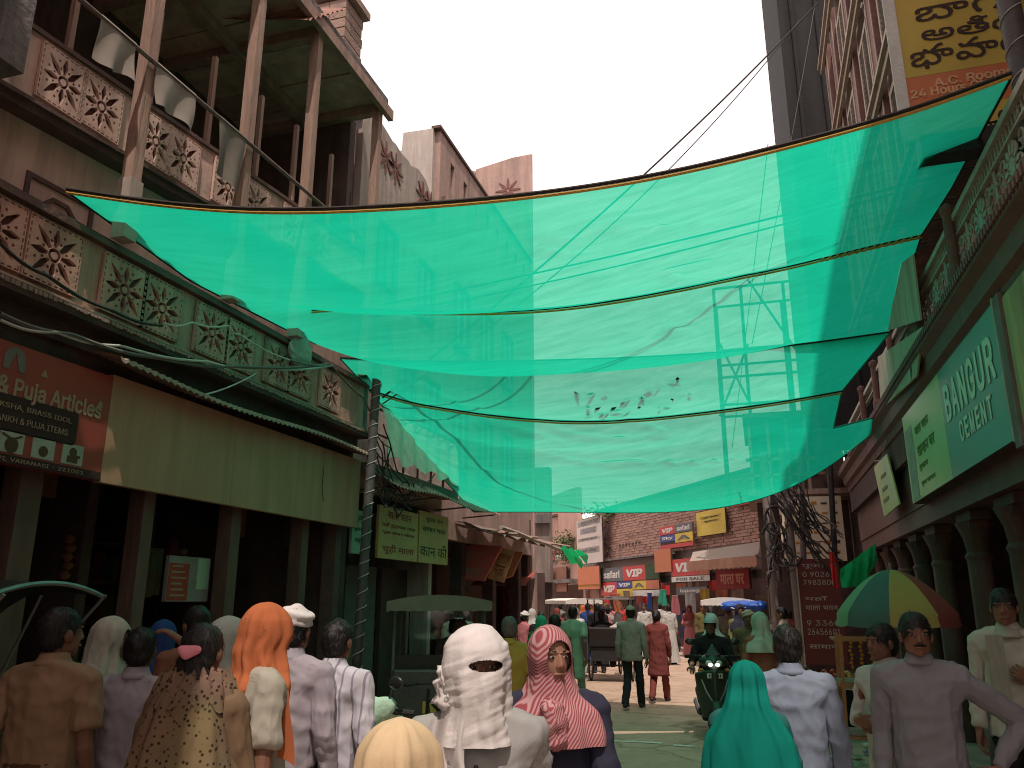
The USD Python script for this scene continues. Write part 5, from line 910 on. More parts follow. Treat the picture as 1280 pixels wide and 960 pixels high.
def scooter(label, body_m, accent_m, loc, rz, group=None):
    """A gearless scooter facing +y in its own frame, front wheel at y = .62."""
    T = Thing('scooter', label, 'scooter', loc, rz, group, local=True)
    wheel(T, (0, .62, .23), .23, .06, name='wheel'); wheel(T, (0, -.62, .23), .23, .06, name='wheel')
    T.add('front_mudguard', smoothed(hull(SP((0, .82, .36), (.06, .08, .03)), SP((0, .62, .5), (.075, .1, .04)), SP((0, .46, .4), (.06, .05, .04))), .03), body_m, smooth=True)
    ap = hull(SP((-.2, .45, .82), .05), SP((.2, .45, .82), .05), SP((0, .55, .86), .06), SP((-.13, .4, .34), .05), SP((.13, .4, .34), .05), SP((0, .57, .5), .05), SP((-.19, .42, .6), .04), SP((.19, .42, .6), .04))
    T.add('front_apron', smoothed(ap, .03), body_m, smooth=True)
    for sx in (-1, 1): T.add('apron_stripe', MB().tube([[sx*.17, .52, .78], [sx*.12, .575, .64], [sx*.05, .6, .52]], .012, 5), accent_m)
    T.add('handlebar_cowl', smoothed(hull(SP((-.13, .4, 1.0), .06), SP((.13, .4, 1.0), .06), SP((0, .5, .98), .08), SP((0, .4, 1.08), .05)), .03), body_m, smooth=True)
    h = T.add('headlight', smoothed(hull(SP((-.07, .535, .98), .04), SP((.07, .535, .98), .04), SP((0, .55, .93), .035)), .02), lens_m, smooth=True); T.add('lit_lamp', SP((-.045, .575, .965), (.03, .012, .024)), lamp_on, parent=h); T.add('lit_lamp', SP((.045, .575, .965), (.03, .012, .024)), lamp_on, parent=h)
    T.add('visor', smoothed(hull(SP((-.08, .46, 1.08), .02), SP((.08, .46, 1.08), .02), SP((0, .42, 1.2), .015)), .03), gloss_black_m, smooth=True)
    hb = T.add('handlebar', MB().tube([[-.36, .3, 1.05], [-.2, .38, 1.06], [.2, .38, 1.06], [.36, .3, 1.05]], .016, 8), black_m)
    for sx in (-1, 1):
        T.add('grip', MB().tube([[sx*.24, .36, 1.06], [sx*.36, .3, 1.05]], .022, 8), tyre_m, parent=hb); mr = T.add('mirror', MB().tube([[sx*.2, .4, 1.07], [sx*.25, .42, 1.2]], .008, 5).add(smoothed(SP((sx*.29, .42, 1.25), (.065, .02, .045)), .03, 0)), gloss_black_m)
        T.add('indicator', SP((sx*.17, .54, .9), (.035, .02, .02)), mat('amber_lens', (.5, .2, .03), rough=.2, bump=0))
    T.add('floorboard', MB().add(smoothed(hull(SP((-.14, .35, .3), .04), SP((.14, .35, .3), .04), SP((-.14, -.1, .3), .04), SP((.14, -.1, .3), .04)), .06)), black_m)
    T.add('rear_body', smoothed(hull(SP((-.13, -.05, .45), .08), SP((.13, -.05, .45), .08), SP((-.14, -.5, .55), .08), SP((.14, -.5, .55), .08), SP((0, -.82, .68), .07), SP((0, -.1, .62), .1)), .04), body_m, smooth=True)
    T.add('seat', smoothed(hull(SP((-.08, .0, .74), .06), SP((.08, .0, .74), .06), SP((-.1, -.6, .8), .06), SP((.1, -.6, .8), .06), SP((0, -.75, .82), .05)), .04), seat_m, smooth=True)
    T.add('number_plate', MB().box([-.1, .585, .8], [.1, .595, .86]), mat('plate_white', (.6, .58, .5))); 
    for k in range(6): T.add('plate_mark', MB().box([-.082+k*.028, .595, .812], [-.066+k*.028, .598, .848]), black_m)
    T.add('tail_light', SP((0, -.88, .7), (.07, .02, .03)), mat('red_lens', (.4, .02, .02), rough=.2, bump=0)); T.add('grab_rail', MB().tube([[-.13, -.55, .83], [-.13, -.85, .88], [.13, -.85, .88], [.13, -.55, .83]], .012, 6), steel_m)
    T.add('exhaust', MB().tube([[.17, -.3, .28], [.19, -.85, .36]], .05, 10), steel_m); T.add('stand', MB().tube([[-.12, -.1, .3], [-.2, -.2, .02]], .012, 5), black_m)
    return T
lamp_on = lamp('lit_headlamp', (1, .97, .8), 3.0)
olive_black_m = mat('olive_black_paint', (.03, .042, .025), (.02, .028, .018), rough=.3, bump=0, spec=.5); pale_green_paint_m = mat('pale_green_paint', (.2, .3, .22), (.14, .22, .16), scale=6, rough=.4, bump=.05)
SC1 = scooter('black and dark green scooter with lit headlamp riding towards the viewer', olive_black_m, steel_m, (-.72, 12.0, .01), math.pi+.12)
SC2 = scooter('parked scooter under a pale green dust sheet by the left shops', pale_green_paint_m, steel_m, (-2.55, 5.75, .01), math.pi-.3)
m_ = smoothed(hull(SP((-.2, .4, 1.08), .06), SP((.22, .38, 1.06), .06), SP((0, .52, .95), .1), SP((0, .1, .8), .1)), .03); m_.vertices += (meshkit.fbm(m_.vertices*9, 3)[:, None]-.5)*.07; m_.apply_translation([0, 0, .02])
SC2.add('dust_sheet', m_, cloth('pale_green_sheet', (.3, .42, .33)), smooth=True)
def motorbike(label, loc, rz, tank_m, group):
    T = Thing('motorbike', label, 'motorbike', loc, rz, group, local=True)
    wheel(T, (0, .68, .3), .3, .05, spokes=16); wheel(T, (0, -.62, .3), .3, .06, spokes=16)
    T.add('tank', smoothed(hull(SP((0, .3, .82), (.12, .12, .1)), SP((0, -.02, .76), (.09, .1, .07))), .04), tank_m, smooth=True); T.add('seat', smoothed(hull(SP((0, -.1, .78), .07), SP((0, -.7, .82), .07)), .05), seat_m, smooth=True)
    T.add('frame', MB().tube([[0, .45, .95], [0, .15, .35], [0, -.25, .35], [0, -.5, .7], [0, .35, .75]], .025, 6), black_m); T.add('engine', MB().lathe([(0, .3), (.12, .3), (.13, .4), (.1, .45), (.12, .5), (.1, .55), (.11, .62), (0, .62)], (0, .08, 0), 10), steel_m)
    for sx in (-1, 1): T.add('fork', MB().tube([[sx*.07, .68, .3], [sx*.08, .45, .98]], .02, 6), steel_m); T.add('mirror', MB().tube([[sx*.3, .38, 1.05], [sx*.33, .42, 1.2]], .007, 4).ball([sx*.34, .42, 1.24], (.05, .015, .035), 1), black_m)
    T.add('handlebar', MB().tube([[-.36, .3, 1.05], [-.12, .44, 1.04], [.12, .44, 1.04], [.36, .3, 1.05]], .015, 6), steel_m); T.add('headlight', SP((0, .56, .92), (.09, .07, .09)), lens_m); T.add('mudguard', MB().grid(np.array([[[x, .68+.34*math.cos(a), .3+.34*math.sin(a)] for x in (-.06, 0, .06)] for a in np.linspace(.4, 2.4, 9)])), tank_m); T.add('tail_light', SP((0, -.82, .72), (.05, .03, .04)), mat('red_lens', (.4, .02, .02)))
    T.add('exhaust', MB().tube([[.12, .1, .3], [.15, -.8, .36]], .035, 8), chrome_m); return T
mk = [('red motorbike parked first in the row by the luggage shop', vip_m), ('black motorbike with chrome exhaust parked second in the row', gloss_black_m), ('blue motorbike parked third in the row', blue_m), ('grey motorbike parked fourth in the row', steel_m), ('black motorbike parked last by the awning end of the row', gloss_black_m)]
for k, (lab, m_) in enumerate(mk):
    c = F0+FD*(-.2+k*.85)+FN*1.7; motorbike(lab, (c[0], c[1], .01), math.atan2(-FN[0], FN[1])+math.pi*.0+.3+.1*(k % 2), m_, 'motorbikes parked by the luggage shop')
def rod_frame(th, name, pts, r, m): return th.add(name, MB().tube(pts, r, 6), m)
def e_rickshaw(label, loc, rz, body_m, roof_m, group=None, passengers=False):
    """Three-wheeled battery rickshaw facing +y in its own frame; 1 m wide, 2.6 m long, roof at 1.8 m."""
    T = Thing('electric_rickshaw', label, 'rickshaw', loc, rz, group, local=True)
    wheel(T, (0, 1.15, .25), .25, .06, spokes=12)
    for sx in (-1, 1): wheel(T, (sx*.44, -.75, .25), .25, .06, spokes=12)
    T.add('floor', MB().box([-.5, -1.15, .38], [.5, .75, .44]), black_m); T.add('rear_panel', MB().add(smoothed(hull(SP((-.47, -1.2, .45), .04), SP((.47, -1.2, .45), .04), SP((-.47, -1.15, 1.02), .04), SP((.47, -1.15, 1.02), .04)), .08, 2)), body_m); T.add('side_panel', MB().box([-.53, -1.15, .42], [-.5, -.1, .8]), body_m); T.add('side_panel', MB().box([.5, -1.15, .42], [.53, -.1, .8]), body_m)
    T.add('bench', MB().box([-.48, -1.08, .7], [.48, -.6, .82]), seat_m); T.add('bench', MB().box([-.48, -.1, .7], [.48, .25, .8]), seat_m); T.add('bench_back', MB().box([-.48, -1.1, .83], [.48, -1.0, 1.2]), seat_m); T.add('bench_base', MB().box([-.45, -1.05, .44], [.45, -.62, .7]), body_m); T.add('bench_base', MB().box([-.45, -.08, .44], [.45, .22, .7]), body_m)
    for sx in (-1, 1):
        for y0, y1 in ((-1.15, -1.12), (-.05, -.05), (.8, .62)): T.add('roof_post', MB().tube([[sx*.5, y0, .42], [sx*.5, y1, 1.76]], .017, 6), steel_m)
    T.add('roof', MB().grid(np.array([[[x, y, 1.76+.07*(1-(x/.58)**2)+.02*math.cos(y*2)] for x in np.linspace(-.58, .58, 9)] for y in np.linspace(-1.3, .95, 8)])), roof_m, smooth=True)
    vl = MB()
    for a, b in (((-.58, -1.3), (.58, -1.3)), ((.58, -1.3), (.58, .95)), ((.58, .95), (-.58, .95)), ((-.58, .95), (-.58, -1.3))):
        t = np.linspace(0, 1, 24); vl.grid(np.array([[[a[0]+(b[0]-a[0])*s, a[1]+(b[1]-a[1])*s, 1.765+.01+(.07*(1-((a[0]+(b[0]-a[0])*s)/.58)**2))], [a[0]+(b[0]-a[0])*s, a[1]+(b[1]-a[1])*s, 1.66+.02*abs(math.sin(s*30))]] for s in t]))
    T.add('roof_valance', vl, roof_m)
    T.add('front_cowl', smoothed(hull(SP((-.38, .85, .5), .06), SP((.38, .85, .5), .06), SP((-.36, .8, 1.0), .05), SP((.36, .8, 1.0), .05), SP((0, 1.05, .6), .08)), .06), body_m, smooth=True); T.add('headlight', SP((0, 1.1, .75), (.1, .05, .1)), lens_m)
    T.add('windscreen', MB().box([-.42, .78, 1.08], [.42, .785, 1.7]), pane_m); T.add('windscreen_frame', MB().tube([[-.44, .78, 1.03], [-.44, .78, 1.72], [.44, .78, 1.72], [.44, .78, 1.03], [-.44, .78, 1.03]], .018, 6), body_m); T.add('handlebar', MB().tube([[-.3, .55, 1.08], [0, .7, 1.05], [.3, .55, 1.08]], .015, 6), black_m)
    T.add('rear_bumper', MB().tube([[-.55, -1.28, .5], [.55, -1.28, .5]], .022, 8), steel_m); T.add('rear_plate', MB().box([-.16, -1.262, .62], [.16, -1.25, .74]), mat('plate_yellow', (.5, .38, .1), (.4, .3, .08), scale=20))
    return T
pane_m = usdkit.material(stage, '/World/Looks/window_pane', {'f': ('fresnel', {'IOR': 1.5}), 't': ('transparent_bsdf', {'color': (.9, .92, .9)}), 'g': ('glossy_bsdf', {'roughness': .05}), 'm': ('mix_closure', {})}, [('f.fac', 'm.fac'), ('t.BSDF', 'm.closure1'), ('g.BSDF', 'm.closure2')], surface='m.closure')
roof_green_m = cloth('dull_green_canopy', (.16, .17, .13)); roof_white_m = cloth('white_canopy', (.75, .7, .64))
e_rickshaw('dark electric rickshaw with a dull green canopy seen from behind by the left shops', (-3.85, 9.75, .01), .36, mat('rickshaw_dark', (.06, .065, .055), (.04, .042, .036), rough=.4), roof_green_m)
ER = e_rickshaw('electric rickshaw with a white roof waiting by the far left shops', (-5.7, 25.3, .01), .55, mat('rickshaw_brown', (.2, .08, .06), rough=.5), roof_white_m, 'white-roofed rickshaws down the street')
dup(ER, 'electric rickshaw with a white roof coming up the street beneath a blue bundle', (-.78, 20.1, .01), math.pi+.08, 'white-roofed rickshaws down the street')
def cycle_rickshaw(label, loc, rz, seat_c, hood_m, group=None, hood=True):
    """Cycle rickshaw facing +y in its own frame: two big spoked wheels behind, one in front, a bench under a folding hood."""
    T = Thing('cycle_rickshaw', label, 'rickshaw', loc, rz, group, local=True)
    for sx in (-1, 1): wheel(T, (sx*.48, -.5, .34), .34, .022, spokes=20)
    wheel(T, (0, 1.25, .34), .34, .022, spokes=20)
    for nm, pts in (('main_tube', [[0, -.5, .36], [0, .3, .42], [0, 1.05, .85]]), ('seat_tube', [[0, .35, .4], [0, .25, .95]]), ('top_tube', [[0, .27, .88], [0, 1.02, .9]]), ('axle', [[-.52, -.5, .34], [.52, -.5, .34]])): rod_frame(T, nm, pts, .02, black_m)
    for sx in (-1, 1): rod_frame(T, 'fork', [[sx*.045, 1.25, .34], [sx*.045, 1.04, .95]], .014, black_m); rod_frame(T, 'side_rail', [[sx*.44, -.85, .5], [sx*.44, .05, .5]], .018, steel_m); rod_frame(T, 'arm_rest', [[sx*.46, -.8, .8], [sx*.46, -.15, .98], [sx*.46, -.1, .55]], .016, steel_m)
    rod_frame(T, 'handlebar', [[-.28, .8, 1.06], [-.1, 1.0, 1.08], [.1, 1.0, 1.08], [.28, .8, 1.06]], .014, chrome_m); T.add('saddle', smoothed(hull(SP((-.08, .2, 1.0), .035), SP((.08, .2, 1.0), .035), SP((0, .42, .99), .025)), .04), seat_m, smooth=True)
    T.add('footboard', MB().box([-.42, -.15, .42], [.42, .15, .45]), wood_m); T.add('bench', MB().add(smoothed(hull(SP((-.42, -.8, .72), .05), SP((.42, -.8, .72), .05), SP((-.42, -.35, .74), .05), SP((.42, -.35, .74), .05)), .08)), seat_c, smooth=True); T.add('bench_back', MB().add(smoothed(hull(SP((-.42, -.85, .8), .04), SP((.42, -.85, .8), .04), SP((-.42, -.95, 1.15), .04), SP((.42, -.95, 1.15), .04)), .08)), seat_c, smooth=True); T.add('bench_box', MB().box([-.42, -.85, .45], [.42, -.3, .68]), black_m)
    if hood:
        T.add('hood', MB().grid(np.array([[[x, -.95+1.15*s, 1.18+.68*math.sin(min(1, s*1.5)*1.45)+.07*(1-(x/.52)**2)-.1*max(0, s-.6)] for x in np.linspace(-.52, .52, 9)] for s in np.linspace(0, 1, 12)])), hood_m, smooth=True)
        for s, z in ((.3, 1.75), (.75, 1.84), (1.2, 1.84)):
            for sx in (-1, 1): rod_frame(T, 'hood_stay', [[sx*.5, -.6, .8], [sx*.5, -.95+s, z-.02]], .011, steel_m)
        T.add('hood_edge', MB().tube([[x, .2, 1.82+.07*(1-(x/.52)**2)] for x in np.linspace(-.54, .54, 11)], .016, 6), steel_m)
    return T
CR1 = cycle_rickshaw('black hooded cycle rickshaw with a red seat at the left edge behind the policeman', (-4.35, 4.0, .01), -1.35, mat('red_vinyl', (.36, .03, .025), (.28, .025, .02), rough=.5), mat('black_hood', (.03, .028, .028), (.02, .018, .018), rough=.45))
CR2 = cycle_rickshaw('cycle rickshaw with a flat dark canopy seen from behind in the sunlit street', (-3.42, 19.8, .01), .05, seat_m, mat('black_hood', (.03, .028, .028)), hood=False)
CR2.add('flat_canopy', MB().box([-.5, -.9, 1.8], [.5, .25, 1.83]), mat('grey_canopy_edge', (.3, .27, .25)))
for x in (-.47, .47):
    for y in (-.85, .2): rod_frame(CR2, 'canopy_post', [[x, y, .5], [x, y, 1.8]], .016, black_m)
m_ = smoothed(hull(SP((-.32, 20.0, 1.68), (.16, .2, .1)), SP((-1.0, 20.0, 1.68), (.16, .2, .1))).translate((.3, -.9, .0)), .04); m_.vertices += (meshkit.fbm(m_.vertices*5, 3)[:, None]-.5)*.08
T = Thing('blue_bundle', 'bright blue plastic bundle hung below the white rickshaw roof', 'bundle', (-.5, 19.1, 1.6)); T.add('wrap', m_, mat('blue_plastic', (.02, .1, .45), (.015, .07, .33), scale=6, rough=.35)); T.add('rope', MB().tube([[-.9, 19.0, 1.7], [-.5, 18.88, 1.6], [-.1, 19.0, 1.7]], .012, 5), white_m)
# a bicycle between the dust-sheeted scooter and the white-scarved walker
BC = Thing('bicycle', 'black bicycle parked in front of the green-roofed rickshaw', 'bicycle', (-3.0, 7.5, .01), .6, local=True)
wheel(BC, (0, .5, .34), .34, .022, spokes=20); wheel(BC, (0, -.55, .34), .34, .022, spokes=20)
for nm, pts in (('down_tube', [[0, .35, .8], [0, 0, .32]]), ('seat_tube', [[0, 0, .32], [0, -.2, .85]]), ('top_tube', [[0, .33, .85], [0, -.18, .8]]), ('chain_stay', [[0, 0, .32], [0, -.55, .34], [0, -.18, .78]]), ('fork', [[0, .5, .34], [0, .33, .95]]), ('handlebar', [[-.26, .2, 1.0], [-.1, .34, 1.0], [.1, .34, 1.0], [.26, .2, 1.0]]), ('rack', [[-.06, -.3, .74], [-.06, -.75, .74], [.06, -.75, .74], [.06, -.3, .74]])): rod_frame(BC, nm, pts, .016, black_m)
BC.add('saddle', smoothed(hull(SP((-.07, -.28, .9), .03), SP((.07, -.28, .9), .03), SP((0, -.08, .89), .022)), .04), seat_m, smooth=True); BC.add('crank', MB().tube([[-.1, .05, .2], [-.1, 0, .32], [.1, 0, .32], [.1, -.05, .45]], .012, 5), steel_m)
# ------------------------------------------------------------------ people
skin_m = mat('brown_skin', (.2, .095, .06), (.16, .075, .047), scale=9, rough=.6, bump=.06, spec=.3); skin2_m = mat('light_brown_skin', (.3, .15, .1), (.25, .125, .083), scale=9, rough=.6, bump=.06)
hair_m = mat('black_hair', (.018, .015, .014), (.01, .009, .008), scale=30, stretch=(1, 1, .25), rough=.55, bump=.5, bscale=90, dist=.006); grey_hair_m = mat('grey_hair', (.12, .11, .1), (.06, .055, .05), scale=30, rough=.7)
eye_m = mat('eye_white', (.24, .21, .185), rough=.2, bump=0); iris_m = mat('dark_iris', (.015, .01, .008), rough=.15, bump=0); lip_m = mat('lip', (.2, .08, .06), rough=.5, bump=0); sole_m = mat('dark_shoe', (.04, .03, .026), rough=.6)
def V(*a): return np.array(a, float)
def bone(a, b, ra, rb, n=12): return hull(SP(a, ra, n), SP(b, rb, n))
def union(L): return Manifold.batch_boolean(L, OpType.Add)
def hand(w, d, pn, side, curl=.5, s=1., thumb=.5):
    """A hand on wrist w: fingers run along d, the palm faces pn; side = +1 if the thumb leaves toward d x pn."""
    d, pn = nrm(d), nrm(pn); pn = nrm(pn-d*(pn @ d)); a = np.cross(d, pn)*side; L = []
    kn = [w+d*(.088+.004*(1.5-abs(k-1.2)))*s+a*(.032-.021*k)*s for k in range(4)]
    L.append(hull(SP(w, .023*s, 8), *[SP(k, .0125*s, 8) for k in kn])); L.append(hull(SP(w+d*.025*s+a*.02*s+pn*.008*s, .017*s, 8), SP(kn[0], .013*s, 8), SP(w+a*.012*s, .018*s, 8)))
    for k, ln in enumerate((.07, .078, .073, .058)):
        p, dd = kn[k], d
        for j, f in enumerate((.45, .31, .24)):
            ang = curl*(.55+.35*j)+.06*k*curl; dd = nrm(dd*math.cos(ang)+pn*math.sin(ang)); q = p+dd*ln*f*s; L.append(bone(p, q, (.0105-.001*j)*s, (.0098-.0012*j)*s, 7)); p = q
            pn_ = pn
    t0 = w+d*.03*s+a*.027*s; t1 = t0+(d*.55+a*.75+pn*.25)*.042*s; t2 = t1+nrm(d*.85+a*(.45-.5*thumb)+pn*thumb*.6)*.032*s; t3 = t2+nrm(d+pn*thumb*.7-a*.2*thumb)*.026*s
    L += [bone(t0, t1, .0145*s, .012*s, 7), bone(t1, t2, .012*s, .0108*s, 7), bone(t2, t3, .0108*s, .009*s, 7)]
    return L
ARMS = {  # elbow, wrist offsets from the shoulder for the right arm (+x out, +y ahead); finger direction; palm direction; curl
    'down': (V(.05, -.02, -.29), V(.06, .05, -.54), V(.05, .15, -1), V(-1, .1, 0), .5),
    'fwd_swing': (V(.05, .09, -.28), V(.03, .27, -.46), V(0, .45, -.9), V(-1, 0, 0), .6),
    'back_swing': (V(.06, -.12, -.27), V(.07, -.1, -.53), V(.05, .1, -1), V(-1, .1, 0), .6),
    'hip': (V(.26, -.1, -.2), V(.12, .04, -.43), V(-.85, .45, -.3), V(-.3, -.9, -.1), .5),
    'chest': (V(.09, -.02, -.28), V(-.05, .2, -.2), V(-.9, .15, .35), V(0, -1, .1), .9),
    'bar': (V(.09, .12, -.25), V(.12, .36, -.3), V(-.1, 1, -.15), V(0, 0, -1), 1.4),
    'head': (V(.24, .08, .1), V(.02, .08, .27), V(-.75, .0, .5), V(-.3, 0, -1), .5),
    'out': (V(.12, .22, -.18), V(.06, .46, -.2), V(-.1, 1, .0), V(-.7, 0, -.5), .7),
    'fold': (V(.08, .02, -.27), V(-.12, .22, -.24), V(-1, .1, .05), V(0, -1, 0), .6)}
def drape(rings, fold=.02, nf=9, seed=0, nt=72, nz=44, opening=None, grow=1., tilt=0.):
    """A cloth as one sheet: rings (z, cx, cy, rx, ry) from the top down, smoothly joined; folds deepen downward; opening = ellipsoid cut away for a face."""
    from scipy.interpolate import PchipInterpolator
    R = np.array(rings, float)[::-1]; z = np.linspace(R[-1, 0], R[0, 0], nz); C = PchipInterpolator(R[:, 0], R[:, 1:])(z); th = np.linspace(0, 2*np.pi, nt, endpoint=False); rr = np.random.default_rng(seed)
    t = np.linspace(0, 1, nz)[:, None]; ph = rr.uniform(0, 6, 4); TH = th[None, :]
    w = (np.sin(nf*TH+ph[0]+1.2*t+.8*np.sin(2*TH+ph[1]))+.55*np.sin((nf*1.7//1)*TH+ph[2]-1.5*t)+.35*np.sin(3*TH+ph[3]+2*t))
    n3 = meshkit.fbm(np.stack([np.cos(TH)*3+seed+0*t, np.sin(TH)*3+0*t, t*3+0*TH], -1), 3)-.5
    a = 1+(fold*w*(t**grow)+fold*2.2*n3*(.25+t))/np.maximum(C[:, 2:3], .05)*.6
    P = np.stack([C[:, 0:1]+C[:, 2:3]*a*np.cos(TH), C[:, 1:2]+C[:, 3:4]*a*np.sin(TH), z[:, None]+0*TH+tilt*np.sin(TH)*t*.1], -1)
    m = MB().grid(P, True).mesh(); top = len(m.vertices); m = trimesh.Trimesh(np.vstack([m.vertices, P[0].mean(0)]), np.vstack([m.faces, [[(k+1) % nt, k, top] for k in range(nt)]]), process=False)
    if opening is not None:
        c, r = np.array(opening[0]), np.array(opening[1]); fc = m.triangles_center; m.update_faces((((fc-c)/r)**2).sum(1) > 1)
    return m
def dome(hx, hy, zc, a, b, c, s, upto=95):
    return [((zc+c*math.cos(math.radians(p)))*s, hx, hy, max(.012, a*math.sin(math.radians(p)))*s, max(.014, b*math.sin(math.radians(p)))*s) for p in (6, 22, 38, 54, 70, upto)]
def sc_rings(L, s): return [(z*s, cx*s, cy*s, rx*s, ry*s) for z, cx, cy, rx, ry in L]
def wrinkle(t, amp, seed, f=1.):
    v = t.vertices; n = t.vertex_normals; w = meshkit.fbm(np.stack([v[:, 0]*9*f+v[:, 2]*2*f+seed, v[:, 1]*9*f, v[:, 2]*3*f-v[:, 0]*4*f], -1), 3); w3 = 1-np.abs(meshkit.fbm(np.stack([v[:, 0]*15*f+v[:, 2]*5*f, v[:, 1]*15*f+seed, v[:, 2]*5*f-v[:, 0]*7*f], -1), 2)*2-1); w2 = 1-np.abs(meshkit.fbm(np.stack([v[:, 0]*5*f+v[:, 2]*7*f, v[:, 1]*5*f+seed*3, v[:, 2]*7*f], -1), 2)*2-1)
    t.vertices = v+n*(amp*((w-.5)*1.6+(w2**4-.3)*.8+(w3**5-.3)*.7))[:, None]; return t
def person(label, x, y, face, h=1.68, top=None, bottom=None, sleeve='long', arms=('down', 'down'), legs='stand', hair='short', skin=None, z0=0., female=False, near=False, hem=.80, skirt=None, faceparts=False, scarf=None, scarf_m=None, turn=0., lean=0., collar=True, group=None, shoes=True, loose=1., extra=None, hair_m_=None, beard=False, sit=False, belt=None):
    """One person facing angle FACE (0 = along the street away from the viewer, counter-clockwise). Everything is built at 1.70 m and scaled to h."""
    s = h/1.70; skin = skin or skin_m; T = Thing('person', label, 'person', (x, y, z0), face, group, local=True); seed = int(abs(x*37+y*91)*10) % 97
    ed = .018 if near else .03
    sh, hipw = (.16 if female else .185), (.09)
    rot = lambda p: p
    SHL = {1: V(sh, 0, 1.375), -1: V(-sh, 0, 1.375)}
    dz = -.42 if sit else 0.
    # legs
    J = {}
    for k, sx in ((0, -1), (1, 1)):
        if sit: J[sx] = (V(sx*.1, -.02, .92), V(sx*.17, .4, .93), V(sx*.16, .38, .5))
        elif legs == 'walk': f = sx; J[sx] = (V(sx*.09, 0, .92), V(sx*.095, .1 if f > 0 else .02, .5), V(sx*.09, .24 if f > 0 else -.25, .1 if f > 0 else .14))
        else: J[sx] = (V(sx*.09, 0, .92), V(sx*.105, .02, .49), V(sx*.115, -.01, .09))
    head_c = V(0, .025, 1.6)
    body = [hull(SP(V(0, .0, 1.28), (.15, .105, .14)), SP(SHL[1], .055), SP(SHL[-1], .055), SP(V(0, -.01, 1.43), .06)), hull(SP(V(0, .0, 1.28), (.15, .105, .14)), SP(V(0, 0, 1.05), (.14, .1, .1)), SP(V(0, 0, .95), (.155, .11, .1))), bone(V(0, -.005, 1.42), V(0, .015, 1.53), .056, .052)]
    for sx in (-1, 1):
        a, b, c = J[sx]; body += [bone(a, b, .08, .055), bone(b, c, .055, .036), hull(SP(c+V(0, -.04, -.04), .034), SP(c+V(0, .06, -.06), (.038, .05, .025)), SP(c+V(0, .15, -.07), (.036, .03, .018)))]
    # head
    cs, sn = math.cos(turn), math.sin(turn)
    def H(px, py, pz): return V(head_c[0]+px*cs-py*sn, head_c[1]+px*sn+py*cs, head_c[2]+pz)
    def RS(c, r): return Manifold.sphere(1., 16).scale(tuple(r)).rotate((0, 0, math.degrees(turn))).translate(tuple(map(float, c)))
    hd = [hull(RS(H(0, -.005, .025), (.074, .093, .09)), RS(H(0, .025, -.03), (.06, .07, .07)), RS(H(0, .062, -.092), (.026, .024, .02)), RS(H(.045, .02, -.07), (.018, .03, .02)), RS(H(-.045, .02, -.07), (.018, .03, .02)))]
    hd += [hull(SP(H(0, .093, .012), .007, 8), SP(H(0, .104, -.024), .0115, 8), SP(H(.013, .09, -.03), .009, 8), SP(H(-.013, .09, -.03), .009, 8)), hull(RS(H(.035, .079, .028), (.018, .007, .006)), RS(H(.01, .084, .026), (.008, .007, .006))), hull(RS(H(-.035, .079, .028), (.018, .007, .006)), RS(H(-.01, .084, .026), (.008, .007, .006)))]
    hd += [RS(H(e*.076, .0, -.01), (.012, .022, .032)) for e in (-1, 1)] + [hull(RS(H(-.02, .088, -.062), (.008, .008, .005)), RS(H(.02, .088, -.062), (.008, .008, .005)), RS(H(0, .094, -.058), (.01, .006, .005)))]
    # arms
    Wr = {}
    for i, sx in ((0, -1), (1, 1)):
        e, w, fd, pn, cu = ARMS[arms[i]]; fl = V(sx, 1, 1); S = SHL[sx]; E, W = S+e*fl, S+w*fl; Wr[sx] = (S, E, W, fd*fl, pn*fl)
        body += [bone(S, E, .048, .038), bone(E, W, .04, .026)] + hand(W, fd*fl, pn*fl, -sx if True else sx, cu)
    allb = union(body+hd).scale((s, s, s)); bm = smoothed(allb, (.014 if faceparts else ed)*1.0, 4); T.add('body', bm, skin, smooth=True)
    if faceparts:
        for e in (-1, 1):
            ey = T.add('eye', RS(H(e*.031, .081, .008)*s, (.013, .0085, .0062)), eye_m); T.add('iris', RS(H(e*.031+.0, .088, .008)*s, (.006, .003, .0055)), iris_m, parent=ey); T.add('eyebrow', hull(RS(H(e*.018, .089, .032)*s, (.004, .004, .003)), RS(H(e*.047, .076, .028)*s, (.004, .004, .003))), hair_m)
        T.add('lips', hull(RS(H(-.02, .095, -.061)*s, (.006, .005, .004)), RS(H(.02, .095, -.061)*s, (.006, .005, .004)), RS(H(0, .1, -.06)*s, (.006, .004, .006))), lip_m, smooth=True)
        if beard:
            T.add('moustache', hull(RS(H(-.026, .096, -.049)*s, (.007, .005, .005)), RS(H(.026, .096, -.049)*s, (.007, .005, .005)), RS(H(0, .106, -.043)*s, (.008, .005, .004))), hair_m); 
    # hair
    if hair in ('short', 'long', 'bun'):
        hm = union([hull(RS(H(0, -.012, .03), (.082, .1, .098)), RS(H(0, -.045, -.03), (.072, .055, .06)))] + ([hull(RS(H(0, -.07, -.04), (.075, .05, .06)), RS(H(0, -.1, -.22), (.06, .035, .06)))] if hair == 'long' else []) + ([RS(H(0, -.12, .0), (.05, .045, .05))] if hair == 'bun' else []))
        cut = Manifold.cube((.3, .2, .4), True).rotate((-12, 0, math.degrees(turn))).translate(tuple(H(0, .145, -.14))); ears = union([RS(H(e*.085, .02, -.03), (.02, .03, .05)) for e in (-1, 1)])
        hm = (hm - cut - ears).scale((s, s, s)); t = smoothed(hm, .012 if near else .025, 3); wrinkle(t, .008, seed, 3.); T.add('hair', t, hair_m_ or hair_m, smooth=True)
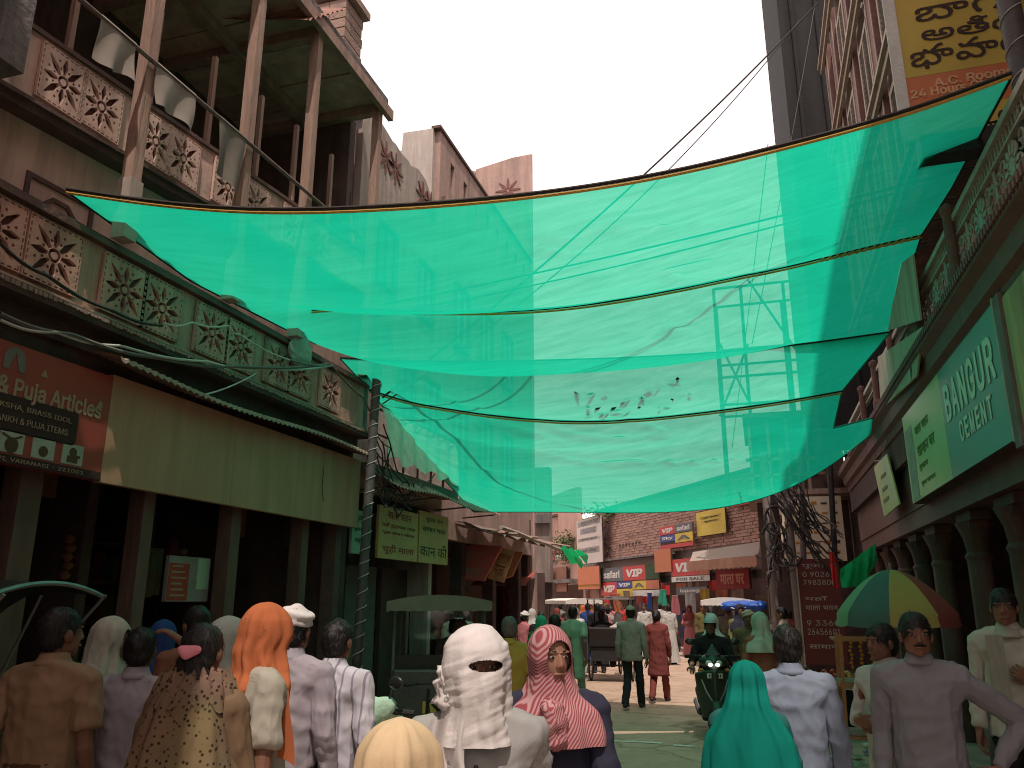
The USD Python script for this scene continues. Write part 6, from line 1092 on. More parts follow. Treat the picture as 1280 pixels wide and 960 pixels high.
        if near:
            fi = np.random.default_rng(seed).integers(0, len(t.faces), 1100); rr = np.random.default_rng(seed+1); c = t.triangles_center[fi]; n = t.face_normals[fi]
            dn = np.array([0, -.25, -1.])+rr.normal(0, .35, (len(fi), 3)); dn -= n*(dn*n).sum(1, keepdims=True); dn /= np.linalg.norm(dn, axis=1, keepdims=True)+1e-9; sd = np.cross(dn, n); Ls = rr.uniform(.02, .045, (len(fi), 1)); w = .0011
            v = np.concatenate([c-sd*w, c+sd*w, c+dn*Ls*.6+n*.006+sd*w*.8, c+dn*Ls*.6+n*.006-sd*w*.8, c+dn*Ls+n*rr.uniform(.002, .01, (len(fi), 1))]); m_ = len(fi); k_ = np.arange(m_)
            T.add('hair_strands', trimesh.Trimesh(v, np.concatenate([np.c_[k_, k_+m_, k_+2*m_], np.c_[k_, k_+2*m_, k_+3*m_], np.c_[k_+3*m_, k_+2*m_, k_+4*m_]]), process=False), hair_m_ or hair_m, kind='stuff')
    # shirt, kurta or dress
    top_parts = [hull(SP(V(0, -.005, 1.28), (.175*loose, .13, .15)), SP(SHL[1]+V(.0, 0, .005), .07), SP(SHL[-1]+V(.0, 0, .005), .07), SP(V(0, -.015, 1.45), (.072, .07, .035))), hull(SP(V(0, -.005, 1.28), (.175*loose, .13, .15)), SP(V(0, 0, 1.02), (.165*loose, .128, .08)), SP(V(0, 0, min(.95, hem+.12)), (.178*loose, .138, .07))), hull(SP(V(0, 0, 1.0), (.168*loose, .13, .08)), SP(V(0, 0, hem-.03), ((.185+.1*(max(0, .8-hem)))*loose, .142+.1*max(0, .8-hem), .05)))]
    tp_ = union(top_parts).trim_by_plane((0, 0, 1), hem)
    for sx in (-1, 1):
        S, E, W, fd, pn = Wr[sx]
        if sleeve == 'long':
            sl_ = union([bone(S, E, .066, .054), bone(E, W, .055, .041)]); d = nrm(W-E); sl_ = sl_.trim_by_plane(tuple(-d), float(-d @ (W-d*.012)))
        elif sleeve == 'rolled':
            M_ = E+(W-E)*.25; d = nrm(W-E); sl_ = union([bone(S, E, .066, .056), bone(E, M_+d*.06, .057, .05)]).trim_by_plane(tuple(-d), float(-d @ M_))
        else:
            M_ = S+(E-S)*.72; d = nrm(E-S); sl_ = bone(S, E, .068, .07).trim_by_plane(tuple(-d), float(-d @ M_))
        tp_ = tp_ + sl_
    t = smoothed(tp_.scale((s, s, s)), ed, 5); wrinkle(t, .013 if near else .014, seed); shirt = T.add('kurta' if hem < .6 else 'shirt', t, top, smooth=True)
    if collar: T.add('collar', drape([(1.512*s, 0, .002, .06*s, .066*s), (1.5*s, 0, .0, .066*s, .072*s), (1.485*s, 0, -.003, .071*s, .077*s), (1.46*s, 0, -.006, .085*s, .088*s), (1.45*s, 0, -.006, .083*s, .086*s)], .001, 3, seed, 32, 10), top, parent=shirt, smooth=True)
    if belt: T.add('belt', smoothed(hull(SP(V(0, 0, 1.0), (.182*loose, .142, .012)), SP(V(0, 0, 1.03), (.182*loose, .142, .012))).scale((s, s, s)), .04, 1), belt)
    # trousers or skirt
    if bottom:
        L = [hull(SP(V(0, 0, .98), (.15, .1, .05)), SP(J[-1][0], .084), SP(J[1][0], .084))]
        for sx in (-1, 1): a, b, c = J[sx]; L += [bone(a, b, .085, .068), bone(b, c, .072, .06)]
        t = smoothed(union(L).scale((s, s, s)), ed*1.2, 4); wrinkle(t, .014, seed+3); T.add('trousers', t, bottom, smooth=True)
    if skirt: T.add('skirt', drape([(1.0*s, 0, 0, .17, .13), (.8*s, 0, 0, .2, .17), (.45*s, 0, 0, .23, .2), (.08*s, 0, 0, .27, .25)], .03, 9, seed, 56, 24), skirt, smooth=True)
    if shoes:
        for sx in (-1, 1): c = J[sx][2]; T.add('shoe', smoothed(hull(SP(c+V(0, -.05, -.045), (.042, .045, .04)), SP(c+V(0, .07, -.055), (.046, .06, .032)), SP(c+V(0, .16, -.065), (.04, .035, .024))).scale((s, s, s)), .03, 2), sole_m, smooth=True)
    # head cloths
    O = H(0, .12, -.0)*s
    hx, hy = H(0, -.01, 0)[:2]*s
    if scarf == 'hood':
        m1 = drape(dome(hx, hy, 1.615, .102, .125, .125, s) + sc_rings([(1.53, 0, .0, .098, .112), (1.46, 0, 0, .125, .12), (1.38, 0, 0, .215, .16), (1.26, 0, 0, .25, .19)], s), .016, 8, seed, 110 if near else 72, 64 if near else 40, opening=(O-V(0, 0, .005), (.062, .075, .082)) if turn == 0 else (O, (.066, .072, .082)))
        m1.vertices += m1.vertex_normals*(.012*(meshkit.fbm(m1.vertices*[9, 9, 5]+seed, 3)-.5))[:, None]; T.add('head_scarf', m1, scarf_m, smooth=True)
    if scarf == 'niqab':
        m1 = drape(dome(hx, hy, 1.615, .125, .148, .138, s) + sc_rings([(1.57, 0, .016, .124, .152), (1.48, 0, .02, .118, .145), (1.42, 0, .015, .13, .15), (1.36, 0, .01, .15, .16)], s), .012, 7, seed, 150, 90, opening=(H(0, .14, .016)*s, (.062, .085, .019)))
        v = m1.vertices; q = meshkit.fbm(np.stack([v[:, 0]*5+v[:, 2]*4, v[:, 1]*5, v[:, 2]*26+v[:, 0]*9], -1), 3); m1.vertices = v+m1.vertex_normals*(.012*(q-.5)+.0025*((1-np.abs(q*2-1))**6))[:, None]; T.add('head_scarf', m1, scarf_m, smooth=True)
        k = smoothed(hull(SP(H(.1, -.03, -.02), (.03, .05, .03)), SP(H(.105, -.06, -.09), (.035, .05, .03)), SP(H(.1, .02, -.1), (.025, .03, .025))).scale((s, s, s)), .012, 2); wrinkle(k, .025, 5, 2.5); T.add('scarf_knot', k, scarf_m, smooth=True)
        P = np.array([[[(.02+.13*u+.02*math.sin(7*v))*s, (.135+.03*math.sin(u*9+v*3)+.02*v)*s, (1.45-.5*v)*s] for u in np.linspace(0, 1, 24)] for v in np.linspace(0, 1, 24)]); T.add('scarf_tail', MB().grid(P), scarf_m, smooth=True)
    if scarf == 'wrap':
        m1 = drape(dome(hx, hy, 1.612, .1, .122, .128, s) + sc_rings([(1.53, 0, -.005, .1, .114), (1.45, 0, 0, .125, .122), (1.38, -.01, -.01, .185, .145), (1.31, -.04, -.02, .19, .155)], s), .022, 8, seed, 120, 70, opening=(H(0, .13, -.0)*s, (.055, .06, .07)))
        m1.vertices += m1.vertex_normals*(.02*(meshkit.fbm(m1.vertices*[10, 10, 4.5]+seed, 3)-.5))[:, None]
        T.add('head_cloth', m1, scarf_m, smooth=True); P = np.array([[[(.0+.19*u)*s, (-.165+.27*u-.022*math.sin(8*u+3*v))*s, (1.37-.3*v*(.5+.5*u)+.02*math.sin(9*u))*s] for u in np.linspace(0, 1, 20)] for v in np.linspace(0, 1, 20)]); T.add('cloth_tail', MB().grid(P), scarf_m, smooth=True)
    if scarf == 'veil':
        T.add('veil', drape(dome(hx, hy, 1.61, .106, .13, .128, s) + sc_rings([(1.5, 0, -.03, .125, .15), (1.4, 0, -.035, .19, .18), (1.3, 0, -.04, .245, .205), (1.05, 0, -.05, .29, .24), (.75, 0, -.06, .34, .28)], s), .04, 6, seed, 140, 90, opening=(H(0, .15, -.01)*s, (.07, .075, .1)), grow=.6), scarf_m, smooth=True)
    if scarf == 'cap':
        T.add('cap', smoothed((RS(H(0, -.008, .05), (.088, .104, .085)).trim_by_plane((0, 0, 1), float(head_c[2]+.05))).scale((s, s, s)), .025, 2), scarf_m, smooth=True); T.add('cap_brim', smoothed(hull(RS(H(0, .08, .052), (.075, .075, .008)), RS(H(0, .0, .055), (.088, .1, .008))).scale((s, s, s)), .03, 1), scarf_m, smooth=True)
    if scarf == 'turban':
        t = smoothed(hull(RS(H(0, -.01, .06), (.1, .118, .07)), RS(H(0, -.02, .1), (.06, .07, .04))).scale((s, s, s)), .015, 2); t.vertices += t.vertex_normals*(.007*np.sin(t.vertices[:, 2]*120+t.vertices[:, 0]*40))[:, None]; T.add('turban', t, scarf_m, smooth=True)
    if scarf == 'neck':
        T.add('neck_scarf', smoothed(hull(SP(V(0, 0, 1.46), (.09, .09, .025)), SP(V(0, .02, 1.42), (.11, .11, .02))).scale((s, s, s)), .02, 2), scarf_m, smooth=True); P = np.array([[[(.02+.1*u)*s, (.155+.012*math.sin(u*8+v*4))*s, (1.43-.42*v)*s] for u in np.linspace(0, 1, 10)] for v in np.linspace(0, 1, 14)]); T.add('scarf_tail', MB().grid(P), scarf_m, smooth=True)
    if extra: extra(T, s)
    if lean or sit: pass
    return T
C = cloth
khaki = C('khaki_cloth', (.27, .17, .105)); lav = C('lavender_white', (.34, .3, .33)); wht = C('white_cotton', (.46, .44, .41)); beige = C('beige_tshirt', (.36, .33, .27)); orange = C('orange_scarf', (.42, .125, .05)); grey = C('grey_kurta', (.3, .29, .28)); darkt = C('dark_trousers', (.03, .028, .03)); navy = C('navy_cloth', (.03, .03, .05)); black_c = C('black_cloth', (.018, .017, .018)); brown_c = C('brown_cloth', (.17, .11, .065)); pgreen = C('pale_green_cloth', (.28, .42, .3)); maroon_c = C('maroon_dress', (.2, .05, .045)); sky_c = C('pale_blue_shirt', (.2, .235, .3)); greyblue = striped('fine_check_grey', (.17, .165, .18), (.22, .21, .23), 60, 'z', (.4, .6)); stripe_m = striped('striped_shirt', (.24, .22, .27), (.47, .45, .49), 5.5, 'x', (.06, .12)); pinkcheck = striped('pink_check_scarf', (.27, .06, .07), (.42, .24, .24), 34, 'diagonal', (.3, .7)); whsc = C('white_scarf', (.62, .57, .55)); greensc = C('green_scarf', (.05, .36, .22)); teal = thin('teal_veil', (.012, .27, .21), .1, .35, (.6, 1, .95), scale=(6, 6, 1.2), amp=.06); cream_c = C('cream_cloth', (.58, .43, .26)); yel_c = C('mustard_cloth', (.35, .24, .05)); pink_c = C('pink_cloth', (.45, .16, .17)); blue_c = C('blue_cloth', (.03, .06, .2)); mint = C('mint_hijab', (.36, .42, .34)); rustc = C('rust_cloth', (.25, .1, .06))
PI = math.pi
# left foreground
person('policeman in khaki shirt seen from behind at the left edge', -3.42, 3.4, .15, 1.74, khaki, khaki, 'short', ('back_swing', 'down'), near=True, belt=C('brown_belt', (.1, .05, .03)), turn=-.5)
person('man with a pale head cloth leaning over a bicycle beside the policeman', -3.75, 4.1, -1.3, 1.67, grey, darkt, 'long', ('bar', 'bar'), scarf='wrap', scarf_m=C('pale_head_cloth', (.42, .4, .33)), near=False, faceparts=True)
person('man in lavender white shirt with one arm raised to his head', -3.3, 3.85, .35, 1.63, lav, darkt, 'rolled', ('fold', 'head'), near=True)
person('person wrapped in deep blue cloth standing in the dark shop front', -4.35, 5.3, .4, 1.62, blue_c, darkt, 'long', scarf='hood', scarf_m=blue_c)
person('dark haired man in rust shirt beside the deep blue cloth', -3.66, 4.8, 1.2, 1.74, rustc, darkt, 'short', faceparts=True)
def shawl(T, s):
    sm = spotted('spotted_brown_shawl', (.24, .165, .1), (.05, .028, .018), 46, .2, .36)
    T.add('shawl', drape([(1.5*s, 0, -.02, .1, .09), (1.46*s, 0, -.02, .15, .13), (1.38*s, 0, -.03, .17, .15), (1.25*s, 0, -.04, .2, .19), (1.05*s, .01, -.06, .225, .21), (.92*s, .02, -.06, .21, .2)], .022, 9, 4, 110, 60, grow=.6), sm, smooth=True)
    fr_ = []
    th = np.linspace(0, 2*np.pi, 160)
    for k, (r, z) in enumerate(((.09, 1.52), (.14, 1.5), (.16, 1.46), (.17, 1.43), (.18, 1.385))): fr_.append(np.stack([r*np.cos(th)*(1+.08*np.sin(17*th+k)), -.02+r*.85*np.sin(th)*(1+.08*np.sin(13*th+k)), (z+.022*np.sin(14*th+k*1.2)+.012*np.sin(31*th+k))*s], -1))
    T.add('ruffled_collar', MB().grid(np.array(fr_)), sm, smooth=True)
    T.add('hair_clip', smoothed(hull(SP(V(-.03, -.1, 1.62)*s, .018), SP(V(.04, -.1, 1.62)*s, .018), SP(V(0, -.115, 1.6)*s, .02)), .02, 1), C('pink_clip', (.7, .25, .3)))
person('woman with a pink hair clip under a spotted brown ruffled shawl', -2.3, 3.05, .15, 1.68, brown_c, None, 'long', ('fold', 'fold'), near=True, female=True, skirt=brown_c, hair='long', extra=shawl)
person('person with a white scarf over the head behind the spotted shawl', -2.72, 3.8, -.35, 1.68, yel_c, None, 'long', female=True, skirt=brown_c, scarf='hood', scarf_m=C('white_green_scarf', (.45, .48, .42)), near=True)
person('man with dark hair looking left beside the white head scarf', -3.05, 4.6, 1.1, 1.65, yel_c, darkt, 'short', faceparts=True)
person('man in beige T-shirt with an orange cloth over his head', -2.2, 3.35, -.75, 1.75, beige, darkt, 'short', ('down', 'down'), scarf='wrap', scarf_m=orange, near=True, collar=False)
person('man with a white head cloth behind the orange head cloth', -2.5, 4.1, .0, 1.74, lav, darkt, 'long', scarf='turban', scarf_m=whsc, near=True)
person('man in pale striped shirt with black hair seen from behind', -2.34, 4.3, -.1, 1.67, stripe_m, darkt, 'long', ('down', 'down'), near=True)
# centre foreground
person('person hidden under a wide cream cloth at the bottom edge', -.83, 1.85, .3, 1.5, cream_c, darkt, 'long', ('fold', 'fold'), hair='none', scarf='veil', scarf_m=cream_c, near=True)
person('walker with the face wrapped in a white scarf and a grey button kurta', -.97, 2.8, PI+.35, 1.67, grey, darkt, 'long', ('back_swing', 'fwd_swing'), legs='walk', scarf='niqab', scarf_m=whsc, near=True, hem=.55, turn=.25, faceparts=True, hair='none', extra=lambda T, s: [T.add('button', SP(V(-.0, .142+.004*k, 1.3-.13*k)*s, (.008, .004, .008)), iris_m) for k in range(4)])
person('walker in navy with a pink checked scarf over the head', -.88, 3.5, PI+.3, 1.66, navy, darkt, 'long', ('fwd_swing', 'down'), legs='walk', scarf='hood', scarf_m=pinkcheck, near=True, hem=.55, turn=.4, faceparts=True, hair='none', skin=skin2_m, extra=lambda T, s: T.add('scarf_knot', wrinkle(smoothed(hull(SP(V(.0, .17, 1.4)*s, .04), SP(V(.0, .19, 1.3)*s, (.05, .03, .05))), .02, 2), .02, 7, 2.), pinkcheck, smooth=True))
# right foreground
person('woman under a long turquoise veil seen from behind', -.1, 4.5, -.1, 1.47, C('dark_teal_dress', (.02, .12, .11)), None, 'long', ('fold', 'fold'), female=True, skirt=C('dark_teal_dress', (.02, .12, .11)), hair='none', scarf='veil', scarf_m=teal, near=True)
person('man in pale blue shirt with thick black hair beside the turquoise veil', .13, 5.05, .05, 1.64, sky_c, darkt, 'long', ('down', 'down'), near=True)
person('man in grey checked shirt with a hand on his hip at the right', .82, 5.15, PI-.25, 1.71, greyblue, darkt, 'long', ('hip', 'down'), near=True, faceparts=True, beard=True, turn=.25)
person('man in a loose white shirt half hidden behind the grey checked shirt', .72, 5.7, PI-.9, 1.64, wht, darkt, 'rolled', ('fold', 'fold'), near=True)
person('man in white shirt with a scarf round his neck standing on the step', 1.58, 6.35, PI-.35, 1.72, C('off_white_shirt', (.4, .39, .33)), black_c, 'long', ('chest', 'down'), z0=.13, scarf='neck', scarf_m=C('grey_neck_scarf', (.3, .29, .23)), near=True, faceparts=True)
# middle distance
person('woman in an olive brown dress walking away past the pink checked scarf', -2.62, 10.7, .1, 1.6, brown_c, None, 'long', ('down', 'back_swing'), female=True, skirt=brown_c, hair='short', hem=.6)
person('man in a pale green kurta walking away', -3.2, 14.4, -.1, 1.68, pgreen, pgreen, 'short', ('down', 'back_swing'), legs='walk', hem=.5, collar=False)
person('woman with a bright green head scarf in the crowd', -3.44, 13.1, .2, 1.53, C('olive_dress', (.14, .12, .05)), None, 'long', female=True, skirt=brown_c, scarf='hood', scarf_m=greensc)
person('grey haired person in mustard shirt near the green-roofed rickshaw', -2.4, 7.9, .2, 1.62, yel_c, darkt, 'short', hair_m_=grey_hair_m)
person('person in pink near the red hoarding', -4.6, 16.2, -.5, 1.55, pink_c, None, 'long', female=True, skirt=pink_c, scarf='turban', scarf_m=whsc)
person('person in black walking beside the pink clothes', -4.2, 16.0, .2, 1.56, black_c, darkt, 'long')
person('woman in white with a white head scarf by the far rickshaw', -4.45, 20.4, PI, 1.58, wht, None, 'long', female=True, skirt=wht, scarf='hood', scarf_m=whsc)
person('man with a cap in a grey shirt and black trousers walking away', -2.2, 14.55, -.05, 1.68, C('grey_shirt', (.33, .29, .26)), darkt, 'long', ('down', 'down'), legs='walk', scarf='cap', scarf_m=C('grey_green_cap', (.27, .29, .23)))
person('woman in a maroon dress walking beside the capped man', -1.88, 15.6, -.1, 1.6, maroon_c, maroon_c, 'long', ('down', 'down'), legs='walk', female=True, hem=.5, hair='bun')
person('woman in brown with a mint hijab standing by the street', -.02, 10.4, .5, 1.63, rustc, None, 'long', ('fold', 'fold'), female=True, skirt=rustc, scarf='hood', scarf_m=mint)
person('person in dark clothes with a pale kerchief beyond the mint hijab', -.2, 13.0, PI, 1.63, brown_c, darkt, 'long', scarf='turban', scarf_m=C('peach_kerchief', (.55, .38, .3)))
person('scooter rider with a pale blue cap on the oncoming scooter', -.72, 12.22, PI+.12, 1.7, black_c, darkt, 'rolled', ('bar', 'bar'), sit=True, z0=-.16, scarf='cap', scarf_m=C('pale_blue_cap', (.4, .46, .48)), faceparts=True)
person('passenger in a white scarf on the oncoming scooter', -.72, 12.62, PI+.12, 1.66, C('dark_brown_top', (.08, .05, .04)), darkt, 'long', ('fold', 'fold'), sit=True, z0=-.08, scarf='hood', scarf_m=whsc)
person('dark clad passenger sitting in the hooded cycle rickshaw', -3.6, 19.25, 0, 1.66, black_c, darkt, 'long', sit=True, z0=-.12)
person('passenger in red and white beside the dark clad one in the cycle rickshaw', -3.2, 19.25, .1, 1.6, maroon_c, darkt, 'long', sit=True, z0=-.1, scarf='hood', scarf_m=whsc)
for k, (lab, x, y, f_, c1, sc, scm) in enumerate((('person in brown sitting in the green-roofed rickshaw', -3.6, 9.75, .1, brown_c, 'hood', brown_c), ('driver in grey at the handlebar of the green-roofed rickshaw', -3.9, 10.35, .1, grey, None, None))):
    person(lab, x, y, f_, 1.6, c1, darkt, 'long', ('bar', 'bar') if k else ('fold', 'fold'), sit=True, z0=-.06, scarf=sc, scarf_m=scm)
for lab, x, y, f_, hh, c1, c2, sc, scm in (
    ('man in white vest before the far suitcases', -3.4, 29.3, .6, 1.68, wht, darkt, None, None), ('man in red shirt before the luggage shop', -4.9, 30.8, 2.4, 1.66, vip_m, darkt, None, None), ('woman in orange by the far shops', -6.6, 31.5, .4, 1.58, orange, None, 'hood', orange),
    ('man in dark blue by the motorbikes', -1.6, 27.2, 2.2, 1.7, navy, darkt, None, None), ('man in grey by the left shops of the bend', -6.3, 26.5, -.4, 1.68, grey, darkt, None, None), ('woman in maroon by the left shops of the bend', -5.4, 22.3, .3, 1.56, maroon_c, None, 'hood', maroon_c),
    ('driver in white of the far white-roofed rickshaw', -.78, 20.6, PI, 1.66, wht, darkt, None, None), ('man in pale shirt beside the vegetable stall', .35, 15.2, 1.4, 1.66, C('peach_shirt', (.42, .33, .27)), darkt, None, None), ('man in black standing by the far hooded rickshaw', -4.05, 21.2, .3, 1.7, black_c, darkt, None, None)):
    person(lab, x, y, f_, hh, c1, c2, 'short' if c2 else 'long', scarf=sc, scarf_m=scm, skirt=None if c2 else c1, female=not c2)

fc = [('brown', brown_c), ('maroon', maroon_c), ('navy', navy), ('grey', grey), ('rust', rustc), ('white', wht), ('olive', C('olive_dress', (.14, .12, .05))), ('pink', pink_c), ('black', black_c), ('blue', blue_c)]
pr_ = random.Random(77)
spots = [(-5.0, 18.2), (-4.9, 24.1), (-4.3, 23.2), (-5.6, 27.6), (-4.7, 26.3), (-3.6, 26.8), (-7.3, 29.2), (-8.2, 32.5), (-6.0, 33.2), (-2.6, 24.6), (-2.3, 28.2), (-1.6, 24.2), (.3, 18.8), (.6, 20.3), (-.1, 23.3), (-5.2, 29.6), (-7.0, 35.0), (-9.5, 35.5), (-.4, 16.6), (-4.9, 13.6), (-4.6, 12.4)]
side = ['by the left shops', 'in the middle of the street', 'by the right shops']
for k, (x, y) in enumerate(spots):
    n1, m1_ = fc[pr_.randrange(10)]; n2, m2_ = fc[pr_.randrange(10)]; fem = pr_.random() < .45
    person(f'distant {"woman in " + n1 + " dress" if fem else "man in " + n1 + " shirt"}{" and " + n2 + " head cloth" if k % 2 == 0 else ""} {["by the left shops", "mid street", "by the right shops"][0 if x < -4.4 else 2 if x > -.6 else 1]} {"past the net" if y < 20 else "before the bend" if y < 25.5 else "at the bend" if y < 29 else "past the bend"}', x, y, pr_.uniform(-.6, .6)+(PI if pr_.random() < .35 else 0), pr_.uniform(1.52, 1.72), m1_, None if fem else darkt, 'long', ('down', pr_.choice(['down', 'fold', 'fwd_swing'])), 'stand' if fem else pr_.choice(['walk', 'stand']), skirt=m1_ if fem else None, female=fem, scarf=('hood' if fem else 'turban') if k % 2 == 0 else None, scarf_m=m2_)
dup(CR1, 'black hooded cycle rickshaw with a red seat waiting below the luggage signs', (-4.6, 27.2, .01), 2.2)
dup(ER, 'electric rickshaw with a white roof parked before the narrow house', (-8.3, 33.5, .01), .9, 'white-roofed rickshaws down the street')
for k in range(9):
    u = fu(far(770, 740))+k*1.05; z = 1.95+.1*(k % 3); W_ = .5+.12*(k % 2); c = F0+FD*u+FN*.55
    P = np.array([[c+FD*(t*W_)+FN*.04*math.sin(9*t+k+3*s_)-Z_*(s_*(.7+.15*math.sin(k)))+Z_*z for t in np.linspace(0, 1, 9)] for s_ in np.linspace(0, 1, 8)])
    nm_ = ['red', 'orange', 'tan', 'maroon', 'blue', 'green', 'pink', 'grey', 'yellow'][k]
    T = Thing('hanging_cloth', f'{nm_} cloth hung for sale before the luggage shop', 'cloth', c, group='cloths hung before the luggage shop'); T.add('cloth', MB().grid(P), [vip_m, orange, gm[4], maroon_c, blue_c, greensc, pink_c, grey, yel_c][k], smooth=True); T.add('rod', MB().tube([P[0, 0]+Z_*.01, P[0, -1]+Z_*.01], .012, 5), wood_m)

# ------------------------------------------------------------------ umbrella stall and small things on the right
UM = Thing('umbrella', 'large vendor umbrella with green, yellow and red panels', 'umbrella', (1.1, 8.2, 0))
ucol = [mat('umbrella_'+n, c, tuple(x*.85 for x in c), scale=3, rough=.7, bump=.1, bscale=60, dist=.003) for n, c in (('teal', (.06, .11, .1)), ('yellow', (.36, .28, .08)), ('red', (.3, .08, .065)), ('light_green', (.16, .28, .14)))]
uc = V(1.16, 8.2, 0); R_, zt_, zb_ = .52, 2.07, 1.66
for k in range(8):
    a0, a1 = 2*np.pi*(k-.3)/8, 2*np.pi*(k+.7)/8
    P = np.array([[uc+V(R_*r*math.cos(a0+(a1-a0)*t)*(1-.05*math.sin(np.pi*t)*r), R_*r*math.sin(a0+(a1-a0)*t)*(1-.05*math.sin(np.pi*t)*r), zt_-(zt_-zb_)*r**1.8-.05*(r > .96)-.015*math.sin(np.pi*t)*r) for t in np.linspace(0, 1, 9)] for r in list(np.linspace(0, .96, 10))+[.975, 1.0]])
    P[-1, :, 2] -= .03; UM.add('panel', MB().grid(P), ucol[[1, 2, 3, 2, 3, 3, 0, 0][(k+2) % 8] if False else [3, 2, 1, 0, 3, 0, 1, 2][k] if False else [2, 3, 2, 3, 3, 0, 1, 2][k]], smooth=True)
    UM.add('rib', MB().tube([uc+V(R_*r*math.cos(a0), R_*r*math.sin(a0), zt_-.012-(zt_-zb_)*r**1.8) for r in np.linspace(0, .97, 8)], .005, 4), steel_m)
UM.add('shaft', MB().tube([uc+V(.02, 0, 0.12), uc+V(0, 0, zt_+.06)], .014, 8), steel_m); UM.add('base_stone', MB().lathe([(0, 0), (.18, 0), (.17, .12), (0, .13)], uc, 12), conc_m)
ST = Thing('vegetable_stall', 'low plank stall heaped with vegetables and a pale blue tray', 'stall', (.9, 13, 0))
ST.add('plank_top', MB().box([.35, 12.5, .62], [1.6, 13.6, .67]), wood_m)
for x, y in ((.4, 12.55), (1.55, 12.55), (.4, 13.55), (1.55, 13.55)): ST.add('leg', MB().box([x-.03, y-.03, 0], [x+.03, y+.03, .62]), wood_m)
ST.add('dark_skirt_cloth', MB().box([.37, 12.49, .1], [1.58, 12.5, .61]), black_c)
rv = random.Random(17); vg = [mat('veg_'+n, c, rough=.5, bump=.1) for n, c in (('green', (.08, .2, .04)), ('red', (.4, .06, .03)), ('orange', (.5, .2, .04)), ('pale', (.45, .42, .28)), ('purple', (.12, .04, .1)))]
for k in range(70):
    cx = .5+.16*(k % 7)+rv.uniform(-.05, .05); cy = 12.6+.2*((k//7) % 5)+rv.uniform(-.06, .06); kind = (k % 7)//2 if k % 7 < 6 else 4; r = rv.uniform(.03, .05)
    T = Thing('vegetable', ['green vegetable', 'red tomato', 'orange vegetable', 'pale onion', 'dark aubergine'][kind]+' in the heap on the plank stall', 'vegetable', (cx, cy, .67), group='vegetables heaped on the plank stall'); T.add('flesh', MB().ball((cx, cy, .67+r+.05*(k > 34)), (r, r*rv.uniform(.9, 1.4), r*.95), 1), vg[kind], smooth=True)
TR = Thing('tray', 'pale blue plastic tray on the corner of the vegetable stall', 'tray', (1.4, 12.7, .7)); TR.add('basin', MB().lathe([(.0, .7), (.16, .7), (.22, .8), (.235, .8), (.17, .69)], (1.4, 12.7, 0), 16), C('pale_blue_plastic', (.35, .42, .45)), smooth=True)
OS = Thing('display_stand', 'orange painted steel display stand hung with orange goods under the umbrella', 'stand', (.95, 9.6, 0)); om = mat('orange_steel', (.48, .19, .08), (.36, .14, .06), scale=8, rough=.5)
for x, y in ((.72, 9.4), (1.2, 9.4), (.72, 9.9), (1.2, 9.9)): OS.add('leg', MB().beam([x+(.05 if x < 1 else -.05), y, 1.45], [x, y, 0], .035), om)
for z in (.45, .95, 1.4): OS.add('shelf_rail', MB().beam([.7, 9.4, z], [1.22, 9.4, z], .03).beam([.7, 9.9, z], [1.22, 9.9, z], .03).beam([.72, 9.4, z], [.72, 9.9, z], .03).beam([1.2, 9.4, z], [1.2, 9.9, z], .03), om)
for z in (.47, .97): OS.add('shelf', MB().box([.72, 9.4, z], [1.2, 9.9, z+.015]), wood_m)
for k in range(5):
    x = .76+.1*k; y = 9.42; T = Thing('marigold_garland', 'orange garland hung on the orange display stand', 'garland', (x, y, 1.4), group='garlands on the orange display stand'); m_ = MB()
    for j in range(7): m_.ball((x+.008*math.sin(j*2+k), y-.02, 1.37-j*.04), (.02, .02, .018), 1)
    T.add('flowers', m_, C('marigold', (.55, .17, .03)), smooth=True); T.add('string', MB().tube([[x, y-.02, 1.4], [x, y-.02, 1.04]], .003, 4), wood_m)
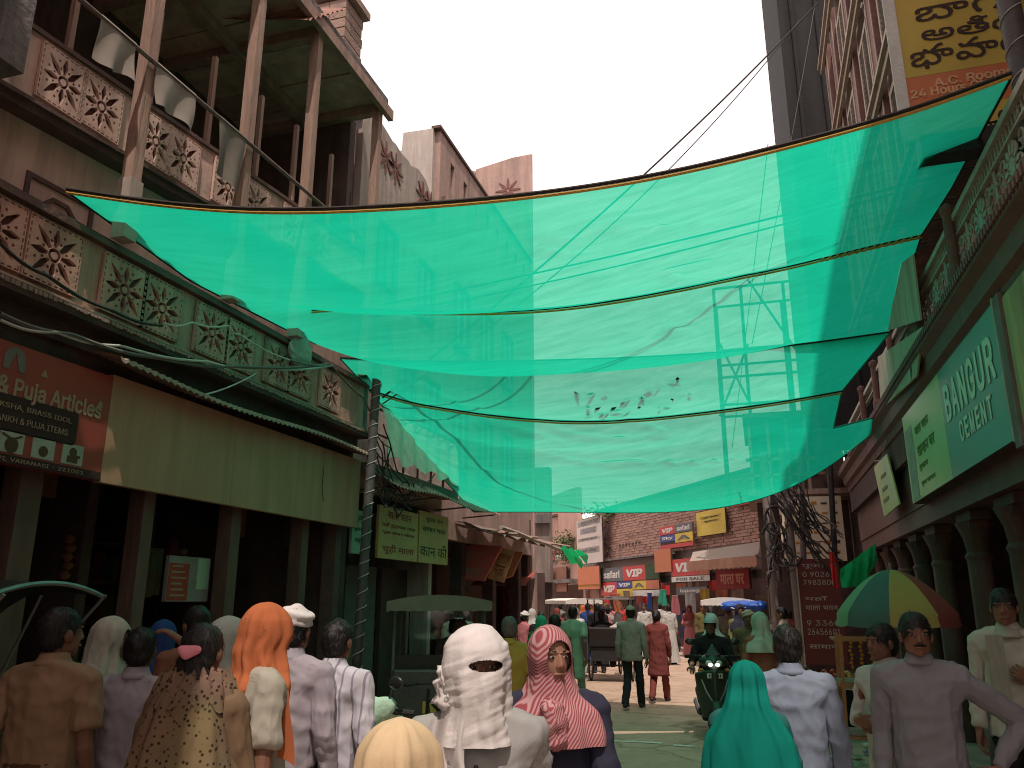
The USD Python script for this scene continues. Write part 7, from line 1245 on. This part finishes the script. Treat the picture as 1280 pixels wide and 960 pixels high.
for k, (x, y, w, h, d, m_, lab) in enumerate(((1.3, 7.4, .35, .3, .3, conc_m, 'grey sack slumped on the step beside the grey checked shirt'), (1.25, 8.9, .4, .45, .35, brown_c, 'brown sack standing beneath the umbrella'), (1.4, 10.8, .4, .5, .4, rustc, 'rust sack standing behind the display stand'), (1.5, 11.6, .35, .4, .35, gm[4], 'tan sack standing near the vegetable stall'))):
    t = smoothed(hull(SP((x, y, .12), (w/2, d/2, .12)), SP((x, y, h*.6), (w/2*1.1, d/2*1.1, .12)), SP((x, y, h), (w/4, d/4, .06))), .05, 2); wrinkle(t, .03, k); T = Thing('sack', lab, 'sack', (x, y, 0)); T.add('cloth', t, m_, smooth=True); T.add('neck_tie', MB().lathe([(w*.2, h), (w*.22, h+.02), (w*.2, h+.04)], (x, y, 0), 8), black_m)
lit = random.Random(23); lm_ = [C('litter_'+n, c) for n, c in (('white', (.5, .48, .45)), ('grey', (.25, .23, .21)), ('tan', (.3, .22, .14)), ('blue', (.15, .2, .3)))]
for k in range(60):
    x, y = lit.uniform(.75, 1.7), lit.uniform(6, 13)
    if k > 44: x, y = lit.uniform(-4.6, -3.8), lit.uniform(6, 12)
    s_ = lit.uniform(.04, .11); v = np.array([[math.cos(a)*s_*lit.uniform(.6, 1.2), math.sin(a)*s_*lit.uniform(.4, 1.), lit.uniform(.004, .05)] for a in np.linspace(0, 2*np.pi, 7)[:-1]]); v = np.vstack([v, [0, 0, lit.uniform(.02, .06)]])+[x, y, .025]
    T = Thing('litter', 'scrap of litter lying along the edge of the road', 'litter', (x, y, 0), group='scraps of litter along the road edges'); T.add('scrap', MB().put(v, [[i, (i+1) % 6, 6] for i in range(6)]), lm_[lit.randrange(4)])
for k in range(30):
    x, y = lit.uniform(1.15, 1.7), lit.uniform(5.5, 12); r = lit.uniform(.03, .1); m_ = trimesh.creation.icosphere(1, r); m_.vertices *= 1+.35*(np.random.default_rng(k).random((len(m_.vertices), 1))-.5); m_.vertices[:, 2] *= .6; m_.apply_translation([x, y, r*.4+.01])
    T = Thing('rubble', 'lump of broken stone lying along the step on the right', 'stone', (x, y, 0), group='rubble along the right step'); T.add('stone', m_, plinth_m)
